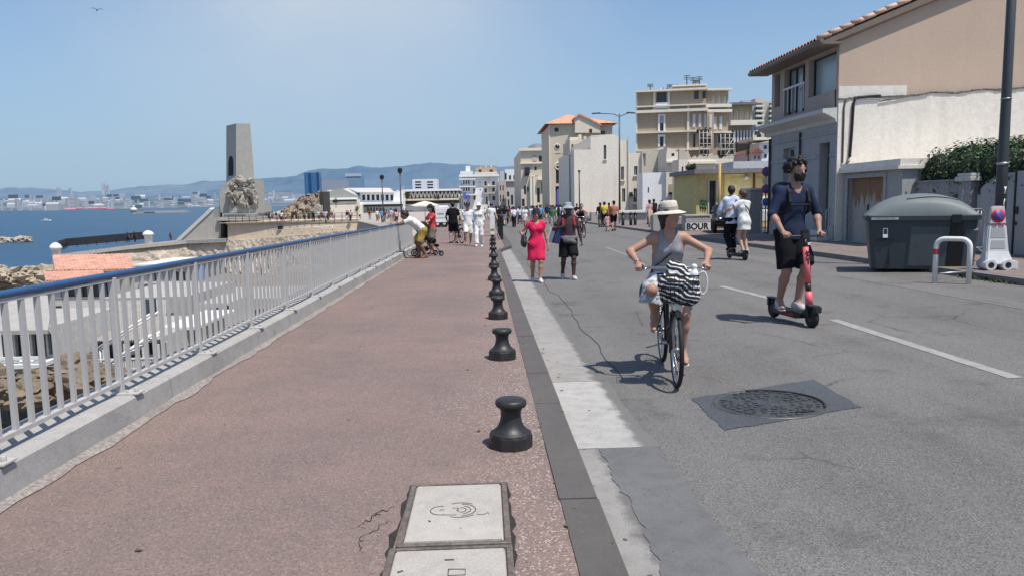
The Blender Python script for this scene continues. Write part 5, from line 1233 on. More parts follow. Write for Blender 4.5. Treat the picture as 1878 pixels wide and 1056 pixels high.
t = thing('wall_coping', 'bright white coping slab lying on the long low concrete wall', 'coping', (a.x, 57.8, a.z)); MB().box(0, b.x-a.x, 0, .8, .0, .18).build('slab', M_WHITE, t)
concrete_block(1072, 1083, 389.5, 408, 72, .8, M_PLINTH, 'small grey concrete block at the foot of the cream wall, left one')
concrete_block(1084, 1095, 389.5, 408, 71, .8, M_PLINTH, 'small grey concrete block at the foot of the cream wall, right one')
for i, px in enumerate((1142.5, 1157, 1165)):
    b = at(px, 421, 52); z1 = at(px, 394, 52).z; t = thing('black_bollard', ('black post of the far kerb, left one' if i == 0 else 'black post of the far kerb, middle one' if i == 1 else 'black post of the far kerb, right one'), 'bollard', b, 0, 'black posts along the far kerb')
    MB().tube([(0, 0, 0), (0, 0, z1-b.z)], .10, 8).build('post', M_BLACK, t); MB().ball((0, 0, z1-b.z+.05), .13, 8, 6).build('cap', M_BLACK, t)
for px in (1190.5, 1195):
    b = at(px, 424, 47); t = thing('wooden_post', 'pale yellowish post standing at the far kerb behind the cyclist, ' + ('left one' if px < 1193 else 'right one'), 'post', b); MB().tube([(0, 0, 0), (0, 0, at(px, 386, 47).z-b.z)], .06, 7).build('post', mat('pale_wood', (.42, .36, .24), .8), t)
concrete_block(1197, 1240, 394, 424, 41, .5, M_PLINTH, 'low concrete wall partly hidden behind the cyclist hat')
concrete_block(1228, 1276, 381, 392, 60, .6, M_CRM, 'low beige parapet in front of the dark framed garage doors')
# ------------------------------------------------------------------ monument on the terrace: a generic tall slab on carved base
MY = 138; mbse = at(440, 409, MY); M_MON = concrete_mat('monument_stone', (.41, .395, .36), streak=.4); M_MON2 = rock_mat('carved_stone', (.40, .37, .315), 1.5)
mon = thing('monument', 'tall grey stone slab monument with carved figures at its foot and a stair ramp', 'monument', mbse)
def mp_(px, py, dy=0): p = at(px, py, MY+dy); return (p.x-mbse.x, dy, p.z-mbse.z)
# slab: front and left faces seen, so it is turned a little
bl_, br_ = mp_(432, 330), mp_(465, 330); tl_, tr_ = mp_(433, 227), mp_(457, 226)
d1, d2 = Vector((bl_[0], 0, 0)), Vector((br_[0], 0, 0)); sw = (d2-d1).length; side = Vector((-2.9, 3.6, 0))
m = MB(); zb, zt_ = mp_(440, 345)[2], tl_[2]
q = [Vector((bl_[0], 0, zb)), Vector((br_[0], .6, zb))]; q += [q[1]+side, q[0]+side]
q2 = [Vector((tl_[0], 0, zt_)), Vector((tr_[0], .6, zt_))]; q2 += [q2[1]+side, q2[0]+side]
i = [m._v(p) for p in q+q2]; m._f(i[4:]); 
for k in range(4): m._f((i[k], i[(k+1) % 4], i[4+(k+1) % 4], i[4+k]))
m.build('slab', M_MON, mon)
m = MB(); mid0, mid1 = (q[0]+q[3])/2, (q2[0]+q2[3])/2; out = Vector((-1, -.3, 0)).normalized()*.06
zA0 = mp_(430, 322)[2]; zA1 = mp_(430, 285)[2]; hw = side.normalized()*1.15; pts = []
cc = mid0+(mid1-mid0)*((zA0-zb)/(zt_-zb))
prof = [(-1, 0), (1, 0), (1, .62)]+[(math.cos(a), .62+.38*math.sin(a)) for a in [PI*k/8 for k in range(1, 8)]]+[(-1, .62)]
for u, v in prof: p = cc+hw*u+Vector((0, 0, (zA1-zA0)*v))+out; p += (mid1-mid0)*((zA1-zA0)*v/(zt_-zb))*1.0-Vector((0, 0, (zA1-zA0)*v)); pts.append(p)
m.poly(pts); m.build('niche', mat('dark_void', (.012, .012, .012)), mon, False)
m = MB(); 
for a, b, c, d, y0, y1 in ((418, 391, 478, 398, -3.0, 9), (412, 397, 484, 405, -4.2, 10), (430, 330, 466, 392, -.6, 6), (424, 376, 478, 391.5, -1.2, 7), (405, 351, 432, 391, -.4, 8), (466, 383, 479, 392, -1.6, 5)):
    p, r_ = mp_(a, d), mp_(c, b); m.box(p[0], r_[0], y0, y1, p[2], r_[2])
m.build('base', M_MON, mon, bevel=.08)
# weathered carved group as heaped stone masses
r4 = random.Random(12)
def lump(mb, c, r, seed, n=14, mm=9, amp=.35):
    n, mm = int(n*1.5), int(mm*1.5)
    c = Vector(c); rings = []
    for j in range(mm+1):
        th = PI*j/mm; row = []
        for k in range(n):
            ph = 2*PI*k/n; d = Vector((math.sin(th)*math.cos(ph), math.sin(th)*math.sin(ph), math.cos(th)))
            f = 1+amp*fbm(d.x*1.7+seed, d.y*1.7+d.z*2.1+seed*3, seed, 4)
            row.append(mb._v(c+Vector((d.x*r[0], d.y*r[1], d.z*r[2]))*f))
        rings.append(row)
    for A, B in zip(rings, rings[1:]):
        for k in range(n): mb._f((A[k], B[k], B[(k+1) % n], A[(k+1) % n]), False)
m = MB()
for px, py, rx, rzz in ((440, 332, 1.5, .9), (452, 340, 1.4, 1.0), (432, 342, 1.3, .9), (445, 352, 1.6, 1.2), (460, 352, 1.0, 1.4), (436, 360, .8, 1.6), (449, 368, .7, 1.6), (456, 372, .6, 1.5), (443, 374, .7, 1.4), (468, 345, .7, 1.2), (470, 362, .7, 1.8), (473, 374, .6, 1.5), (430, 372, .5, 1.6), (463, 333, .8, .8), (426, 355, .9, 1.0)):
    p = mp_(px, py); lump(m, (p[0], -.9+r4.uniform(-.4, .2), p[2]), (rx*.75, .8, rzz*.75), r4.randint(1, 99), 12, 8, .5)
o = m.build('carving', M_MON2, mon)
# stepped wing and long sloping ramp on the left
m = MB(); m.extry([mp_(px, py)[::2] for px, py in ((400, 351), (408, 337), (421, 328), (428, 327), (428, 385), (398, 385))], 1.0, 7); m.build('wing', M_MON, mon)
m = MB(); m.extry([mp_(px, py)[::2] for px, py in ((340, 440), (395, 386), (404, 384), (404, 400), (417, 400), (417, 441))], -3.5, 1); m.build('ramp', M_MON, mon)
for k, dy in ((0, -3.7), (1, 1.2)):
    m = MB(); a, b = mp_(338+8*k, 439-2*k), mp_(397+8*k, 384-2*k); dx = .75
    i = [m._v(p) for p in ((a[0], dy, a[2]), (a[0]+dx, dy, a[2]), (b[0]+dx, dy, b[2]), (b[0], dy, b[2]), (a[0], dy+.8, a[2]+.3), (a[0]+dx, dy+.8, a[2]+.3), (b[0]+dx, dy+.8, b[2]+.3), (b[0], dy+.8, b[2]+.3))]
    for f in ((0, 1, 2, 3), (4, 5, 6, 7), (0, 1, 5, 4), (1, 2, 6, 5), (2, 3, 7, 6), (3, 0, 4, 7)): m._f([i[x] for x in f])
    m.build('balustrade', M_TRIM, mon)
m = MB(); x0 = mp_(418, 393)[0]
for k in range(14): m.box(x0+.3+k*.27, x0+.3+k*.27+.16, -3.06, -2.99, mp_(418, 396)[2], mp_(418, 393.6)[2])
m.build('inscription', mat('dark_engraving', (.09, .075, .062)), mon)
# dark rail along the ochre wall top
t = thing('fence', 'dark post and rail fence along the top of the ochre wall by the monument', 'fence', at(430, 408, 126)); o0 = t.location.copy()
A, B = at(420, 408.5, 127.5), at(655, 403.3, 119.8); n = 18
for k in range(n+1):
    p = A.lerp(B, k/n); MB().tube([p-o0, p-o0+Vector((0, 0, 1.15))], .055, 5).build('post', M_BLACK, t)
m = MB(); 
for z in (.6, 1.12): m.tube([A-o0+Vector((0, 0, z)), B-o0+Vector((0, 0, z))], .03, 4)
m.build('rail', M_BLACK, t)
# handrail posts on the steps below
t = thing('fence', 'low pale handrail on the ledge under the ochre wall', 'fence', at(500, 430, 116)); o0 = t.location.copy(); A, B = at(500, 432, 123), at(610, 424, 119)
for k in range(7): p = A.lerp(B, k/6); MB().tube([p-o0, p-o0+Vector((0, 0, .8))], .05, 5).build('post', M_BANDS, t)
MB().tube([A-o0+Vector((0, 0, .8)), B-o0+Vector((0, 0, .8))], .05, 5).build('rail', M_BANDS, t)
# dark terrace fence and domed pillars
A, M1, B = at(113, 457, 124), at(130, 450, 126), at(266, 441, 129)
t = thing('fence', 'dark mesh fence along the seaward edge of the terrace between white domed pillars', 'fence', A); 
m = MB()
for a, b in ((at(108, 457, 123), at(123, 452, 127)), (at(123, 452, 127), at(266, 439, 130))):
    h = Vector((0, 0, 1.25)); m.poly([a-A, b-A, b-A+h, a-A+h])
    for k in range(9): p = a.lerp(b, k/8)-A; m.tube([p-Vector((0, 0, .3)), p+h*1.05], .05, 4)
m.build('mesh_panel', mat('dark_mesh', (.02, .024, .03), .7, .3, 3), t, False)
def dome_pillar(px, py0, py1, Y, label):
    b = at(px, py0, Y); h = at(px, py1, Y).z-b.z; t = thing('domed_pillar', label, 'pillar', b, 0, 'white domed terrace pillars')
    MB().lathe([(.62, -1), (.62, h*.45), (.8, h*.47), (.8, h*.55), (.55, h*.57)], 12).build('shaft', M_WHT, t); MB().lathe([(.85, h*.56), (.9, h*.64), (.7, h*.82), (.3, h*.97), (0, h)], 14).build('dome', M_WHT, t)
dome_pillar(103.5, 470, 445, 121, 'white domed pillar at the outer corner of the seaside terrace'); dome_pillar(272.5, 441, 423, 129, 'white domed pillar of the terrace beside the stair ramp')

# ------------------------------------------------------------------ cove buildings below the railing
M_WHITEW = paint('white_wash', (.56, .54, .50), .45); M_CORR = mat('weathered_corrugated', (.42, .395, .36), .8, .2, 1.2, .15, 20, .2, dirt=.4); M_WHITEWOOD = mat('white_wood', (.72, .71, .69), .7, .1, 2)
def cove_box(name, label, px0, px1, pyt, pyb, Y, dep, m_, holes=(), group=None, roof=None, over=.3, cat='cabin', frame=False, pitch=0):
    b = Bld(name, label, cat, px0, px1, pyt, Y, dep, m_, pyb=pyb, holes=holes, frame=frame, group=group, roofm=M_CONC)
    return b
# two orange roofed cabins
def pitched(b, px0, px1, pyr, pye, dep, m_, name='roof', over=.5):
    """front slope falling towards the camera from ridge pyr to eave pye, drawn with tile courses"""
    x0, x1 = b.x(px0), b.x(px1); ze = b.z((px0+px1)/2, pye); yr = dep; Yr = b.Y+yr
    zr = at((px0+px1)/2, pyr, Yr).z-b.z0; sx = Yr/b.Y; xr0 = at(px0+2, pyr, Yr).x-b.A.x; xr1 = at(px1-6, pyr, Yr).x-b.A.x
    mb = MB(); n = 26; r = []
    for j in range(n+1):
        f = j/n; lift = .05*(1 if j % 2 else 0); row = []
        for i in range(41):
            g = i/40; x = (x0+(x1-x0)*g)*(1-f)+(xr0+(xr1-xr0)*g)*f; row.append(mb._v((x, -over+(yr+over)*f, ze+(zr-ze)*f+.06*abs(math.sin(g*PI*20)))))
        r.append(row)
    for j in range(n):
        for i in range(40): mb._f((r[j][i], r[j][i+1], r[j+1][i+1], r[j+1][i]))
    mb.poly([(x0, -over, ze), (x1, -over, ze), (x1, -over, ze-.2), (x0, -over, ze-.2)]); mb.poly([(x1, -over, ze), (xr1, yr, zr), (xr1, yr, ze-1), (x1, 0, ze-1)])
    mb.poly([(x0, -over, ze), (xr0, yr, zr), (xr0, yr, ze-1), (x0, 0, ze-1)])
    return mb.build(name, m_, b.t, False)
M_TILE3 = tile_mat('salmon_tile', (.64, .33, .23))
o1 = cove_box('cabin', 'long low cabin with the upper salmon tiled roof below the terrace wall', 98, 238, 494, 530, 74, 9, M_WHITEW, [(150, 500, 162, 520), (180, 500, 190, 520)]); pitched(o1, 94, 242, 467, 494, 9, M_TILE3)
o2 = cove_box('cabin', 'lower cabin with a salmon tiled roof and a dark open veranda', 82, 192, 513, 560, 62, 6, M_WHITEW, [(95, 518, 130, 545), (134, 518, 150, 545), (152, 518, 190, 545)]); pitched(o2, 77, 194, 497, 513, 5, M_TILE3)
# white building with a row of windows
o3 = cove_box('cabin', 'white flat roofed cabin with a row of dark windows beside the stone wall', 243, 345, 486, 560, 66, 8, M_WHITEW, [(270, 498, 284, 516), (288, 498, 300, 516), (304, 498, 318, 516), (322, 498, 336, 516)], frame=True); o3.box('roof_edge', M_BANDS, 240, 484, 347, 487, -.5, 8); o3.box('sill', M_WHITE, 243, 517, 345, 519.5, -.2, 0)
m = MB(); p = at(364, 500, 60); bt = thing('tarpaulin', 'pale blue tarpaulin hanging beside the white cabin', 'tarpaulin', p); n = 8; a, b_ = at(357, 487, 60)-p, at(372, 487, 60)-p; c = at(360, 515, 60)-p
for k in range(n):
    f, g = k/n, (k+1)/n; A, B = a.lerp(b_, f), a.lerp(b_, g); y = lambda q: .12*math.sin(q*14); m.poly([A+Vector((0, y(f), 0)), B+Vector((0, y(g), 0)), B+Vector((0, y(g)*1.5, c.z-a.z)), A+Vector((0, y(f)*1.5, c.z-a.z))])
m.build('cloth', mat('blue_tarp', (.16, .30, .60), .7), bt, False)
# shed with corrugated roof, porch, white railing and stair
s1 = cove_box('shed', 'big weathered shed with a corrugated sloping roof and shady porch', 118, 292, 622, 690, 34, 7, M_WHITEW, [(130, 628, 150, 660), (165, 628, 185, 665), (215, 628, 240, 655), (250, 628, 285, 650)], cat='shed')
x0, x1 = s1.x(116), s1.x(294); ze = s1.z(200, 621); Yr = 34+7; zr = at(200, 552, Yr).z-s1.z0; m = MB(); N = 90
A0, A1 = at(112, 556, Yr).x-s1.A.x, at(305, 545, Yr).x-s1.A.x; rows = [[], []]
for i in range(N+1):
    g = i/N; w_ = .045*math.sin(i*PI); h = .05*(i % 2)
    rows[0].append(m._v((x0+(x1-x0)*g, -.6, ze+h))); rows[1].append(m._v((A0+(A1-A0)*g, 7, zr+h)))
for i in range(N): m._f((rows[0][i], rows[0][i+1], rows[1][i+1], rows[1][i]))
m.build('roof', M_CORR, s1.t, False)
q = MB(); q.box(s1.x(185), s1.x(206), 3.2, 3.6, ze+.5, ze+1.35); q.build('skylight', M_PANE, s1.t)
for px in (120, 153, 190, 229, 262, 290): s1.box('post', M_WHITEWOOD, px, 622, px+3, 676, -1.2, -1.1)
m = MB(); 
for i in range(44): x = s1.x(122)+(s1.x(288)-s1.x(122))*i/43; m.box(x-.025, x+.025, -1.22, -1.16, s1.z(200, 668), s1.z(200, 650))
m.box(s1.x(120), s1.x(290), -1.24, -1.14, s1.z(200, 650), s1.z(200, 648)); m.box(s1.x(120), s1.x(290), -1.24, -1.14, s1.z(200, 668), s1.z(200, 666)); m.build('balustrade', M_WHITEWOOD, s1.t)
st = at(165, 690, 31); t = thing('staircase', 'white painted outdoor stair climbing to the shed porch', 'stairs', st); m = MB()
for k in range(9): m.box(.28*k, .28*k+.32, 0, .9, .18*k, .18*k+.05)
m.build('tread', M_WHITEWOOD, t)
for y in (-.05, .95): m = MB(); m.tube([(0, y, 0), (2.6, y, 1.65)], .07, 5); m.tube([(0, y, .9), (2.6, y, 2.5)], .05, 5); m.tube([(0, y, 0), (0, y, .9)], .04, 5); m.build('stringer', M_WHITEWOOD, t)
# left shed with white posts
s3 = cove_box('shed', 'pale shed with a sheet roof and dark porch behind white posts at the left edge', -60, 82, 603, 690, 30, 6, M_WHITEW, [(-50, 610, -5, 660), (2, 610, 28, 655), (34, 610, 60, 655), (64, 612, 78, 650)], cat='shed')
m = MB(); x0, x1 = s3.x(-64), s3.x(86); ze = s3.z(20, 601); Yr = 36; zr = at(20, 543, Yr).z-s3.z0; a0, a1 = at(-40, 545, Yr).x-s3.A.x, at(96, 538, Yr).x-s3.A.x
m.poly([(x0, -.7, ze), (x1, -.7, ze), (a1, 6, zr), (a0, 6, zr)]); m.poly([(x0, -.7, ze), (x1, -.7, ze), (x1, -.7, ze-.15), (x0, -.7, ze-.15)]); m.poly([(x1, -.7, ze), (a1, 6, zr), (a1, 6, ze-.8), (x1, 0, ze-.8)]); m.build('roof', M_CORR, s3.t, False)
for px in (-30, 5, 24, 55, 78): s3.box('post', M_WHITEWOOD, px, 602, px+3.5, 650, -1.1, -1.0)
m = MB(); m.box(s3.x(-60), s3.x(82), -1.12, -1.0, s3.z(20, 650), s3.z(20, 645)); m.box(s3.x(-60), s3.x(82), -1.3, 0, s3.z(20, 664), s3.z(20, 657))
for i in range(7):
    x = s3.x(-60)+(s3.x(82)-s3.x(-60))*i/7; w_ = (s3.x(82)-s3.x(-60))/7
    m.tube([(x, -1.06, s3.z(20, 657)), (x+w_, -1.06, s3.z(20, 647))], .05, 4); m.tube([(x, -1.06, s3.z(20, 647)), (x+w_, -1.06, s3.z(20, 657))], .05, 4)
m.build('balustrade', M_WHITEWOOD, s3.t)
# white and beige cabins farther along the foot of the wall
s4 = cove_box('cabin', 'white cabin terrace with a slanting awning frame under the rubble wall', 296, 352, 598, 640, 38, 5, M_WHITEW, [(300, 606, 318, 628), (324, 606, 345, 625)]); s4.box('roof_edge', M_WHITEWOOD, 290, 594, 360, 599, -1, 5)
s5 = cove_box('cabin', 'small white cabin half hidden by the railing below the beige wall', 360, 420, 556, 600, 48, 5, M_WHITEW, [(366, 564, 374, 578), (382, 564, 392, 578), (402, 560, 410, 575)])
s6 = cove_box('terrace_deck', 'pale concrete sun terrace below the stone wall', 345, 520, 548, 560, 55, 8, M_CONC, cat='terrace')
s7 = cove_box('terrace_deck', 'long pale lower sun deck between the corrugated shed and the white cabin', 185, 345, 545, 575, 50, 9, M_CONC, cat='terrace')
# boulders on the shore and below the sheds
def boulder(label, x, y, z, r, seed, m_=M_ROCK, group='boulders of the cove shore', sq=.65):
    mb = MB(); lump(mb, (0, 0, 0), (r*1.2, r, r*sq), seed, 12, 8, .55); o = mb.build('boulder', m_); o.location = (x, y, z); tag(o, label, 'boulder', group); return o
r5 = random.Random(21); M_ROCKD = rock_mat('shaded_rock', (.24, .19, .14), 1.6)  # shadow below the sheds put into a darker rock colour
for k in range(42):
    px, py, Y = r5.uniform(-10, 105), r5.uniform(503, 530), r5.uniform(104, 124)
    p = at(px, py, Y); boulder('pale boulder of the heaped shore at the left edge below the terrace', p.x, p.y, p.z, r5.uniform(.7, 2.0), k)
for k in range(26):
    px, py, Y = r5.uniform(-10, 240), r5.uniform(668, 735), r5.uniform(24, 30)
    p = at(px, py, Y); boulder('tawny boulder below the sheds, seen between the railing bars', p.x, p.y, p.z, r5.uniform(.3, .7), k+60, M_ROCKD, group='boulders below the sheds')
p = at(20, 442, 330)
t = thing('islet', 'low pale rocky breakwater in the water at the left edge', 'rock', p); m = MB()
for k in range(16): lump(m, (r5.uniform(-13, 7), r5.uniform(-3, 3), r5.uniform(-.8, .5)), (2.6, 2.2, 1.6), k, 10, 7, .5)
m.build('rock', M_ROCK, t)
# sailboat, pier with little lighthouse, ferry quay
p = at(85, 407, 900); p.z = SEA; t = thing('sailboat', 'small white sailboat with bare mast on the blue water at left', 'sailboat', p); k_ = 900/FPX
m = MB(); L_ = 9*k_; 
st_ = [(-1, .35, 0), (-.5, .5, 0), (.2, .5, .05), (.8, .25, .15), (1, .02, .25)]; rg = []
for x, w, z in st_: rg.append([m._v(q) for q in ((x*L_, -w*1.6, .2), (x*L_, -w*2.2, 1.4+z), (x*L_, w*2.2, 1.4+z), (x*L_, w*1.6, .2))])
for a, b in zip(rg, rg[1:]):
    for i in range(4): m._f((a[i], a[(i+1) % 4], b[(i+1) % 4], b[i]))
m._f(rg[0]); m.box(-2, 1.5, -.8, .8, 1.4, 2.1); m.build('hull', M_WHT, t); m = MB(); m.tube([(.6, 0, 1.4), (0, 0, 16)], .14, 6); m.tube([(.3, 0, 3), (-4.5, 0, 2.7)], .2, 6); m.build('mast', M_STEEL, t)
p0, p1 = at(246, 396, 1700), at(372, 391, 1800); p0.z = SEA; t = thing('pier', 'long stone breakwater with a stubby round light tower at its end', 'pier', p0); dx = p1.x-p0.x
m = MB(); m.box(0, dx, 0, 25, -2, 3.2); m.box(22, 45, -1, 20, 3.2, 5.2); m.box(dx*.4, dx, 3, 10, 3.2, 5); m.build('mole', paint('pier_stone', (.42, .41, .38)), t); m = MB(); m.lathe([(6.5, -2), (6, 6), (7, 6.2), (6.8, 10), (4.5, 12.5), (2, 13), (1.8, 16), (2.3, 16.3), (0, 18)], 12); m.tf((6, 6, 0)); m.build('light_tower', M_CRM, t)
# quay sheds, red, and the city behind: small separate blocks
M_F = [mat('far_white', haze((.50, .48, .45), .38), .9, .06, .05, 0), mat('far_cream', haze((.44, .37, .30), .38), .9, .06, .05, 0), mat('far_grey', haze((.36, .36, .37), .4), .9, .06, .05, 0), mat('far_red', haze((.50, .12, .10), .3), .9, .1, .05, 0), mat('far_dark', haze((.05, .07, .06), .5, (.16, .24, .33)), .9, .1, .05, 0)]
fb = []
for k in range(6):
    w, d, h = [(1, .6, 1), (1.8, .7, .7), (.6, .6, 1.9), (1.2, .5, 1.2), (2.6, .8, .5), (.7, .7, 1.4)][k]
    m = MB(); m.box(-w/2, w/2, -d/2, d/2, -.6, h); m.mi = 1
    for i in range(3):
        if k in (0, 2, 3, 5): m.box(-w*.42, w*.42, -d/2-.02, -d/2, h*(.2+.26*i), h*(.3+.26*i), 'k')
    if k in (1, 4): m.mi = 0; m.extrx([(-d/2, h), (d/2, h), (0, h+.25)], -w/2, w/2)
    fb.append(m)
FM = {}
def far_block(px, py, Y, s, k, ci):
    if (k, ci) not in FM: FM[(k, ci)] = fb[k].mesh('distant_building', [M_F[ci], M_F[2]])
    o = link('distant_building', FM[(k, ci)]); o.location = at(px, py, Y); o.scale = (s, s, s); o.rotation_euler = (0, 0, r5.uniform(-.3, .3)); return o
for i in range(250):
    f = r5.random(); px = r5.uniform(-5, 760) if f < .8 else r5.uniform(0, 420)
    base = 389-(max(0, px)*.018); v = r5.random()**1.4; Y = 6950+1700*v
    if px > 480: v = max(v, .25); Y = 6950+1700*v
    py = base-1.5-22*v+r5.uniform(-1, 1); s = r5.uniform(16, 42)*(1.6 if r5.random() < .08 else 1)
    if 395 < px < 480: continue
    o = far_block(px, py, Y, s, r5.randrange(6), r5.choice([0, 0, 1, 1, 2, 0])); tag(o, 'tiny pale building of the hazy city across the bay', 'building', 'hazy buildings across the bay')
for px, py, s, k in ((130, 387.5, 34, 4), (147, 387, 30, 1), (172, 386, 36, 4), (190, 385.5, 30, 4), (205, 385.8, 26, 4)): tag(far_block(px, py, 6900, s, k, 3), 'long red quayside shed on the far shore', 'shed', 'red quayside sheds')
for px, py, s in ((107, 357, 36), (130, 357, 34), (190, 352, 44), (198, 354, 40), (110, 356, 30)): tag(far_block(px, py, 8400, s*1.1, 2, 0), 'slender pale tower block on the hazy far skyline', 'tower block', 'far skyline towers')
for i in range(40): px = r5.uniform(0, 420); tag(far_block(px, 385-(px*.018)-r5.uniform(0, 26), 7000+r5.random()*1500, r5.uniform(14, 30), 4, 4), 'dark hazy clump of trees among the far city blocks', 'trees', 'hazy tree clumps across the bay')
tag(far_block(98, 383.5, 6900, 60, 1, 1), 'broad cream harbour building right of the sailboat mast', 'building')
# twin blue glass tower and pale towers behind the museum
def far_tower(label, px0, px1, pyt, pyb, Y, m_, extra=None):
    a, b = at(px0, pyb, Y), at(px1, pyb, Y); h = at((px0+px1)/2, pyt, Y).z-a.z; t = thing('tower', label, 'tower', a); MB().box(0, b.x-a.x, 0, (b.x-a.x)*.8, -20, h).build('shaft', m_, t); return t, b.x-a.x, h
M_BG1 = mat('blue_glass', (.06, .16, .30), .3, .1, .02, 0); M_BG2 = mat('deep_blue_glass', (.015, .07, .16), .3, .1, .02, 0); M_BG3 = mat('pale_blue_glass', (.17, .29, .42), .4, .1, .02, 0)
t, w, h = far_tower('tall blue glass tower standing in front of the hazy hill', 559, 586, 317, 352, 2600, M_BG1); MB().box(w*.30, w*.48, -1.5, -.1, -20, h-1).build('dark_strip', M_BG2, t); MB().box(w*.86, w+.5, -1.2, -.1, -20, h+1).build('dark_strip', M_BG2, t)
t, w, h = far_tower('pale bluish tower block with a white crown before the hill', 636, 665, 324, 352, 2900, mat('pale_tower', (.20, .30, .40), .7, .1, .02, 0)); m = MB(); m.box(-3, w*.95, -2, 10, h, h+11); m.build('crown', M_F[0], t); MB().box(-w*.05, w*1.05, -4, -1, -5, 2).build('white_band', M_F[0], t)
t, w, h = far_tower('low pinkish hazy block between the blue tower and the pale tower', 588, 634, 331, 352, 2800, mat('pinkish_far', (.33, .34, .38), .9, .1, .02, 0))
# white apartment slab
wb = Bld('apartment_block', 'white apartment block with two columns of dark balconies behind the plaza', 'building', 756, 801, 329, 520, 20, M_WHT, pyb=372, frame=False, holes=[(q, y, q+11, y+3) for q in (762, 784) for y in (333, 338, 343, 348)])
# long museum like building with colonnade
mu = Bld('museum', 'long white museum building with a colonnade of dark openings and grey roof', 'building', 660, 738, 352, 240, 40, M_WHT, pyb=392, frame=False, rec=1.2, holes=[(664+8.6*k, 357.5, 669.5+8.6*k, 368) for k in range(7)]+[(672+5.6*k, 381, 675.5+5.6*k, 389) for k in range(6)])
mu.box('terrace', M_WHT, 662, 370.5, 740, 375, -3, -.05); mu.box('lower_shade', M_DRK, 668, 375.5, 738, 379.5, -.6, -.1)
m = MB(); c = lambda px, py, y: (mu.x(px), y, mu.z(px, py)); m.poly([c(658, 353, -1.5), c(726, 353.5, -1.5), c(706, 344, 12), c(624, 344, 12)]); m.poly([c(601, 350, -2), c(628, 345, 10), c(659, 359, -2)]); m.build('roof', mat('pinkish_roof', (.58, .53, .50), .8), mu.t, False)
m = MB(); m.poly([c(604, 358, -2.2), c(612, 349, -2.2), c(630, 346, -2.2), c(660, 361, -2.2), c(656, 366, -2.2), c(608, 366, -2.2)]); m.build('gable', mat('grey_green_roof', (.33, .345, .31), .8, .2, .2), mu.t, False)
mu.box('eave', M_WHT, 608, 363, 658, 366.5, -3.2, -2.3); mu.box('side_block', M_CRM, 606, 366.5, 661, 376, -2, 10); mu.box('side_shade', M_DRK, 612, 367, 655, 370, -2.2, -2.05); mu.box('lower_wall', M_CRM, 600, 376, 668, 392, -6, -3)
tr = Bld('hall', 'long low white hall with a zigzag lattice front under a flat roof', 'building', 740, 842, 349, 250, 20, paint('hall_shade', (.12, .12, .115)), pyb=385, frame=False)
tr.box('roof_slab', M_WHT, 738, 347.5, 844, 351, -2, 20)
m = MB()
for k in range(13):
    a = 752+7*k; m.tube([c_ for c_ in ((tr.x(a), -.4, tr.z(a, 364)), (tr.x(a+3.5), -.4, tr.z(a, 351.5)), (tr.x(a+7), -.4, tr.z(a, 364)))], .42, 4)
m.build('lattice', M_WHT, tr.t); tr.box('terrace', M_BEIGE, 738, 364.5, 842, 368, -3, -.1); tr.box('lower_wall', M_GRYP, 740, 374, 842, 386, -1.5, -.1)
for i, (px, py, ww) in enumerate(((746, 362, 15), (803, 364, 14), (600, 388, 18), (616, 372, 14), (655, 386, 14))):
    tree(['round dark evergreen by the zigzag hall, left one', 'round dark evergreen by the zigzag hall, right one', 'small green tree beside the rock mound', 'dark green bush under the grey gable roof', 'small dark tree before the museum steps'][i], px, py+8, py-8, 200, ww, M_DLEAF, 'trees on the plaza', 500, 30+i)
# mound of rubble ruin with a cut face
mb = MB(); rb = at(560, 404, 165); t = thing('ruin', 'brown rubble ruin mound with a sheer dark cut edge at its right end', 'ruin', rb); NX_, NY_ = 40, 16
prof = [(508, 404), (516, 392), (528, 381), (545, 371), (560, 362), (575, 356), (586, 352), (590, 352), (592, 404)]
def hprof(px):
    for (a, ya), (b, yb) in zip(prof, prof[1:]):
        if a <= px <= b: return ya+(yb-ya)*(px-a)/(b-a)
    return 404
g = []
for j in range(NY_+1):
    row = []
    for i in range(NX_+1):
        px = 508+83.9*i/NX_; top = at(px, hprof(px), 165).z-rb.z; x = at(px, 404, 165).x-rb.x; f = j/NY_; z = top*math.sin(f*PI*.5)**.7 if j < NY_ else top
        row.append(mb._v((x+.3*fbm(i*.8, j*.7, 3), -4*(1-f)+.8*fbm(i*.5, j*.6, 5), z+.5*fbm(i*.6, j*.6, 7)*min(1, z))))
    g.append(row)
bk = [mb._v((mb.v[q][0], 6, 0)) for q in g[-1]]
for j in range(NY_):
    for i in range(NX_): mb._f((g[j][i], g[j][i+1], g[j+1][i+1], g[j+1][i]))
for i in range(NX_): mb._f((g[-1][i], g[-1][i+1], bk[i+1], bk[i]))
mb._f([g[j][-1] for j in range(NY_+1)]+[bk[-1]])
mb.build('mound', rock_mat('brown_rubble', (.34, .265, .205), 1.2), t); 
q0, q1 = at(589, 404, 164), at(594, 352, 164); MB().box(q0.x-rb.x, q1.x-rb.x, -1.5, 5, 0, q1.z-rb.z).build('cut_face', mat('dark_stone', (.05, .045, .04)), t)
q0, q1 = at(572, 404, 161), at(588, 375, 161); m = MB(); m.extry([(q0.x-rb.x-1, 0), (q1.x-rb.x, 0), (q1.x-rb.x, (q1.z-rb.z)*.9), (q1.x-rb.x-.9, q1.z-rb.z)], -5, -2); m.build('buttress', M_MON2, t)
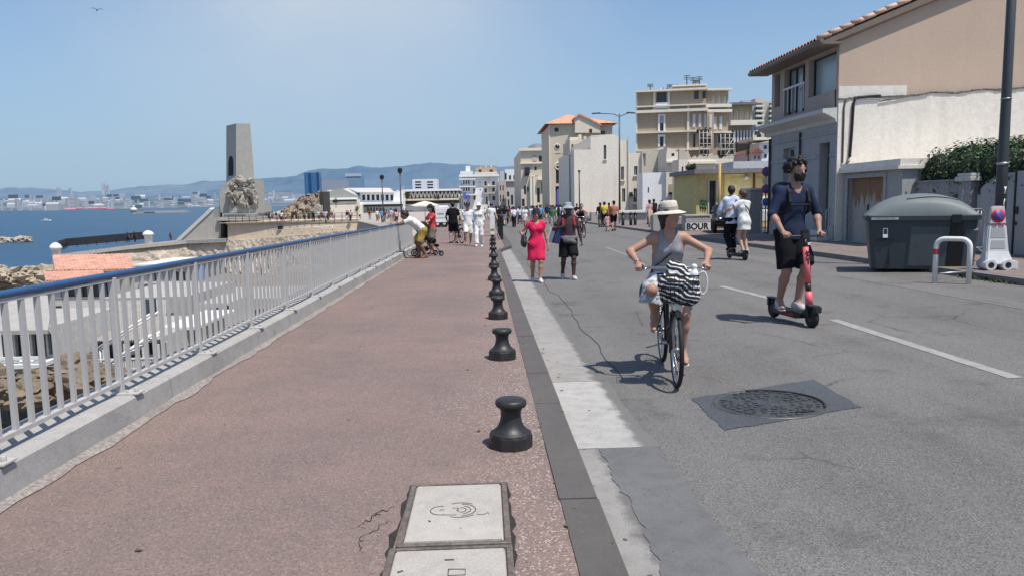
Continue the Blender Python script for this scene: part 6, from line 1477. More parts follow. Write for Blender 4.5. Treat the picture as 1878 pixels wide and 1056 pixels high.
# umbrella stand, white kiosk van and menu board on the plaza
b = at(780, 403, 62); b.z = walk_z(62)-.03; t = thing('parasol', 'cream parasol shading a small stall at the plaza edge', 'parasol', b); h = at(780, 369, 62).z-b.z
MB().tube([(0, 0, 0), (0, 0, h)], .03, 6).build('pole', M_STEEL, t); m = MB(); m.lathe([(0, h), (.5, h-.12), (1.18, h-.36), (1.18, h-.46)], 8, smooth=False); m.build('canopy', mat('cream_canvas', (.74, .68, .58), .85), t, False)
b = at(797, 401, 66); t = thing('food_van', 'white food van with a printed side panel behind the parasol', 'van', (b.x, 66, walk_z(66)-.03)); w = at(821, 401, 66).x-b.x; h = at(808, 377, 66).z-walk_z(66)
MB().box(0, w, 0, 3.6, .35, h).build('body', M_WHT, t, bevel=.1); MB().box(.1, w-.1, -.03, -.01, h*.45, h*.85).build('panel', M_WHITE, t); m = MB()
for k in range(8): m.box(w*.25+k*w*.06, w*.25+k*w*.06+w*.035, -.05, -.031, h*.6, h*.66)
m.build('print', mat('blue_print', (.08, .22, .35)), t)
for sx in (.25, w-.3): m = MB(); m.torus((sx, .1, .33), (0, 1, 0), .22, .1, 16, 6); m.build('wheel', M_RUB, t)
b = at(903, 432, 44); t = thing('notice_board', 'white notice board on the promenade left of the black railing', 'board', (at(899, 430, 42).x, 42, walk_z(42))); h0, h1 = at(903, 420, 42).z-walk_z(42), at(903, 396, 42).z-walk_z(42)
MB().box(0, .27, 0, .5, h0, h1).build('panel', M_WHITE, t); MB().box(.02, .25, .05, .45, -.0, h0-.02).build('base', M_BANDS, t)
# gull
p = at(178, 19, 60); t = thing('gull', 'small dark gull gliding high in the sky at upper left', 'bird', p, R(30)); m = MB()
m.tube([(0, -.2, 0), (0, -.1, 0), (0, .1, 0), (0, .24, 0)], [.02, .05, .05, .015], 8); m.build('body', mat('gull_grey', (.12, .12, .13)), t)
for s in (-1, 1): m = MB(); m.poly([(0, -.08, .02), (s*.22, -.12, .12), (s*.5, .02, .07), (s*.22, .05, .12), (0, .08, .02)]); m.build('wing', MAT['gull_grey'], t, False)
# ------------------------------------------------------------------ bodies: one continuous surface grown from smoothly blended limbs
V3 = lambda *a: np.array(a, dtype=np.float64)
def unit(v): return v/(np.linalg.norm(v)+1e-12)
class Field:
    def __init__(s): s.p = []
    def cone(s, a, b, ra, rb, k=.02, tag='', sq=None, cap=0, mat=0):
        s.p.append(dict(a=np.array(a, float), b=np.array(b, float), ra=ra, rb=rb, k=k, tag=tag, sq=sq, cap=cap, mat=mat)); return s
    def ball(s, c, r, k=.02, tag='', sq=None, mat=0): return s.cone(c, c, r, r, k, tag, sq, 0, mat)
    def mesh(s, vox, name, mats, cuts=(), amp=0.0, freq=28, seed=0, smooth=2, off=0.0, sub=()):
        lo = np.min([np.minimum(p['a'], p['b'])-max(p['ra'], p['rb'])*1.25 for p in s.p], 0)-4*vox-off
        hi = np.max([np.maximum(p['a'], p['b'])+max(p['ra'], p['rb'])*1.25 for p in s.p], 0)+4*vox+off
        n = np.ceil((hi-lo)/vox).astype(int)+1
        D = np.full(n, 1.0, np.float32); Tg = np.zeros(n, np.uint8); Bst = np.full(n, 1.0, np.float32)
        for p in s.p:
            rr = max(p['ra'], p['rb'])*(1.25 if p['sq'] is not None else 1.05)+p['k']+3*vox+off
            i0 = np.maximum(0, np.floor((np.minimum(p['a'], p['b'])-rr-lo)/vox).astype(int)); i1 = np.minimum(n, np.ceil((np.maximum(p['a'], p['b'])+rr-lo)/vox).astype(int)+1)
            g = [lo[d]+vox*np.arange(i0[d], i1[d]) for d in range(3)]
            X = np.stack(np.meshgrid(*g, indexing='ij'), -1)
            ab = p['b']-p['a']; L2 = ab @ ab; W = X-p['a']; f = 1.0
            if p['sq'] is not None:
                for ax, q in p['sq']:
                    c = W @ ax; W = W+c[..., None]*ax*(1/q-1); f = min(f, q)
                    if L2 > 0: ab = ab+(ab @ ax)*ax*(1/q-1); L2 = ab @ ab
            if L2 > 1e-10:
                t = W @ ab/L2; tc = np.clip(t, 0, 1); dist = np.linalg.norm(W-tc[..., None]*ab, axis=-1)-(p['ra']+(p['rb']-p['ra'])*tc)
            else: t = None; dist = np.linalg.norm(W, axis=-1)-p['ra']
            dist = dist*f-off
            if p['cap'] and t is not None: dist = np.maximum(dist, (t-1)*math.sqrt(L2)); 
            if p['cap'] == 2 and t is not None: dist = np.maximum(dist, -t*math.sqrt(L2))
            sl = tuple(slice(a, b) for a, b in zip(i0, i1)); A = D[sl]; k = p['k']
            h = np.maximum(k-np.abs(A-dist), 0)/max(k, 1e-6); D[sl] = np.minimum(A, dist)-h*h*k*.25
            better = dist < Bst[sl]; Tg[sl][better] = p['mat']; Bst[sl] = np.minimum(Bst[sl], dist)
        if cuts or amp:
            G = np.stack(np.meshgrid(*[lo[d]+vox*np.arange(n[d]) for d in range(3)], indexing='ij'), -1)
            if amp:
                r = np.random.RandomState(seed)
                for _ in range(4):
                    d = unit(r.randn(3)*V3(1, 1, .6)); D += (amp*.5*np.sin(G @ d*freq*r.uniform(.6, 1.5)+r.uniform(0, 6))).astype(np.float32)
            for pt, nr in cuts:
                if np.isscalar(nr): D = np.maximum(D, (nr-np.linalg.norm(G-pt, axis=-1)).astype(np.float32))
                else: D = np.maximum(D, ((G-pt) @ unit(nr)).astype(np.float32))
        return net(D, Tg, lo, vox, name, mats)
def net(D, Tg, lo, vox, name, mats):
    S = D < 0; n = D.shape
    c = [S[i:n[0]-1+i, j:n[1]-1+j, k:n[2]-1+k] for i in (0, 1) for j in (0, 1) for k in (0, 1)]
    cnt = sum(x.astype(np.uint8) for x in c); act = (cnt > 0) & (cnt < 8); ijk = np.argwhere(act); N = len(ijk)
    idx = np.full(act.shape, -1, np.int64); idx[act] = np.arange(N)
    val = {(i, j, k): D[ijk[:, 0]+i, ijk[:, 1]+j, ijk[:, 2]+k] for i in (0, 1) for j in (0, 1) for k in (0, 1)}
    acc = np.zeros((N, 3)); num = np.zeros(N)
    for a in val:
        for d in range(3):
            if a[d] == 0:
                b = list(a); b[d] = 1; b = tuple(b); va, vb = val[a], val[b]; m = (va < 0) != (vb < 0)
                t = np.where(m, va/(va-vb+1e-12), 0); p = np.repeat(np.array(a, float)[None], N, 0); p[:, d] += t
                acc += p*m[:, None]; num += m
    V = lo+vox*(ijk+acc/np.maximum(num, 1)[:, None]); F = []
    for d in range(3):
        e1, e2 = [(1, 2), (2, 0), (0, 1)][d]
        A = S.take(range(n[d]-1), d); B = S.take(range(1, n[d]), d); cr = np.argwhere(A != B)
        cr = cr[(cr[:, e1] > 0) & (cr[:, e2] > 0) & (cr[:, e1] < n[e1]-1) & (cr[:, e2] < n[e2]-1)]
        if not len(cr): continue
        fl = A[cr[:, 0], cr[:, 1], cr[:, 2]]
        def q(o1, o2):
            c = cr.copy(); c[:, e1] += o1; c[:, e2] += o2; return idx[c[:, 0], c[:, 1], c[:, 2]]
        Q = np.stack([q(-1, -1), q(0, -1), q(0, 0), q(-1, 0)], 1); Q[~fl] = Q[~fl][:, ::-1]; F.append(Q)
    F = np.concatenate(F); F = F[(F >= 0).all(1)]
    me = bpy.data.meshes.new(name); me.vertices.add(N); me.vertices.foreach_set('co', V.astype(np.float32).ravel())
    me.loops.add(F.size); me.loops.foreach_set('vertex_index', F.astype(np.int32).ravel())
    me.polygons.add(len(F)); me.polygons.foreach_set('loop_start', np.arange(0, F.size, 4, dtype=np.int32))
    for m in (mats if isinstance(mats, (list, tuple)) else [mats]): me.materials.append(m)
    tg = Tg[ijk[:, 0], ijk[:, 1], ijk[:, 2]]
    me.polygons.foreach_set('material_index', tg[F[:, 0]].astype(np.int32)); me.polygons.foreach_set('use_smooth', np.ones(len(F), bool))
    me.update(); me.validate(); return me
def ik(a, c, l1, l2, hint):
    a, c = np.array(a, float), np.array(c, float); d = c-a; L = np.linalg.norm(d); L = min(L, (l1+l2)*.995); d = unit(d); c = a+d*L
    x = (l1*l1-l2*l2+L*L)/(2*L); h = math.sqrt(max(0, l1*l1-x*x)); hn = hint-d*(hint @ d); return a+d*x+unit(hn)*h, c
class Fig:
    """a posed person in own coordinates: facing -y, x to the viewer's right when seen from the front"""
    def __init__(s, H=1.72, pelvis=None, lean=0.0, side=0.0, twist=0.0, sex='f', head=(0, 0, 0), hands=None, feet=None, elbow=None, knee=None, toe=None, grip=(.35, .35), build=1.0, handdir=None, hunch=0.0, palm=None):
        k = s.k = H/1.75; s.sex = sex; s.b = build
        P = s.P = V3(*(pelvis if pelvis is not None else (0, 0, .93*k)))
        M = np.array(Matrix.Rotation(twist, 3, 'Z') @ Matrix.Rotation(side, 3, 'Y') @ Matrix.Rotation(lean, 3, 'X'))
        s.u, s.f, s.r = M @ V3(0, 0, 1), M @ V3(0, -1, 0), M @ V3(1, 0, 0)
        M2 = np.array(Matrix.Rotation(twist, 3, 'Z') @ Matrix.Rotation(side, 3, 'Y') @ Matrix.Rotation(lean+hunch, 3, 'X')); s.u2, s.f2, s.r2 = M2 @ V3(0, 0, 1), M2 @ V3(0, -1, 0), M2 @ V3(1, 0, 0)
        s.W = P+s.u*.17*k; s.C = s.W+s.u2*.19*k; s.N = s.C+s.u2*.165*k
        sw = (.172 if sex == 'm' else .150)*k*(.6+.4*build)
        s.sh = [s.N-s.u2*.055*k+s.r2*sw*q for q in (-1, 1)]; s.hip = [P-s.u*.03*k+s.r*.088*k*q for q in (-1, 1)]
        HM = Matrix.Rotation(head[0], 3, 'Z') @ Matrix.Rotation(head[2], 3, 'Y') @ Matrix.Rotation(head[1], 3, 'X')
        HM = np.array(HM); s.hu, s.hf, s.hr = HM @ V3(0, 0, 1), HM @ V3(0, -1, 0), HM @ V3(1, 0, 0)
        s.h = s.N+s.u2*.075*k+s.hu*.105*k+s.f2*.025*k
        hands = hands or [s.sh[0]+V3(-.06, -.03, -.54)*k, s.sh[1]+V3(.06, -.03, -.54)*k]
        feet = feet or [V3(P[0]-.09*k, P[1], .08*k), V3(P[0]+.09*k, P[1], .08*k)]
        elbow = elbow or [V3(-.4, 1, -.2), V3(.4, 1, -.2)]; knee = knee or [V3(-.1, -1, 0), V3(.1, -1, 0)]
        s.el, s.wr, s.kn, s.an = [], [], [], []
        for q in (0, 1):
            e, w = ik(s.sh[q], np.array(hands[q]), .29*k, .25*k, np.array(elbow[q], float)); s.el.append(e); s.wr.append(w)
            e, w = ik(s.hip[q], np.array(feet[q]), .425*k, .43*k, np.array(knee[q], float)); s.kn.append(e); s.an.append(w)
        s.toe = [unit(np.array(t, float)) for t in (toe or [(-.15, -1, 0), (.15, -1, 0)])]; s.grip = grip; s.handdir = handdir or [None, None]; s.palm = palm or [None, None]
    def torso(s, F, g=0.0, fr=None):
        k, b = s.k, s.b; m = s.sex == 'm'; sq = [(s.f, .80)]; sq2 = [(s.f2, .72)]
        F.cone(s.P-s.r*.055*k-s.u*.0*k, s.P+s.r*.055*k, .118*k*b, .118*k*b, .05, 'pelvis', sq)
        if not m:
            for q in (-1, 1): F.ball(s.P+s.r*.065*k*q-s.f*.045*k-s.u*.03*k, .085*k, .05, 'pelvis')
        wr = (.140 if m else .122)*k*b; cr = (.165 if m else .145)*k*(.5+.5*b)
        F.cone(s.P+s.u*.04*k, s.W, .142*k*b, wr, .05, 'torso', sq); F.cone(s.W, s.C, wr, cr, .05, 'torso', sq2)
        F.cone(s.C, s.C+s.u2*.07*k, cr, cr*.82, .05, 'torso', [(s.f2, .68)])
        for q in (0, 1): F.cone(s.C+s.u2*.09*k, s.sh[q]-s.u2*.005, .075*k, .058*k, .05, 'torso')
        F.cone(s.N-s.u2*.03*k-s.f2*.01*k, s.N+s.u2*.015*k, .075*k, .056*k, .05, 'torso')
        if not m:
            for q in (-1, 1): F.ball(s.C+s.f2*.082*k+s.r2*.07*k*q+s.u2*.0*k, .062*k, .05, 'torso')
        if m and b > 1.05: F.ball(s.W+s.f*.05*k, .12*k*b, .08, 'torso')
    def limbs(s, F, arms=True, legs=True, armfrac=1.0, legfrac=1.0, ga=0.0, gl=0.0, flare=0.0, tagx=''):
        k, b = s.k, .75+.25*s.b; m = 1.0 if s.sex == 'm' else .86
        for q in (0, 1):
            if arms:
                a, e, w = s.sh[q], s.el[q], s.wr[q]
                if armfrac <= .5: F.cone(a, a+(e-a)*armfrac*2, .053*k*m*b+ga, (.053-.013*armfrac*2)*k*m*b+ga+flare, .03, 'arm', None, 1)
                else:
                    F.cone(a, e, .053*k*m*b+ga, .041*k*m*b+ga, .03, 'arm'); t = (armfrac-.5)*2
                    F.cone(e, e+(w-e)*.35*min(1, t/.35), .041*k*m*b+ga, .042*k*m*b+ga, .02, 'arm', None, 1 if t < .36 else 0)
                    if t > .35: F.cone(e+(w-e)*.3, e+(w-e)*t, .042*k*m*b+ga, (.042-.016*t)*k*m*b+ga, .02, 'arm', None, 1 if t < 1 else 0)
            if legs:
                a, e, w = s.hip[q], s.kn[q], s.an[q]; bk = unit(np.cross(unit(w-a), V3(1, 0, 0))); 
                if bk[1] < 0: bk = -bk
                if legfrac <= .5: F.cone(a, a+(e-a)*legfrac*2, .094*k*b+gl, (.094-.034*legfrac*2)*k*b+gl+flare, .035, 'leg', None, 1)
                else:
                    F.cone(a, e, .092*k*b+gl, .056*k*b+gl, .04, 'leg'); t = (legfrac-.5)*2
                    if t >= 1 or True:
                        c = e+(w-e)*.32+bk*.012*k
                        if t < 1: F.cone(e, e+(w-e)*t, .056*k*b+gl, (.056-.012*t)*k*b+gl+flare, .03, 'leg', None, 1)
                        else: F.cone(e, c, .053*k*b+gl, .056*k*b+gl, .03, 'leg'); F.cone(c, w, .056*k*b+gl, .034*k+gl+flare, .03, 'leg')
    def headp(s, F, tagm=0):
        k = s.k; h, u, f, r = s.h, s.hu, s.hf, s.hr
        F.cone(s.N-s.u2*.02*k, h-u*.06*k-f*.012*k, (.054 if s.sex == 'm' else .047)*k, .050*k, .03, 'neck', None, 0, tagm)
        F.cone(h+u*.028*k+f*.012*k, h+u*.024*k-f*.028*k, .088*k, .084*k, .03, 'head', [(r, .84)], 0, tagm)
        F.cone(h-u*.005*k+f*.035*k, h-u*.075*k+f*.055*k, .064*k, .036*k, .035, 'head', [(r, .92)], 0, tagm)
        F.cone(h-u*.03*k+f*.02*k, h-u*.068*k+f*.03*k, .062*k, .046*k, .03, 'head', None, 0, tagm)
        F.cone(h+u*.012*k+f*.096*k, h-u*.026*k+f*.113*k, .008*k, .0135*k, .014, 'head', None, 0, tagm)
        F.cone(h+u*.026*k+f*.084*k-r*.035*k, h+u*.026*k+f*.084*k+r*.035*k, .013*k, .013*k, .018, 'head', None, 0, tagm)
        F.cone(h-u*.052*k+f*.088*k-r*.016*k, h-u*.052*k+f*.088*k+r*.016*k, .0085*k, .0085*k, .012, 'head', None, 0, tagm)
        for q in (-1, 1): F.cone(h+u*.018*k+r*.074*k*q-f*.008*k, h-u*.02*k+r*.072*k*q, .021*k, .014*k, .008, 'head', [(r, .5)], 0, tagm)
    def handp(s, F, tagm=0):
        k = s.k
        for q in (0, 1):
            w, e = s.wr[q], s.el[q]; d = unit(w-e) if s.handdir[q] is None else unit(np.array(s.handdir[q], float))
            sd = s.palm[q] if s.palm[q] is not None else (V3(-1, 0, 0) if q == 0 else V3(1, 0, 0)); nn = np.array(sd, float); nn = unit(nn-d*(nn @ d))   # back of hand direction
            ac = unit(np.cross(d, nn))                         # across the knuckles
            if ac @ s.f < 0 and abs(ac[1]) > .25: ac = -ac
            elif abs(ac[1]) <= .25: ac = ac*(-1 if (ac[0] > 0) == (q == 1) else 1)
            g = s.grip[q]; F.cone(w+d*.012*k, w+d*.07*k, .026*k, .034*k, .015, 'hand', [(nn, .5)], 0, tagm)
            for i, (o, l) in enumerate(((.027, .068), (.009, .076), (-.009, .071), (-.026, .056))):
                p = w+d*.078*k+ac*o*k; ang = 0
                for j, fr_ in enumerate((.42, .33, .25)):
                    ang += g*(.9 if j == 0 else 1.0)*(1+.08*i); dd = d*math.cos(ang)-nn*math.sin(ang); p2 = p+dd*l*fr_*k
                    F.cone(p, p2, (.0088-.0008*j)*k, (.0084-.0008*j)*k, .006, 'hand', None, 0, tagm); p = p2
            p = w+d*.025*k+ac*.024*k; p2 = p+(d*.55+ac*.75-nn*.3*g)*.036*k; F.cone(p, p2, .0125*k, .0105*k, .01, 'hand', None, 0, tagm)
            F.cone(p2, p2+unit(d*.9+ac*.25-nn*.7*g)*.034*k, .0102*k, .0085*k, .006, 'hand', None, 0, tagm)
    def feetp(s, F, g=0.0, tagm=0, k2=.02):
        k = s.k
        for q in (0, 1):
            a, t = s.an[q], s.toe[q]; dn = unit(V3(0, 0, -1)-t*(V3(0, 0, -1) @ t)); 
            heel = a+dn*.042*k-t*.035*k; ball = a+dn*.052*k+t*.11*k; tip = ball+t*.065*k+dn*.004*k
            F.cone(a, heel, .036*k+g, .034*k+g, .03, 'foot', None, 0, tagm); F.cone(a+dn*.01*k+t*.02*k, ball, .036*k+g, .030*k+g, .03, 'foot', None, 0, tagm); F.cone(ball, tip, .033*k+g, .024*k+g, .03, 'foot', [(dn, .75)], 0, tagm); F.cone(heel, ball, .032*k+g, .034*k+g, .02, 'foot', None, 0, tagm)
    def body(s, parent, m, vox=.009, feet=True):
        F = Field(); s.torso(F); s.limbs(F); s.headp(F); s.handp(F); s.feetp(F)
        return link('body', F.mesh(vox, 'body', m), parent)
    def shoes(s, parent, m, g=.007, vox=.009, name='shoe', sole=True):
        k = s.k; open_ = 'sandal' in name
        for q in (0, 1):
            a, t = s.an[q], s.toe[q]; up = unit(s.kn[q]-a); dn = unit(V3(0, 0, -1)-t*(V3(0, 0, -1) @ t)); G = Field(); G.cone(a+dn*.082*k-t*.03*k, a+dn*.088*k+t*.16*k, .042*k+g, .034*k+g, .02, '', [(dn, .28)])
            if open_:
                o = link(name, G.mesh(vox, name, m), parent); r = MB()
                for c, rr in ((a+dn*.05*k+t*.10*k, .040*k), (a+dn*.02*k+t*.03*k, .043*k)): r.torus(c, t+up*.5, rr, .008*k, 14, 5)
                r.build('strap', m, o); continue
            F = Field(); s.feetp(F, g); F.p = F.p[q*4:q*4+4]
            o = link(name, F.mesh(vox, name, m, [(a+up*.012*k, up)]), parent); link('sole', G.mesh(vox, 'sole', mat('pale_sole', (.42, .41, .40), .7) if sole else m), o)
    def eyes(s, parent, dark=True):
        k = s.k; h, u, f, r = s.h, s.hu, s.hf, s.hr; m = MB()
        w = MB()
        for q in (-1, 1):
            c = h+u*.010*k+f*.083*k+r*.032*k*q; w.ball(c, .0135*k, 10, 7, (1, 1, .75)); 
        e = w.build('eyes', mat('eye_white', (.42, .40, .38), .3, .05, 5, 0), parent); m = MB()
        for q in (-1, 1): c = h+u*.010*k+f*.0915*k+r*.032*k*q; m.ball(c, .0075*k, 8, 6)
        m.build('iris', mat('dark_iris', (.02, .014, .01), .25, .1, 5, 0), e); m = MB(); m.tube([h-u*.052*k+f*.088*k-r*.022*k, h-u*.050*k+f*.0985*k, h-u*.052*k+f*.088*k+r*.022*k], [.004*k, .008*k, .004*k], 6); m.build('lips', mat('lips', (.22, .075, .06), .5), parent)
    def brows(s, parent, m):
        k = s.k; h, u, f, r = s.h, s.hu, s.hf, s.hr; b = MB()
        for q in (-1, 1): b.tube([h+u*.034*k+f*.098*k+r*.012*k*q, h+u*.040*k+f*.096*k+r*.032*k*q, h+u*.034*k+f*.084*k+r*.05*k*q], [.004*k, .0055*k, .003*k], 6)
        b.build('eyebrows', m, parent)
    def glasses(s, parent):
        k = s.k; h, u, f, r = s.h, s.hu, s.hf, s.hr; b = Field()
        for q in (-1, 1): b.cone(h+u*.012*k+f*.099*k+r*.018*k*q, h+u*.010*k+f*.093*k+r*.047*k*q, .019*k, .018*k, .005, '', [(f, .4)]); b.cone(h+u*.016*k+f*.09*k+r*.062*k*q, h+u*.018*k-f*.01*k+r*.077*k*q, .005*k, .005*k, .004)
        b.cone(h+u*.016*k+f*.105*k-r*.02*k, h+u*.016*k+f*.105*k+r*.02*k, .005*k, .005*k, .004)
        return link('sunglasses', b.mesh(.004, 'sunglasses', mat('sunglass_black', (.006, .006, .007), .15, .1, 4, 0)), parent)
def skin_mat(name, c):
    if name in MAT: return MAT[name]
    t = NT(name); t.b.inputs['Roughness'].default_value = .52; t.b.inputs['Specular IOR Level'].default_value = .35
    t.b.inputs['Subsurface Weight'].default_value = .0
    t.col(t.mix(t.noise(9, 4), mul(c, .84), t.mix(t.noise(30, 2), mul(c, 1.12), tuple(np.array(c)*np.array((1.12, .92, .88)))))); t.bump(t.noise(160, 2), .08, .002); MAT[name] = t.m; return t.m
def cloth_mat(name, c, folds=.5, sc=14, sheen=0.0, weave=True):
    if name in MAT: return MAT[name]
    t = NT(name); t.b.inputs['Roughness'].default_value = .88; t.b.inputs['Specular IOR Level'].default_value = .15
    n = t.noise(1, 4, .55, vec=t.mapping((sc, sc, sc*.45)), dist=.6)
    t.col(t.mix(t.ramp(n, [(.3, 0), (.7, 1)]), mul(c, .80), mul(c, 1.16))); t.bump(t.math('ADD', n, t.math('MULTIPLY', t.noise(220, 2), .05)), folds, .02); MAT[name] = t.m; return t.m
SK_LIGHT, SK_TAN, SK_OLIVE, SK_DARK = skin_mat('light_skin', (.50, .325, .25)), skin_mat('tanned_skin', (.385, .225, .16)), skin_mat('olive_skin', (.34, .205, .15)), skin_mat('deep_brown_skin', (.075, .042, .03))
HAIR_BLACK, HAIR_BROWN, HAIR_DARK = mat('black_hair', (.010, .008, .007), .6, .5, 40, .4, 140, .6), mat('brown_hair', (.085, .045, .025), .55, .4, 30, .4, 140, .6), mat('dark_brown_hair', (.022, .014, .010), .55, .5, 40, .4, 140, .6)
def wool(Fg, f, n, r0, r1, rad, seed, back=.4):
    """curly hair: many small tufts over the skull"""
    r = random.Random(seed); k = f.k
    for _ in range(n):
        while True:
            d = unit(V3(r.gauss(0, 1), r.gauss(0, 1), r.gauss(0, 1)))
            x = d @ f.hf; z = d @ f.hu
            if z > -.35 and not (x > .35 and z < .42): break
        Fg.ball(f.h+f.hu*.03*k-f.hf*.01*k+d*(rad*k)*r.uniform(.86, 1.13), r.uniform(r0, r1)*k, .005, 'hair', [(f.hr, .95)])
def cap_hair(f, parent, m, g=.012, long=0.0, vox=.008, seed=3, bun=False, name='hair', tail=False):
    k = f.k; h, u, fw, r = f.h, f.hu, f.hf, f.hr; F = Field()
    F.cone(h+u*.036*k+fw*.006*k, h+u*.03*k-fw*.03*k, .088*k+g, .086*k+g, .03, 'hair', [(r, .86)])
    F.cone(h+u*.0*k-fw*.045*k, h-u*.055*k-fw*.035*k, .075*k+g*.5, .05*k+g*.4, .03, 'hair', [(r, .95)])
    for q in (-1, 1): F.cone(h+u*.03*k+r*.062*k*q, h-u*(.02+long*.5)*k+r*.068*k*q-fw*.01*k, .022*k, (.016+long*.03)*k, .02, 'hair')
    if long: 
        F.cone(h-u*.02*k-fw*.055*k, h-u*(.06+long)*k-fw*(.06)*k, .07*k, .06*k, .03, 'hair', [(fw, .6)])
    if bun: F.ball(h+u*.03*k-fw*.115*k, .042*k, .015, 'hair')
    if tail: F.cone(h+u*.01*k-fw*.1*k, h-u*.16*k-fw*.12*k, .03*k, .015*k, .02)
    return link(name, F.mesh(vox, name, m, [(h+u*.034*k+fw*.066*k, fw*1.0-u*.55)], .004, 60, seed), parent)
# ------------------------------------------------------------------ clothing
def hips(f, F):
    k, b = f.k, f.b; sq = [(f.f, .80)]
    F.cone(f.P-f.r*.055*k, f.P+f.r*.055*k, .118*k*b, .118*k*b, .05, '', sq)
    F.cone(f.P-f.u*.02*k, f.P+f.u*.10*k, .14*k*b, .132*k*b, .05, '', sq)
    for q in (-1, 1): F.ball(f.P+f.r*.065*k*q-f.f*.045*k-f.u*.03*k, .085*k, .05)
def neckline(f, v=0.0, wide=.078):
    # round hole at the neck, drawn down the chest by v
    k = f.k; c = f.N+f.u2*.045*k; out = [(c, wide*k), (f.N+f.u2*.02*k+f.f2*.055*k, wide*.9*k)]
    n = int(v/.02)
    for i in range(1, n+1): out.append((f.N+f.u2*(.02-.02*i)*k+f.f2*(.075+.013*i)*k, max(.012, wide*.85*(1-i/(n+1)))*k))
    return out
def top(f, parent, m, arm=.30, off=.011, hem=-.04, neck=.0, tilt=.55, flare=.006, tank=None, vox=.009, amp=.004, name='shirt', seed=1, drop=0.0, extra=None):
    F = Field(); f.torso(F)
    if arm: f.limbs(F, True, False, armfrac=arm, ga=.004, flare=flare)
    k = f.k
    if hem < -.02: F.cone(f.P+f.u*.04*k, f.P+f.u*(hem-.01)*k, .142*k*f.b, .150*k*f.b+drop, .03, '', [(f.f, .82)])
    if extra: extra(F)
    cuts = [(f.P+f.u*hem*k, -f.u)]+neckline(f, neck)
    if tank is not None:
        for q in (-1, 1): cuts.append((f.N-f.u2*.06*k+f.r2*q*tank*k, f.r2*q+f.u2*.25))
    return link(name, F.mesh(vox, name, m, cuts, amp, 30, seed, off=off), parent)
def shorts(f, parent, m, leg=.42, off=.013, waist=.02, flare=.018, vox=.009, amp=.004, name='shorts', seed=2):
    F = Field(); hips(f, F); f.limbs(F, False, True, legfrac=leg, gl=.010, flare=flare)
    return link(name, F.mesh(vox, name, m, [(f.P+f.u*waist*f.k, f.u)], amp, 26, seed, off=off), parent)
def skirt(f, parent, m, hem, rad, off=.012, waist=.12, vox=.009, amp=.006, name='skirt', seed=3, fwd=0.0):
    F = Field(); hips(f, F); k = f.k
    F.cone(f.P-f.u*.02*k, V3(f.P[0], f.P[1]-fwd, hem), .135*k, rad, .05, '', [(f.f, .8)], 1)
    for q in (0, 1): F.cone(f.hip[q], f.hip[q]+(f.kn[q]-f.hip[q])*.75, .095*k, .075*k, .05, '')
    return link(name, F.mesh(vox, name, m, [(f.P+f.u*waist*k, f.u), (V3(0, 0, hem+.004), V3(0, 0, -1))], amp, 26, seed, off=off), parent)
def lathe_hat(f, parent, m, brim, crown, ch, droop=.015, tilt=0.0, up=.05, band=None, name='hat', oval=1.15):
    k = f.k; M = MB(); c = Vector(f.h+f.hu*up*k-f.hf*.005*k)
    Rm = Matrix((f.hr, -f.hf, f.hu)).transposed().to_4x4(); M.T = Matrix.Translation(c) @ Rm @ Matrix.Rotation(tilt, 4, 'X') @ Matrix.Diagonal((1/oval**.5, oval**.5, 1, 1))
    p = [(brim, -droop), (brim*.97, -droop+.008), (crown+.02, .004), (crown, .012), (crown*.96, ch*.6), (crown*.86, ch*.93), (crown*.6, ch), (crown*.3, ch*.94), (0, ch*.92)]
    M.lathe([(r*k, z*k) for r, z in p]+[], 26); M.lathe([(r*k, z*k-.003) for r, z in [(brim*.99, -droop), (crown+.01, .0), (crown*.9, .0)]], 26)
    o = M.build(name, m, parent, False)
    if band is not None:
        B = MB(); B.T = M.T; B.lathe([((crown+.004)*k, .012*k), ((crown*.985+.004)*k, .048*k)], 26); B.build('hat_band', band, o, False)
    return o
def person(label, loc, rz=0.0, group=None): return thing('person', label, 'person', loc, rz, group)
def strapline(parent, m, pts, r, name='strap', sq=None):
    M = MB(); M.tube(pts, r, 6); return M.build(name, m, parent)

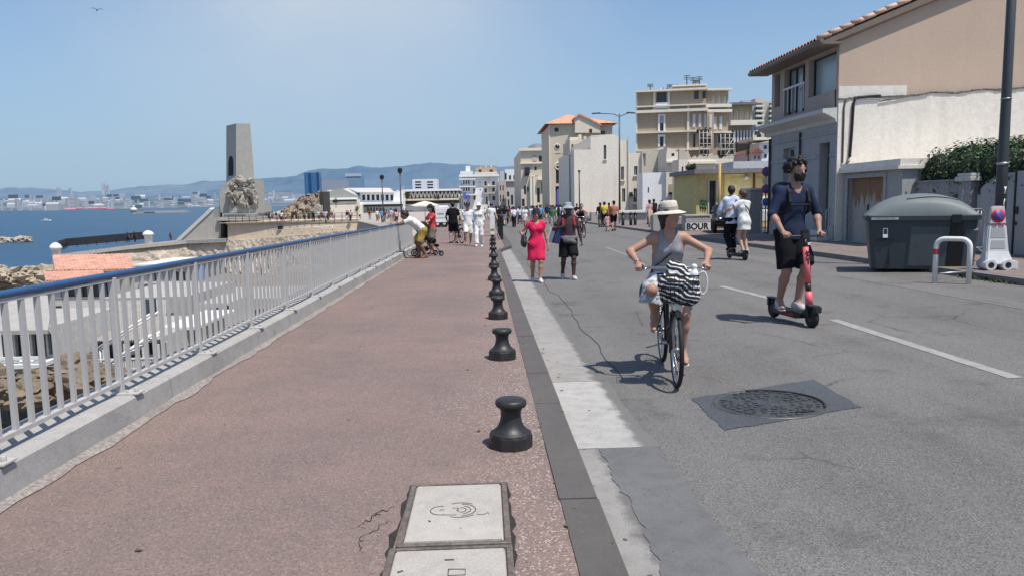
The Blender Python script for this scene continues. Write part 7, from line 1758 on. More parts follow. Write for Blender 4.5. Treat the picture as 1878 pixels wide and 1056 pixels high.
# ------------------------------------------------------------------ bicycle
M_CHROME = mat('chrome_metal', (.45, .45, .45), .22, .1, 6, .05, 60, 0, metal=.9); M_FRAMEP = mat('black_gloss_frame', (.02, .022, .025), .3, .15, 6, .05, 60, 0, spec=.5)
def bicycle(label, loc, rz, basket=True, group=None, steer=0.0, light=True):
    t = thing('bicycle', label, 'bicycle', loc, rz, group); Rw = .335; YF, YB = -.535, .535
    for y, nm in ((YF, 'wheel'), (YB, 'wheel')):
        m = MB(); m.torus((0, y, Rw), (1, 0, 0), Rw-.02, .020, 44, 8); w = m.build('wheel', M_RUB, t)
        m = MB(); m.torus((0, y, Rw), (1, 0, 0), Rw-.044, .012, 44, 6, 1.1); m.build('rim', M_CHROME, w)
        m = MB(); m.cyl((-.04, y, Rw), (.04, y, Rw), .022, n=10)
        for i in range(28):
            a = 2*PI*i/28; sx = .03 if i % 2 else -.03; m.tube([(sx, y, Rw), (0, y+(Rw-.05)*math.cos(a), Rw+(Rw-.05)*math.sin(a))], .0016, 3, caps=False)
        m.build('spokes', M_CHROME, w)
        m = MB(); pr = []
        a0, a1 = (R(-15), R(118)) if y < 0 else (R(-10), R(185))
        for i in range(15):
            a = a0+(a1-a0)*i/14
            yy, zz_ = y+(Rw+.022)*math.cos(a), Rw+(Rw+.022)*math.sin(a)
            pr.append((m._v((-.026, yy, zz_-.006)), m._v((0, yy, zz_+.004)), m._v((.026, yy, zz_-.006))))
        for a, b in zip(pr, pr[1:]): m._f((a[0], a[1], b[1], b[0]), True); m._f((a[1], a[2], b[2], b[1]), True)
        m.build('mudguard', M_FRAMEP, t, False)
    hd, hu_ = Vector((0, -.40, .66)), Vector((0, -.36, .92)); bb, st = Vector((0, .06, .29)), Vector((0, .21, .74))
    m = MB(); m.tube([hd, bb], .020, 8); m.tube([hd+Vector((0, .015, .10)), Vector((0, -.1, .50)), Vector((0, .10, .42))], .017, 8); m.tube([bb, st], .017, 8); m.tube([hd-Vector((0, .01, .03)), hu_], .021, 8)
    for s in (-1, 1): m.tube([bb+Vector((s*.03, 0, 0)), Vector((s*.055, YB, Rw))], .010, 6); m.tube([st+Vector((s*.015, 0, -.05)), Vector((s*.055, YB, Rw))], .009, 6)
    m.build('frame', M_FRAMEP, t)
    m = MB()
    for s in (-1, 1): m.tube([Vector((s*.045, YF, Rw)), Vector((s*.05, -.46, .55)), Vector((s*.035, -.42, .64))], .012, 7)
    m.tube([(-.05, -.42, .645), (.05, -.42, .645)], .016, 7); m.build('fork', M_FRAMEP, t)
    m = MB(); m.tube([hu_, (0, -.37, 1.02)], .014, 7); m.tube([(-.29, -.19, 1.03), (-.26, -.28, 1.04), (-.14, -.37, 1.05), (0, -.39, 1.04), (.14, -.37, 1.05), (.26, -.28, 1.04), (.29, -.19, 1.03)], .012, 8); hb = m.build('handlebar', M_CHROME, t)
    for s in (-1, 1): m = MB(); m.tube([(s*.30, -.16, 1.03), (s*.265, -.27, 1.04)], .018, 8); m.build('grip', M_RUB, hb); m = MB(); m.tube([(s*.24, -.30, 1.04), (s*.285, -.29, 1.02), (s*.33, -.23, 1.01)], .007, 5); m.build('brake_lever', M_CHROME, hb)
    F = Field(); F.cone((0, .30, .81), (0, .10, .815), .085, .028, .03, '', [(V3(0, 0, 1), .5)]); F.cone((-.05, .3, .81), (.05, .3, .81), .065, .065, .03, '', [(V3(0, 0, 1), .5)]); link('saddle', F.mesh(.009, 'saddle', M_RUB), t)
    MB().cyl(st, (0, .24, .79), .013, n=8).build('seat_post', M_CHROME, t)
    m = MB(); m.torus((.05, .06, .29), (1, 0, 0), .085, .006, 24, 5); m.tube([(.055, .06, .29), (.075, .04, .13)], .010, 6); m.tube([(-.055, .06, .29), (-.075, .08, .45)], .010, 6); m.cyl((-.06, .06, .29), (.06, .06, .29), .022, n=10); m.build('crank', M_CHROME, t)
    for s, y, z in ((1, .035, .125), (-1, .085, .455)): MB().box(min(s*.08, s*.165), max(s*.08, s*.165), y-.04, y+.04, z-.012, z+.012).build('pedal', M_RUB, t)
    m = MB(); m.tube([(-.05, .12, .27), (-.20, .17, .22)], .009, 5); m.build('kickstand', M_CHROME, t)
    m = MB(); m.box(.045, .07, .0, .56, .24, .37); m.build('chain_guard', M_FRAMEP, t, bevel=.01)
    if light:
        m = MB(); m.tf((0, -.50, .72), rx=PI/2); m.lathe([(0, .05), (.044, .045), (.048, .02), (.03, -.03), (0, -.04)], 16); l = m.build('headlight', M_CHROME, t); m = MB(); m.tf((0, -.549, .72), rx=PI/2); m.lathe([(0, .012), (.026, .009), (.041, .0)], 16); m.build('lens', mat('headlight_lens', (.75, .75, .72), .15, .05, 3, 0), l)
    if basket:
        m = MB(); z0, z1 = .77, 1.0
        for i, z in enumerate((z0, .83, .89, .95, z1)):
            w = .135+.03*i/4; d = .10+.02*i/4; m.tube([(-w, -.55-d, z), (w, -.55-d, z), (w, -.55+d, z), (-w, -.55+d, z)], .004 if i < 4 else .007, 5, closed=True)
        for i in range(9):
            u = -1+2*i/8
            for sy in (-1, 1): m.tube([(u*.135, -.55+sy*.10, z0), (u*.165, -.55+sy*.12, z1)], .003, 4)
        for i in range(5):
            u = -1+2*i/4
            for sx in (-1, 1): m.tube([(sx*.135, -.55+u*.10, z0), (sx*.165, -.55+u*.12, z1)], .003, 4)
            m.tube([(-.135, -.55+u*.1, z0), (.135, -.55+u*.1, z0)], .003, 4)
        m.build('basket', M_BLACK, t)
    return t
BX, BY = 1.735, 7.13; bz = road_z(BX, BY); BR = R(-6.5)
bike = bicycle('black city bicycle with a front basket ridden towards the viewer', (BX, BY, bz), BR)
# striped beach bag in the basket
def stripe_mat():
    t = NT('striped_cloth'); t.b.inputs['Roughness'].default_value = .85; x = t.xyz()
    w = t.math('ADD', t.math('MULTIPLY', x[2], 1.0), t.math('ADD', t.math('MULTIPLY', x[0], .35), t.math('MULTIPLY', t.noise(7, 2), .10)))
    s_ = t.math('SINE', t.math('MULTIPLY', w, 150.0), 0); t.col(t.mix(t.ramp(s_, [(.42, 0), (.58, 1)]), (.014, .014, .016), (.70, .69, .66))); t.bump(t.noise(9, 3), .5, .02); return t.m
bag = thing('beach_bag', 'black and white striped beach bag stuffed in the bicycle basket', 'bag', (BX, BY, bz), BR)
F = Field(); F.cone((-.055, -.57, .84), (.09, -.57, .82), .095, .095, .03, '', [(V3(0, 1, 0), .9)]); F.cone((-.07, -.57, .96), (.10, -.56, .92), .085, .085, .05); F.cone((-.05, -.55, 1.06), (.0, -.55, 1.03), .06, .07, .05); F.cone((-.11, -.58, .90), (-.10, -.58, .84), .05, .04, .05); F.cone((.145, -.58, .93), (.14, -.58, .82), .045, .04, .05)
link('body', F.mesh(.009, 'body', stripe_mat(), (), .010, 22, 5), bag)
F = Field(); r6 = random.Random(8)
for k in range(9): F.ball((.095+r6.gauss(0, .04), -.57+r6.gauss(0, .025), 1.0+r6.gauss(0, .02)), r6.uniform(.022, .036), .02)
link('white_cloth', F.mesh(.007, 'white_cloth', cloth_mat('white_linen', (.74, .73, .71)), (), .003, 60, 2), bag)
m = MB(); m.tube([(.17, -.58, 1.0)]+[(.215+.035*math.cos(a), -.58, .93+.10*math.sin(a)) for a in [PI*.6-2*PI*.8*i/14 for i in range(15)]]+[(.17, -.58, .90)], .009, 6); m.build('rope_handle', mat('rope', (.6, .59, .56), .8), bag)
# the rider
p = person('woman in a white straw hat and grey tank top riding the bicycle', (BX, BY, bz), BR)
f = Fig(1.62, V3(0, .20, .875), lean=R(13), hunch=R(5), sex='f', head=(R(42), R(2), R(-3)), hands=[V3(-.31, -.185, 1.075), V3(.31, -.185, 1.075)], elbow=[V3(-1, .3, -.2), V3(1, .3, -.25)],
    feet=[V3(-.125, .115, .555), V3(.125, .02, .205)], knee=[V3(-.25, -1, .3), V3(.15, -1, .1)], toe=[(-.15, -.85, -.5), (.12, -.98, -.12)], grip=(1.0, 1.0), handdir=[V3(-.05, -.85, -.35), V3(.05, -.85, -.35)], palm=[V3(-.35, -.2, .9), V3(.35, -.2, .9)], twist=0)
f.body(p, SK_TAN, .006)
M_GREYTOP = cloth_mat('grey_jersey', (.27, .265, .285), .5)
top(f, p, M_GREYTOP, arm=0, off=.008, hem=-.05, neck=.13, tank=.112, vox=.007, name='tank_top', amp=.004)
m = MB(); 
for q in (-1, 1): m.tube([f.N+f.r2*.075*q+f.f2*.098-f.u2*.105, f.N+f.r2*.085*q+f.f2*.055-f.u2*.03, f.N+f.r2*.085*q-f.u2*.0-f.f2*.01, f.N+f.r2*.08*q-f.f2*.085-f.u2*.06], .011, 6)
m.build('strap', M_GREYTOP, p)
def floral():
    t = NT('floral_cloth'); t.b.inputs['Roughness'].default_value = .85; v = t.vor(38, out='Color'); sp = t.n('ShaderNodeSeparateColor'); t.t.links.new(v, sp.inputs[0])
    t.col(t.mix(t.ramp(sp.outputs[0], [(.45, 0), (.55, 1)]), (.55, .56, .57), t.mix(sp.outputs[1], (.16, .19, .25), (.42, .43, .46)))); t.bump(t.noise(12, 3), .5, .015); return t.m
F = Field(); hips(f, F)
for q in (0, 1): F.cone(f.hip[q], f.hip[q]+(f.kn[q]-f.hip[q])*.82, .098, .080, .05, '', None, 1)
F.cone(f.P, (f.kn[0]+f.kn[1])/2*.6+f.P*.4, .10, .09, .08); F.cone(f.kn[0]*.8+f.hip[0]*.2, f.kn[0]*.8+f.hip[0]*.2-V3(.02, 0, .13), .08, .10, .05, '', None, 1)
link('skirt', F.mesh(.008, 'skirt', floral(), [(f.P+f.u*.12, f.u)], .007, 26, 6, off=.010), p)
cap_hair(f, p, HAIR_DARK, .010, .02); f.eyes(p); f.brows(p, HAIR_DARK)
lathe_hat(f, p, mat('white_straw', (.68, .60, .49), .85, .12, 12, .25, 70, .5), .166, .090, .110, .022, R(-4), .048, mat('beige_ribbon', (.36, .31, .26), .8, .1))
f.shoes(p, mat('pale_sandal', (.50, .42, .34), .6), .004, .007, 'sandal')
strapline(p, mat('dark_leather', (.02, .017, .016), .5), [f.N+f.r2*.085+f.f2*.045-f.u2*.01, f.C+f.r2*.045+f.f2*.135+f.u2*.03, f.C-f.r2*.06+f.f2*.13-f.u2*.08, f.W-f.r2*.14+f.f2*.06, f.P-f.r2*.19-f.u*.03], .008)
hb_ = thing('handbag', 'small black shoulder bag hanging at the cyclist hip', 'bag', (BX, BY, bz), BR); F = Field(); F.cone((-.235, .10, .80), (-.225, .20, .79), .055, .055, .03, '', [(V3(1, 0, 0), .6)]); F.cone((-.235, .10, .74), (-.225, .20, .73), .065, .065, .03, '', [(V3(1, 0, 0), .6)]); link('body', F.mesh(.008, 'body', mat('dark_leather', (.02, .017, .016), .5)), hb_)
m = MB(); m.tube([f.N+f.r2*.05*q+f.f2*(.045+.055*math.sin(a))-f.u2*(.0+.10*math.sin(a)) for q, a in [(math.cos(x)*1.1, x) for x in [PI*i/12 for i in range(13)]]], .006, 5); m.build('necklace', mat('bead_necklace', (.32, .29, .27), .5), p)
m = MB()
for q in (0,): d = unit(f.wr[q]-f.el[q]); m.torus(f.wr[q]-d*.015, d, .027, .006, 16, 5)
m.build('bracelet', M_CHROME, p)

# ------------------------------------------------------------------ electric scooter and its rider
M_CORAL = mat('coral_paint', (.72, .13, .15), .4, .1, 4, .06, 60, .03); M_SCBLK = mat('scooter_black', (.022, .022, .024), .45, .15, 6, .08, 60, .05); M_DKRED = mat('dark_red_paint', (.20, .025, .04), .5, .2, 6)
def scooter(label, loc, rz, detailed=True, col=None):
    t = thing('electric_scooter', label, 'scooter', loc, rz); Rw = .125; YF, YB = -.46, .44
    for y in (YF, YB):
        m = MB(); m.torus((0, y, Rw), (1, 0, 0), Rw-.032, .033, 28, 8, 1.15); w = m.build('wheel', M_RUB, t); m = MB(); m.cyl((-.03, y, Rw), (.03, y, Rw), .065, n=18); m.build('hub', M_SCBLK, w)
    m = MB(); loft(m, [[(-.06, -.30, .15), (.06, -.30, .15), (.06, -.30, .10), (-.06, -.30, .10)], [(-.085, -.22, .17), (.085, -.22, .17), (.085, -.22, .085), (-.085, -.22, .085)], [(-.09, .28, .17), (.09, .28, .17), (.085, .28, .085), (-.085, .28, .085)], [(-.06, .36, .18), (.06, .36, .18), (.06, .36, .12), (-.06, .36, .12)]]); m.build('deck', M_SCBLK, t, bevel=.01)
    for s in (-1, 1): m = MB(); m.box(min(s*.084, s*.096), max(s*.084, s*.096), -.20, .26, .10, .150); m.build('side_stripe', col or M_DKRED, t, bevel=.004)
    m = MB(); m.box(-.045, .045, .30, .58, .262, .275); m.box(-.05, .05, .5, .54, .16, .262); m.build('rear_mudguard', M_SCBLK, t)
    s0, s1 = Vector((0, -.40, .24)), Vector((0, -.265, 1.10)); d = s1-s0; P_ = lambda q: s0+d*q
    m = MB(); m.tube([(0, -.30, .14), (0, -.37, .19), P_(.02)], [.05, .05, .045], 10); m.tube([P_(-.06), P_(.05)], .052, 12)
    for s in (-1, 1): m.tube([(s*.052, YF, Rw), (s*.055, -.43, .24), (s*.03, -.40, .29)], .016, 7)
    m.build('fork', M_SCBLK, t)
    m = MB(); m.box(-.058, .058, -.56, -.38, .262, .285); m.box(-.05, .05, -.60, -.54, .20, .28); m.build('front_mudguard', M_SCBLK, t, bevel=.01)
    m = MB(); m.tube([P_(.05), P_(.24)], [.047, .044], 14); st = m.build('stem', col or M_CORAL, t); m = MB(); m.tube([P_(.24), P_(.36)], .036, 12); m.build('stem_joint', M_SCBLK, st)
    m = MB(); m.tube([P_(.36), P_(.88)], [.040, .036], 14); m.build('stem_tube', col or M_CORAL, st); m = MB(); m.tube([P_(.88), P_(1.0)], .024, 10); m.build('stem_top', M_SCBLK, st)
    m = MB(); m.cbox(P_(.52)+Vector((.03, .045, 0)), .075, .07, .24); m.build('battery', M_SCBLK, st, bevel=.02)
    if detailed:
        for q, ch_ in ((.80, 'V'), (.735, 'O'), (.67, 'I')):
            o = P_(q); text_mesh('lettering', ch_, .075, mat('black_letter_paint', (.014, .014, .015)), st, (o.x, o.y-.044, o.z), (PI/2-.15, 0, 0), .002, .004)
    m = MB(); m.tube([(-.28, -.215, 1.135), (-.14, -.255, 1.135), (.14, -.255, 1.135), (.28, -.215, 1.135)], .014, 8); m.cbox((0, -.27, 1.14), .10, .05, .05); hb = m.build('handlebar', M_SCBLK, t)
    for s in (-1, 1): m = MB(); m.tube([(s*.19, -.24, 1.135), (s*.305, -.208, 1.135)], .019, 8); m.build('grip', M_RUB, hb); m = MB(); m.tube([(s*.17, -.265, 1.125), (s*.26, -.27, 1.115)], .006, 5); m.build('brake_lever', M_SCBLK, hb)
    m = MB(); m.cbox((.03, -.30, 1.04), .03, .03, .03); m.build('headlight', M_WHITE, hb); return t
SX, SY = 4.0, 9.78; sz = road_z(SX, SY); SR = R(9)
scooter('coral and black electric scooter ridden by the bearded man', (SX, SY, sz), SR)
p = person('bearded man with curly black hair in navy shirt riding the coral scooter', (SX, SY, sz), SR)
f = Fig(1.95, V3(.0, .06, 1.185), lean=R(1), hunch=R(5), sex='m', build=.99, head=(R(14), R(3), 0), hands=[V3(-.255, -.175, 1.19), V3(.255, -.175, 1.19)], elbow=[V3(-.8, .6, -.2), V3(.8, .6, -.2)],
    feet=[V3(-.065, .20, .262), V3(.055, -.03, .262)], knee=[V3(-.1, -1, 0), V3(.1, -1, 0)], toe=[(-.30, -.95, -.04), (.12, -1, -.04)], grip=(1.0, 1.0), handdir=[V3(-.05, -.9, -.30), V3(.05, -.9, -.30)], palm=[V3(-.3, -.2, .95), V3(.3, -.2, .95)])
f.body(p, SK_OLIVE, .007)
M_NAVY = cloth_mat('navy_cotton', (.022, .030, .062), .6)
top(f, p, M_NAVY, arm=.52, off=.009, hem=-.09, neck=.10, flare=.010, vox=.008, amp=.006, drop=.01)
shorts(f, p, cloth_mat('black_cotton', (.010, .010, .013), .6), leg=.47, off=.016, flare=.022, vox=.009, amp=.007)
F = Field(); wool(F, f, 190, .016, .032, .112, 4); link('hair', F.mesh(.006, 'hair', HAIR_BLACK, (), .003, 90, 3), p)
F = Field(); k = f.k; h, u, fw, r = f.h, f.hu, f.hf, f.hr
rb = random.Random(2)
for _ in range(70):
    a = rb.uniform(-1.35, 1.35); v_ = rb.uniform(0, 1); c = h-u*(.035+.07*v_)*k+fw*(.045+.05*math.cos(a)*(1-.25*v_))*k+r*math.sin(a)*(.068-.02*v_)*k
    if abs(a) < .4 and v_ < .32: continue
    F.ball(c, rb.uniform(.014, .022)*k, .012)
F.cone(h-u*.037*k+fw*.099*k-r*.026*k, h-u*.037*k+fw*.099*k+r*.026*k, .009*k, .009*k, .008)
link('beard', F.mesh(.005, 'beard', HAIR_BLACK, (), .003, 100, 5), p); f.eyes(p); f.brows(p, HAIR_BLACK)
f.shoes(p, mat('pale_sneaker', (.50, .49, .48), .7, .2, 12), .010, .008, 'sneakers')
M_STRAP = mat('black_webbing', (.008, .008, .009), .7, .2, 10)
F = Field()
for q in (-1, 1):
    P = [f.N+f.r2*.115*q*k-f.f2*.06*k+f.u2*.0, f.N+f.r2*.118*q*k+f.f2*.01*k+f.u2*.02*k, f.N+f.r2*.115*q*k+f.f2*.10*k-f.u2*.06*k, f.C+f.r2*.12*q*k+f.f2*.142*k+f.u2*.0, f.C+f.r2*.145*q*k+f.f2*.11*k-f.u2*.11*k, f.C+f.r2*.165*q*k+f.f2*.02*k-f.u2*.15*k]
    for a, b in zip(P, P[1:]): F.cone(a, b, .021, .021, .012)
F.cone(f.C-f.r2*.12*k+f.f2*.15*k-f.u2*.035*k, f.C+f.r2*.12*k+f.f2*.15*k-f.u2*.035*k, .010, .010, .008)
rk = thing('backpack', 'black backpack on the back of the scooter rider', 'backpack', (SX, SY, sz), SR); F2 = F
F2.cone(f.C-f.f2*.21*k+f.u2*.1*k-f.r2*.05, f.C-f.f2*.21*k+f.u2*.1*k+f.r2*.05, .11, .11, .05); F2.cone(f.W-f.f2*.20*k-f.r2*.05, f.W-f.f2*.20*k+f.r2*.05, .12, .12, .08)
link('body', F2.mesh(.008, 'body', M_STRAP), rk)

# ------------------------------------------------------------------ the pair walking in the road
b = road_at(985, 517); RX_, RY_ = b.x, b.y; zr_ = road_z(RX_, RY_)
p = person('woman in a bright pink red dress and sunglasses walking towards the viewer', (RX_, RY_, zr_), R(4))
f = Fig(1.58, V3(0, .02, .835), lean=R(1), sex='f', head=(0, R(6), 0), hands=[V3(-.25, -.04, .92), V3(.265, .0, .735)], elbow=[V3(-1, .5, -.2), V3(.6, .8, 0)], feet=[V3(-.065, .24, .10), V3(.05, -.17, .075)], knee=[V3(-.1, -1, 0), V3(.05, -1, 0)], toe=[(-.05, -.85, -.5), (.08, -1, .05)], grip=(.9, .45))
f.body(p, SK_TAN, .008)
M_PINK = cloth_mat('pink_red_cloth', (.62, .022, .085), .7)
def dress_extra(F):
    F.cone(f.P+f.u*.02, V3(-.01, -.0, .47), .135, .185, .06, '', [(f.f, .82)], 1)
    for q in (0, 1): F.cone(f.hip[q], f.hip[q]+(f.kn[q]-f.hip[q])*.8, .095, .075, .06)
F = Field(); f.torso(F); f.limbs(F, True, False, armfrac=.16, ga=.010, flare=.012); dress_extra(F)
link('dress', F.mesh(.009, 'dress', M_PINK, neckline(f, .10, .085)+[(V3(0, 0, .475), V3(0, 0, -1))], .006, 26, 4, off=.010), p)
m = MB(); c = f.W-f.u*.02; m.T = Matrix.Translation(Vector(c)); m.torus((0, 0, 0), (0, 0, 1), .136, .010, 28, 6); o = m.build('belt', M_PINK, p); o.scale = (1, .80, 1); o.location = (0, c[1]*.2, 0)
cap_hair(f, p, HAIR_DARK, .010, .03); f.glasses(p); MB().tube([f.h-f.hu*.052*f.k+f.hf*.088*f.k-f.hr*.02, f.h-f.hu*.050*f.k+f.hf*.098*f.k, f.h-f.hu*.052*f.k+f.hf*.088*f.k+f.hr*.02], [.004, .007, .004], 6).build('lips', mat('lips', (.22, .075, .06), .5), p)
lathe_hat(f, p, mat('dark_navy_cap', (.012, .014, .03), .8), .118, .094, .095, .012, R(-6), .05, name='hat')
f.shoes(p, mat('white_pump', (.62, .60, .58), .6), .005, .009, 'shoes')
hb_ = thing('handbag', 'black leather shoulder bag carried by the woman in pink red', 'bag', (RX_, RY_, zr_), R(4)); F = Field(); F.cone((-.27, -.03, .98), (-.27, .10, .98), .07, .07, .04, '', [(V3(1, 0, 0), .7)]); F.cone((-.275, -.06, .86), (-.275, .14, .86), .10, .10, .05, '', [(V3(1, 0, 0), .6)]); link('body', F.mesh(.009, 'body', mat('dark_leather', (.02, .017, .016))), hb_)
m = MB(); m.tube([(-.25, -.05, 1.0), (-.19, -.05, 1.2), f.sh[0]+V3(.01, 0, .062), (-.17, .1, 1.2), (-.25, .10, 1.0)], .009, 6); m.build('strap', MAT['dark_leather'], hb_)
m = MB(); m.torus(f.wr[1]+V3(0, 0, .02), unit(f.wr[1]-f.el[1]), .027, .008, 14, 5); m.build('watch', mat('white_watch', (.6, .6, .6)), p)

b = road_at(1043, 512); RX_, RY_ = b.x, b.y; zr_ = road_z(RX_, RY_)
p = person('man in dark shirt and black shorts with a grey bucket hat walking beside her', (RX_, RY_, zr_), R(2))
f = Fig(1.68, V3(0, .03, .885), lean=R(0), sex='m', build=1.0, head=(R(-6), R(5), 0), hands=[V3(-.20, -.24, 1.17), V3(.30, -.02, .80)], elbow=[V3(-1, .2, -1), V3(.7, .7, 0)], feet=[V3(-.10, .25, .13), V3(.09, -.16, .08)], knee=[V3(-.1, -1, 0), V3(.1, -1, 0)], toe=[(-.1, -.8, -.6), (.15, -1, .06)], grip=(1.0, .8), handdir=[V3(.55, -.25, .5), None])
f.body(p, SK_DARK, .009)
top(f, p, cloth_mat('charcoal_tee', (.055, .040, .045), .6), arm=.34, off=.012, hem=-.10, neck=.02, flare=.012, amp=.006)
shorts(f, p, cloth_mat('black_cotton', (.010, .010, .013)), leg=.45, off=.014, flare=.022, amp=.006)
F = Field()
for i in range(9):
    a = -1.25+2.5*i/8; c = f.P+f.u*.05+f.f*(.125*math.cos(a))+f.r*(.155*math.sin(a)); F.ball(c-f.u*.02*math.cos(a), .045, .03)
F.cone(f.P+f.f*.13-f.r*.1, f.P+f.f*.15+f.r*.12-f.u*.06, .05, .05, .04)
link('waist_cloth', F.mesh(.010, 'waist_cloth', cloth_mat('grey_wrap', (.13, .125, .13), .7), (), .008, 40, 7), p)
cap_hair(f, p, HAIR_BLACK, .004); lathe_hat(f, p, cloth_mat('grey_felt', (.30, .32, .32), .3), .155, .098, .10, .035, R(-4), .05, name='bucket_hat')
f.shoes(p, mat('black_white_trainer', (.50, .49, .48), .6), .009, .010, 'trainers')
bp = thing('backpack', 'red backpack worn by the man in the bucket hat', 'backpack', (RX_, RY_, zr_), R(2)); F = Field(); F.cone(f.C-f.f2*.20+f.u2*.1, f.W-f.f2*.19, .13, .14, .05)
F.cone(f.C-f.f2*.14-f.r2*.15, f.C-f.f2*.10-f.r2*.2-f.u2*.05, .07, .07, .05)
for q in (-1, 1):
    P = [f.N+f.r2*.12*q-f.f2*.08, f.N+f.r2*.125*q+f.u2*.012, f.N+f.r2*.12*q+f.f2*.09-f.u2*.06, f.C+f.r2*.13*q+f.f2*.125-f.u2*.03]
    for a, b_ in zip(P, P[1:]): F.cone(a, b_, .026, .026, .015)
link('body', F.mesh(.010, 'body', cloth_mat('red_nylon', (.42, .035, .04))), bp)
sb = thing('shopping_bag', 'blue and white shopping bag carried by the man in the bucket hat', 'bag', (RX_, RY_, zr_), R(-14)); m = MB()
loft(m, [[(-.47, -.10, .84), (-.16, -.10, .78), (-.16, .02, .78), (-.47, .02, .84)], [(-.37, -.09, 1.17), (-.13, -.09, 1.14), (-.13, .01, 1.14), (-.37, .01, 1.17)]]); m.build('body', mat('blue_plastic_bag', (.03, .04, .14), .4, .3, 7), sb, bevel=.02)
m = MB(); m.poly([(-.475, -.105, .84), (-.36, -.106, .82), (-.25, -.096, 1.16), (-.375, -.095, 1.175)]); m.build('white_panel', mat('white_plastic_bag', (.66, .66, .68), .4, .2, 7), sb, False)

# ------------------------------------------------------------------ man leaning on the railing, stroller, woman in red
b = walk_at(771, 474); lx, ly = -2.12, b.y; lz_ = walk_z(ly)
p = person('man in white shirt and mustard shorts leaning on the blue railing', (lx, ly, lz_), R(-78))
f = Fig(1.76, V3(.0, .16, .90), lean=R(44), hunch=R(12), sex='m', head=(R(10), R(12), 0), hands=[V3(-.10, -.78, 1.05), V3(.14, -.74, 1.07)], elbow=[V3(-.3, .3, -1), V3(.4, .3, -1)], feet=[V3(-.10, .10, .085), V3(.10, .26, .085)], knee=[V3(-.1, -1, 0), V3(.1, -1, 0)], toe=[(-.1, -1, 0), (.1, -1, 0)], grip=(.5, .5))
f.body(p, skin_mat('brown_skin', (.20, .105, .062)), .010); top(f, p, cloth_mat('white_cotton', (.66, .655, .63), .6), arm=.36, off=.013, hem=-.07, neck=.0, tilt=.5, flare=.014, amp=.007); shorts(f, p, cloth_mat('mustard_cotton', (.36, .24, .06), .6), leg=.45, off=.014, flare=.02, amp=.007)
cap_hair(f, p, HAIR_BLACK, .013); f.shoes(p, mat('tan_sandal', (.24, .15, .09), .7), .004, .010, 'sandals')
b = walk_at(788, 462); p = person('woman with curly dark hair and red top standing behind the stroller', (-1.78, 25.9, walk_z(25.9)), R(-60))
f = Fig(1.64, sex='f', head=(R(20), R(10), 0), hands=[V3(-.12, -.42, 1.0), V3(.18, -.40, 1.0)], elbow=[V3(-.6, .6, -.6), V3(.6, .6, -.6)], grip=(.9, .9))
f.body(p, SK_TAN, .011); top(f, p, cloth_mat('coral_red_tee', (.50, .06, .07)), arm=.34, vox=.011, hem=-.06); shorts(f, p, cloth_mat('khaki_cotton', (.20, .17, .11)), leg=.46, vox=.011); F = Field(); wool(F, f, 90, .02, .04, .115, 14); F.cone(f.h-f.hf*.06, f.h-f.hf*.08-f.hu*.16, .085, .08, .03); link('hair', F.mesh(.010, 'hair', HAIR_BLACK, (), .004, 80, 3), p); f.shoes(p, M_RUB, .008, .011, 'shoes')
def stroller(label, loc, rz):
    t = thing('stroller', label, 'stroller', loc, rz)
    for x, y, r_ in ((-.25, .38, .12), (.25, .38, .12), (-.22, -.36, .09), (.22, -.36, .09)):
        m = MB(); m.torus((x, y, r_), (1, 0, 0), r_-.02, .022, 18, 6); w = m.build('wheel', M_RUB, t); m = MB(); m.cyl((x-.02, y, r_), (x+.02, y, r_), r_*.5, n=10); m.build('hub', M_STEEL, w)
    m = MB()
    for x in (-.24, .24): m.tube([(x, -.36, .10), (x, .12, .62), (x, .42, 1.0)], .015, 7); m.tube([(x, .38, .12), (x, -.05, .52), (x, -.2, .66)], .014, 7)
    m.tube([(-.24, .42, 1.0), (.24, .42, 1.0)], .017, 7); m.tube([(-.24, -.36, .12), (.24, -.36, .12)], .012, 6); m.build('frame', M_BLACK, t)
    F = Field(); F.cone((-.12, -.14, .50), (.12, -.14, .50), .10, .10, .05); F.cone((-.12, .12, .62), (.12, .12, .62), .09, .09, .06); F.cone((-.1, .24, .86), (.1, .24, .86), .08, .08, .06); F.cone((-.1, -.30, .34), (.1, -.30, .34), .05, .05, .05); link('seat', F.mesh(.014, 'seat', cloth_mat('black_nylon', (.012, .012, .014))), t)
    m = MB(); n = 10; rws = []
    for i in range(6):
        a = R(20+22*i); rws.append([m._v((.27*math.cos(PI*j/n), .26-.34*math.cos(a)*math.sin(PI*j/n)*.9-.05, .80+.34*math.sin(a)*(.35+.65*math.sin(PI*j/n)))) for j in range(n+1)])
    for a, b_ in zip(rws, rws[1:]):
        for j in range(n): m._f((a[j], a[j+1], b_[j+1], b_[j]), True)
    m.build('canopy', MAT['black_nylon'], t, False); m = MB(); m.cbox((0, .2, .25), .4, .36, .14); m.build('shopping_net', MAT['black_nylon'], t, bevel=.04); return t
stroller('black folding stroller parked beside the man leaning on the railing', (-1.86, 24.9, walk_z(24.9)), R(118))

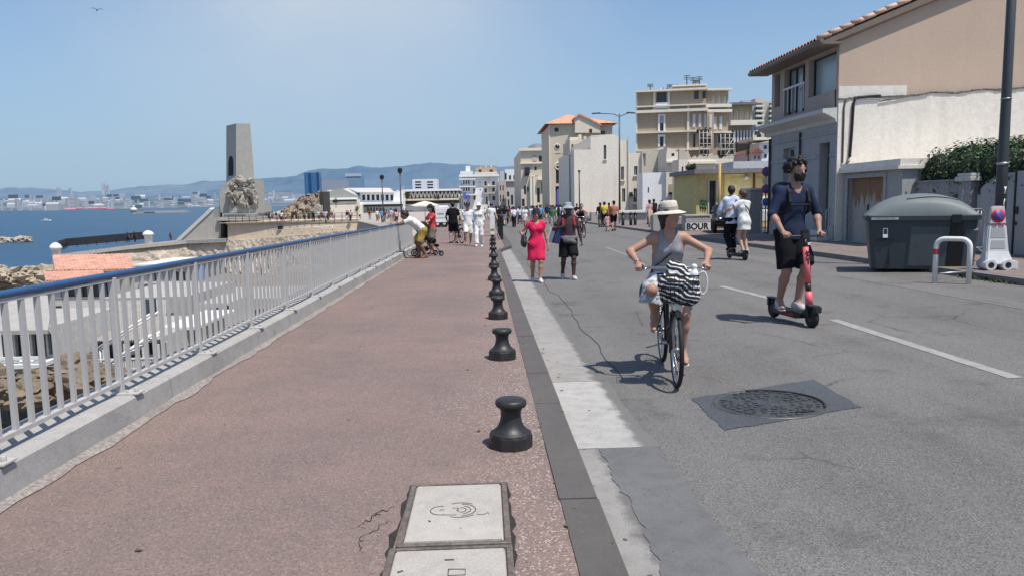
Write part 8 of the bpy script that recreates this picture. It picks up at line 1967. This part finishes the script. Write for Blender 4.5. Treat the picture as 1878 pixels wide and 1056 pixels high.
# ------------------------------------------------------------------ man in black with a bicycle, the two walkers in white
b = walk_at(832, 447); bx, by = b.x, b.y
p = person('man dressed in black seen from behind pushing a bicycle on the promenade', (bx, by, walk_z(by)), R(172))
f = Fig(1.82, sex='m', build=1.12, head=(0, R(4), 0), hands=[V3(-.26, -.22, .98), V3(.30, -.20, .98)], elbow=[V3(-.8, .7, -.3), V3(.8, .7, -.3)], feet=[V3(-.11, -.12, .08), V3(.11, .14, .09)], grip=(.9, .9))
f.body(p, SK_OLIVE, .012); top(f, p, cloth_mat('black_cotton', (.010, .010, .013)), arm=.36, vox=.012, hem=-.10, off=.014); shorts(f, p, MAT['black_cotton'], leg=.45, vox=.012, off=.015, flare=.02); cap_hair(f, p, HAIR_BLACK, .012, vox=.010); f.shoes(p, M_RUB, .009, .012, 'shoes')
ch = child_map(); b2 = copy_tree(bike, None, ch); b2.location = (bx+.14, by+.35, walk_z(by)); b2.rotation_euler = (0, 0, R(205)); b2['label'] = 'dark bicycle pushed by the man in black on the promenade'
for o in list(bpy.data.objects):
    if o.parent == b2 and o.name.startswith('basket'): bpy.data.objects.remove(o)
b = walk_at(859, 450); M_WLIN = cloth_mat('white_linen', (.74, .73, .71), .6)
p = person('walker in white shirt and white shorts with a wide black hat', (b.x, b.y, walk_z(b.y)), R(3))
f = Fig(1.72, sex='m', head=(R(10), 0, 0), feet=[V3(-.09, -.16, .08), V3(.10, .2, .10)], toe=[(-.1, -1, .1), (.1, -.9, -.4)])
f.body(p, SK_TAN, .012); top(f, p, M_WLIN, arm=.60, vox=.012, hem=-.10, off=.014); shorts(f, p, M_WLIN, leg=.47, vox=.012, off=.014, flare=.02); cap_hair(f, p, HAIR_BLACK, .008, vox=.010); lathe_hat(f, p, mat('black_felt', (.014, .013, .013), .8), .17, .095, .10, .01, 0, .05, name='hat'); f.shoes(p, mat('tan_sandal', (.24, .15, .09)), .006, .012, 'shoes')
b = walk_at(879, 452); p = person('walker in long white trousers and white shirt with a white sun hat', (b.x, b.y, walk_z(b.y)), R(-3))
f = Fig(1.73, sex='f', build=1.1, head=(R(-12), 0, 0), feet=[V3(-.09, -.22, .08), V3(.09, .16, .10)], toe=[(-.1, -1, .1), (.1, -.9, -.4)])
f.body(p, SK_TAN, .012); top(f, p, cloth_mat('white_cotton', (.66, .655, .63)), arm=.66, vox=.012, hem=-.12, off=.014); shorts(f, p, M_WLIN, leg=.94, vox=.012, off=.014, flare=.022, name='trousers'); cap_hair(f, p, HAIR_BROWN, .008, .03, vox=.010); lathe_hat(f, p, mat('white_sunhat', (.72, .71, .68), .8), .15, .095, .10, .02, 0, .05, name='sun_hat'); f.shoes(p, M_WHITE, .006, .012, 'shoes')

# ------------------------------------------------------------------ couple sharing a scooter, from behind
b = road_at(1352, 476); cx_, cy_ = b.x, b.y; cz = road_z(cx_, cy_); CR = R(188)
scooter('dark electric scooter carrying the couple away from the viewer', (cx_, cy_, cz), CR, False, M_SCBLK)
p = person('man in pale blue shirt and black trousers steering the shared scooter', (cx_-.12, cy_+.12, cz), CR)
f = Fig(1.84, V3(0, .0, 1.11), sex='m', lean=R(3), head=(R(-15), R(4), 0), hands=[V3(-.25, -.30, 1.16), V3(.25, -.30, 1.16)], elbow=[V3(-.9, .6, -.3), V3(.9, .6, -.3)], feet=[V3(-.09, -.05, .26), V3(.07, .12, .26)], grip=(.9, .9))
f.body(p, SK_OLIVE, .011); top(f, p, cloth_mat('pale_blue_shirt', (.50, .56, .68), .7), arm=.86, vox=.010, hem=-.14, off=.018, drop=.02, amp=.009); shorts(f, p, MAT['black_cotton'], leg=.95, vox=.011, off=.012, flare=.012, name='trousers'); cap_hair(f, p, HAIR_BLACK, .016, vox=.009); f.shoes(p, M_RUB, .010, .011, 'shoes')
p = person('woman in short white dress with long brown hair hugging the scooter driver', (cx_+.11, cy_-.17, cz), CR+R(14))
f = Fig(1.70, V3(0, .0, 1.06), sex='f', lean=R(4), head=(R(35), R(4), 0), hands=[V3(.02, -.46, 1.36), V3(.36, -.34, 1.28)], elbow=[V3(-1, .2, -.4), V3(1, .2, -.4)], feet=[V3(-.08, .05, .255), V3(.09, .1, .255)], grip=(.5, .5))
f.body(p, SK_LIGHT, .009); F = Field(); f.torso(F); f.limbs(F, True, False, armfrac=.30, ga=.012, flare=.012); F.cone(f.P+f.u*.02, V3(0, .01, .80), .135, .175, .06, '', [(f.f, .85)], 1); link('dress', F.mesh(.009, 'dress', cloth_mat('white_cotton', (.66, .655, .63)), neckline(f, .02, .09)+[(V3(0, 0, .805), V3(0, 0, -1))], .008, 26, 4, off=.012), p)
cap_hair(f, p, HAIR_BROWN, .014, .26, vox=.009); f.shoes(p, mat('pale_sneaker', (.50, .49, .48)), .008, .010, 'shoes'); strapline(p, mat('dark_leather', (.02, .017, .016)), [f.N+f.r2*.1, f.C-f.f2*.15+f.r2*.02, f.W-f.f2*.13-f.r2*.12], .012)
# far cyclist in black
b = road_at(1067, 436); fx, fy = b.x, b.y; fz = road_z(fx, fy); b3 = copy_tree(bike, None, child_map()); b3.location = (fx, fy, fz); b3.rotation_euler = (0, 0, R(5)); b3['label'] = 'bicycle of the far rider behind the man in the bucket hat'
p = person('cyclist in black sleeveless top riding behind the man in the bucket hat', (fx, fy, fz), R(5))
f = Fig(1.72, V3(0, .2, .90), lean=R(12), sex='f', hands=[V3(-.30, -.18, 1.08), V3(.30, -.18, 1.08)], elbow=[V3(-1, .3, -.3), V3(1, .3, -.3)], feet=[V3(-.12, .11, .555), V3(.12, .02, .205)], grip=(.9, .9))
f.body(p, SK_LIGHT, .013); top(f, p, MAT['black_cotton'], arm=0, vox=.012, hem=-.05, tank=.11, neck=.08); shorts(f, p, MAT['grey_wrap'], leg=.35, vox=.012); cap_hair(f, p, HAIR_DARK, .012, .04, vox=.011)
# ------------------------------------------------------------------ the crowd: single continuous figures whose slots take their own colours
TOPS = {'white': (.68, .67, .65), 'black': (.014, .014, .016), 'navy': (.02, .03, .08), 'sky blue': (.16, .32, .55), 'red': (.45, .04, .05), 'grey': (.22, .22, .23), 'yellow': (.62, .47, .06), 'pink': (.62, .34, .36), 'beige': (.46, .38, .28), 'green': (.07, .15, .07), 'maroon': (.16, .03, .04), 'pale blue': (.42, .50, .62), 'brown': (.13, .075, .045), 'orange': (.55, .2, .06)}
CM = {n: cloth_mat('cloth_'+n.replace(' ', '_'), c, .4) for n, c in TOPS.items()}
SKINS = [SK_LIGHT, SK_TAN, SK_OLIVE, SK_DARK]; HAIRS = [HAIR_BLACK, HAIR_BROWN, HAIR_DARK]
def crowd_mesh(kind, seed, vox=.022):
    r = random.Random(seed); st = r.uniform(.12, .26)*r.choice((-1, 1)); sx = 'f' if kind in ('dress', 'skirt') else r.choice('mf') if kind == 'shorts' else 'm'
    f = Fig(1.75, sex=sx, feet=[V3(-.09, -st, .085), V3(.09, st, .10)], toe=[(-.1, -1, .05), (.1, -1, -.2)], hands=[V3(-.28, st*.9-.05, .86), V3(.28, -st*.9-.05, .86)], head=(r.uniform(-.5, .5), .05, 0), build=r.uniform(.95, 1.1))
    F = Field(); k = 1
    for g, fn in ((1, lambda: f.torso(F)),):
        n0 = len(F.p); fn()
        for q in F.p[n0:]: q['mat'] = 2 if (q['tag'] == 'pelvis' and kind != 'dress') else 1
    n0 = len(F.p); f.limbs(F, True, False)
    for q in F.p[n0:]: q['mat'] = 0
    n0 = len(F.p); f.limbs(F, True, False, armfrac=.36, ga=.014)
    for q in F.p[n0:]: q['mat'] = 1
    n0 = len(F.p); f.limbs(F, False, True)
    for q in F.p[n0:]: q['mat'] = 0
    n0 = len(F.p)
    if kind == 'trousers': f.limbs(F, False, True, legfrac=.95, gl=.014)
    if kind == 'shorts': f.limbs(F, False, True, legfrac=.44, gl=.018)
    for q in F.p[n0:]: q['mat'] = 2
    if kind in ('dress', 'skirt'): F.cone(f.P+f.u*.05, V3(0, 0, .55), .14, .2, .05, '', [(f.f, .85)], 1, 1 if kind == 'dress' else 2)
    f.headp(F, 0)
    for q in (0, 1): d = unit(f.wr[q]-f.el[q]); F.cone(f.wr[q], f.wr[q]+d*.13, .034, .03, .02, '', None, 0, 0)
    f.feetp(F, .012, 3)
    F.cone(f.h+f.hu*.036, f.h+f.hu*.03-f.hf*.035, .105, .105, .02, '', [(f.hr, .88)], 0, 4); F.cone(f.h-f.hf*.05, f.h-f.hf*.05-f.hu*(.2 if sx == 'f' and seed % 2 else .06), .085, .06, .02, '', None, 0, 4)
    if seed % 3 == 1: F.cone(f.C-f.f2*.17+f.u2*.1, f.W-f.f2*.16, .12, .13, .03, '', None, 0, 3)
    return F.mesh(vox, 'person', [SK_TAN, CM['white'], CM['black'], M_RUB, HAIR_BLACK])
CROWD = {}
for kind in ('trousers', 'shorts', 'dress', 'skirt'):
    CROWD[kind] = [crowd_mesh(kind, i+17*len(kind)) for i in range(3)]
rc = random.Random(31); USED = set()
def walker(label, x, y, z, H, kind, topc, botc, skin=1, rz=None, hair=0, group='people strolling in the distance', var=None):
    me = CROWD[kind][rc.randrange(3) if var is None else var]; o = link('person', me); s = H/1.75; o.location = (x, y, z); o.scale = (s, s, s); o.rotation_euler = (0, 0, rc.choice((0, PI))+rc.uniform(-.5, .5) if rz is None else rz)
    for i, m in enumerate((SKINS[skin], CM[topc], CM[botc], M_RUB, HAIRS[hair])):
        o.material_slots[i].link = 'OBJECT'; o.material_slots[i].material = m
    return tag(o, label, 'person', group)
def onroad(px, py): b = gnd(px, py); return b.x, b.y, ground_z(b.x, b.y)
# the ones that can be told apart, left to right
for px, py, H, kind, tc, bc, sk, rz, lab in (
    (905, 418, 1.68, 'skirt', 'black', 'grey', 1, PI, 'walker in black vest and grey skirt left of the kerb railing'),
    (929.5, 412, 1.76, 'trousers', 'black', 'black', 2, 0, 'walker all in black just right of the black kerb railing'),
    (943, 417, 1.70, 'trousers', 'white', 'black', 1, 0, 'walker in white top and wide black trousers on the road'),
    (964, 417, 1.68, 'dress', 'white', 'white', 1, 0, 'woman in white dress on the road left of the woman in pink red'),
    (975, 412, 1.72, 'shorts', 'white', 'grey', 2, 0, 'walker in white top and grey shorts behind the woman in pink red'),
    (991, 414, 1.78, 'shorts', 'sky blue', 'navy', 1, PI, 'walker in sky blue top behind the dark hat of the woman in pink red'),
    (1014, 424, 1.68, 'shorts', 'green', 'grey', 0, 0, 'walker in dark green top between the woman in pink red and the man'),
    (1027, 412, 1.70, 'shorts', 'white', 'beige', 1, 0, 'walker in white top and beige shorts left of the bucket hat'),
    (1101, 417, 1.74, 'shorts', 'black', 'grey', 2, PI, 'walker in black with dark bag in the group by the cream wall'),
    (1108.5, 417, 1.78, 'trousers', 'yellow', 'black', 2, PI, 'walker in yellow shirt in the group by the cream wall'),
    (1117, 416, 1.70, 'shorts', 'maroon', 'brown', 2, PI, 'walker in maroon shirt in the group by the cream wall'),
    (1191, 412, 1.68, 'dress', 'pink', 'pink', 1, PI, 'woman in pink standing before the white garage, left of a pair'),
    (1199, 411, 1.72, 'trousers', 'black', 'black', 2, PI, 'person in black standing before the white garage, right of a pair'),
    (1214, 412, 1.62, 'shorts', 'black', 'grey', 2, 0, 'person in dark clothes just above the cyclist straw hat'),
    (1058, 412, 1.74, 'shorts', 'black', 'navy', 1, 0, 'dark haired walker just right of the bucket hat by the far cyclist')):
    x, y, z = onroad(px, py); walker(lab, x, y, z, H, kind, tc, bc, sk, rz)
x, y, z = onroad(1126, 424); o = walker('bare chested man in black shorts carrying bags at the far kerb', x, y, z, 1.80, 'shorts', 'brown', 'black', 1, PI); o.material_slots[1].material = skin_mat('sunburnt_skin', (.42, .19, .12))
x, y, z = onroad(1114, 425); walker('small child in pink beside the bare chested man', x, y, z, 1.05, 'dress', 'pink', 'pink', 0, PI)
# the rest of the crowd on the road and promenade: colours and neighbours set each apart
names = list(TOPS); combos = [(t, b, k) for t in names for b in ('black', 'navy', 'grey', 'beige', 'white', 'brown') for k in ('trousers', 'shorts', 'skirt')]; rc.shuffle(combos)
def crowd(n, place, where, H=(1.6, 1.85), grp='people strolling in the distance', pref=None):
    k = 0
    while k < n:
        t, b, kd = combos.pop()
        if rc.random() > {'white': 1, 'black': .9, 'navy': .7, 'grey': .6, 'pale blue': .6}.get(t, .10): combos.insert(0, (t, b, kd)); continue
        x, y, z = place(k); walker(f'walker in {t} top and {b} {kd} {where}', x, y, z, rc.uniform(*H), kd, t, b, rc.randrange(4), None, rc.randrange(3), grp); k += 1
def pl_road(k): px = rc.uniform(912, 1046); y = rc.uniform(62, 125); p = at(px, 383, y); x = max(kout(y)+.4, p.x); return x, y, ground_z(x, y)
crowd(36, pl_road, 'in the crowd far down the road')
def pl_prom(k): px = rc.uniform(885, 925); y = rc.uniform(48, 120); x = at(px, 383, y).x; return x, y, walk_z(y)
crowd(12, pl_prom, 'on the far promenade')
def pl_plaza(k): px = rc.choice((rc.uniform(640, 745), rc.uniform(690, 745), rc.uniform(565, 640))); y = rc.uniform(112, 150); p = at(px, 383, y); return p.x, y, walk_z(y)-.03
crowd(36, pl_plaza, 'on the plaza before the long white museum')
def pl_mon(k): px = rc.uniform(484, 600); y = rc.uniform(129, 146); p = at(px, 383, y); return p.x, y, walk_z(y)-.03
crowd(16, pl_mon, 'on the plaza beside the monument')
def pl_st(k): px = rc.uniform(700, 738); y = rc.uniform(84, 94); p = at(px, 383, y); return p.x, y, walk_z(y)-.03
crowd(5, pl_st, 'at the plaza edge above the railing')
for px, py, c, lab in ((235, 445, 'navy', 'stooping person in navy at the dark terrace fence'), (247, 444.5, 'black', 'person in black standing at the dark terrace fence'), (313, 441, 'maroon', 'small dark figure sitting by the foot of the stair ramp')):
    p = at(px, py, 128.5); walker(lab, p.x, 128.5, p.z, 1.75 if px < 300 else 1.3, 'trousers', c, 'black', 2, PI)
# dark parked car behind the couple
cb = at(1303, 431, 33.5); x0 = at(1306, 430, 33.5).x; zc = ground_z(11, 35); t = thing('parked_car', 'dark parked car partly hidden behind the couple on the scooter', 'car', (x0+.98, 33.6, zc), R(-15))
m = MB(); prof = [(0, .32), (0, .62), (.15, .72), (1.0, .84), (1.75, 1.24), (3.0, 1.27), (3.9, .95), (4.1, .8), (4.15, .35)]; W_ = .82
rg = []
for y, z in prof: rg.append((y, z))
m.extrx(rg, -W_, W_); m.build('body', mat('black_car_paint', (.012, .012, .014), .3, .1, 2, 0, 60, 0, spec=.3), t, bevel=.09, seg=3)
m = MB(); m.poly([(-.66, 1.02, .875), (.66, 1.02, .875), (.58, 1.70, 1.225), (-.58, 1.70, 1.225)]); m.build('windscreen', M_PANE, t, False).location = (0, -.03, .03)
for s in (-1, 1):
    m = MB(); m.ball((s*.62, .02, .64), .12, 12, 8, (1.3, .5, .7)); m.build('headlight', M_CHROME, t)
    for y in (.75, 3.3):
        m = MB(); m.torus((s*.78, y, .31), (1, 0, 0), .22, .10, 22, 8); w = m.build('wheel', M_RUB, t); m = MB(); m.cyl((s*.83, y, .31), (s*.86, y, .31), .18, n=14); m.build('rim', M_STEEL, w)
    m = MB(); m.ball((s*.92, 1.2, .93), .1, 10, 6, (1.1, .6, .8)); m.build('mirror', M_BLACK, t)
m = MB(); m.box(-.26, .26, -.03, .01, .42, .53); m.build('number_plate', M_WHITE, t); m = MB(); m.box(-.45, .45, -.025, .01, .56, .64); m.build('grille', M_BLACK, t)
# pale van roof showing over the grey pier
cb = at(1368, 378, 38); t = thing('parked_van', 'pale parked van showing behind the grey wall pier', 'van', (cb.x, 38, ground_z(11, 38))); w = 1.7; h = at(1378, 362.5, 38).z-ground_z(11, 38)
m = MB(); m.extrx([(0, .35), (0, 1.0), (.35, h-.1), (.6, h), (4, h), (4.1, .35)], 0, w); m.build('body', M_WHT, t, bevel=.07); m = MB(); m.poly([(.12, .04, 1.05), (w-.12, .04, 1.05), (w-.2, .33, h-.16), (.2, .33, h-.16)]); m.build('windscreen', M_PANE, t, False).location = (0, -.03, .02)
for x in (.1, w-.1):
    for y in (.7, 3.3): m = MB(); m.torus((x, y, .32), (1, 0, 0), .22, .09, 18, 6); m.build('wheel', M_RUB, t)
SC.render.resolution_x = 1024; SC.render.resolution_y = 575
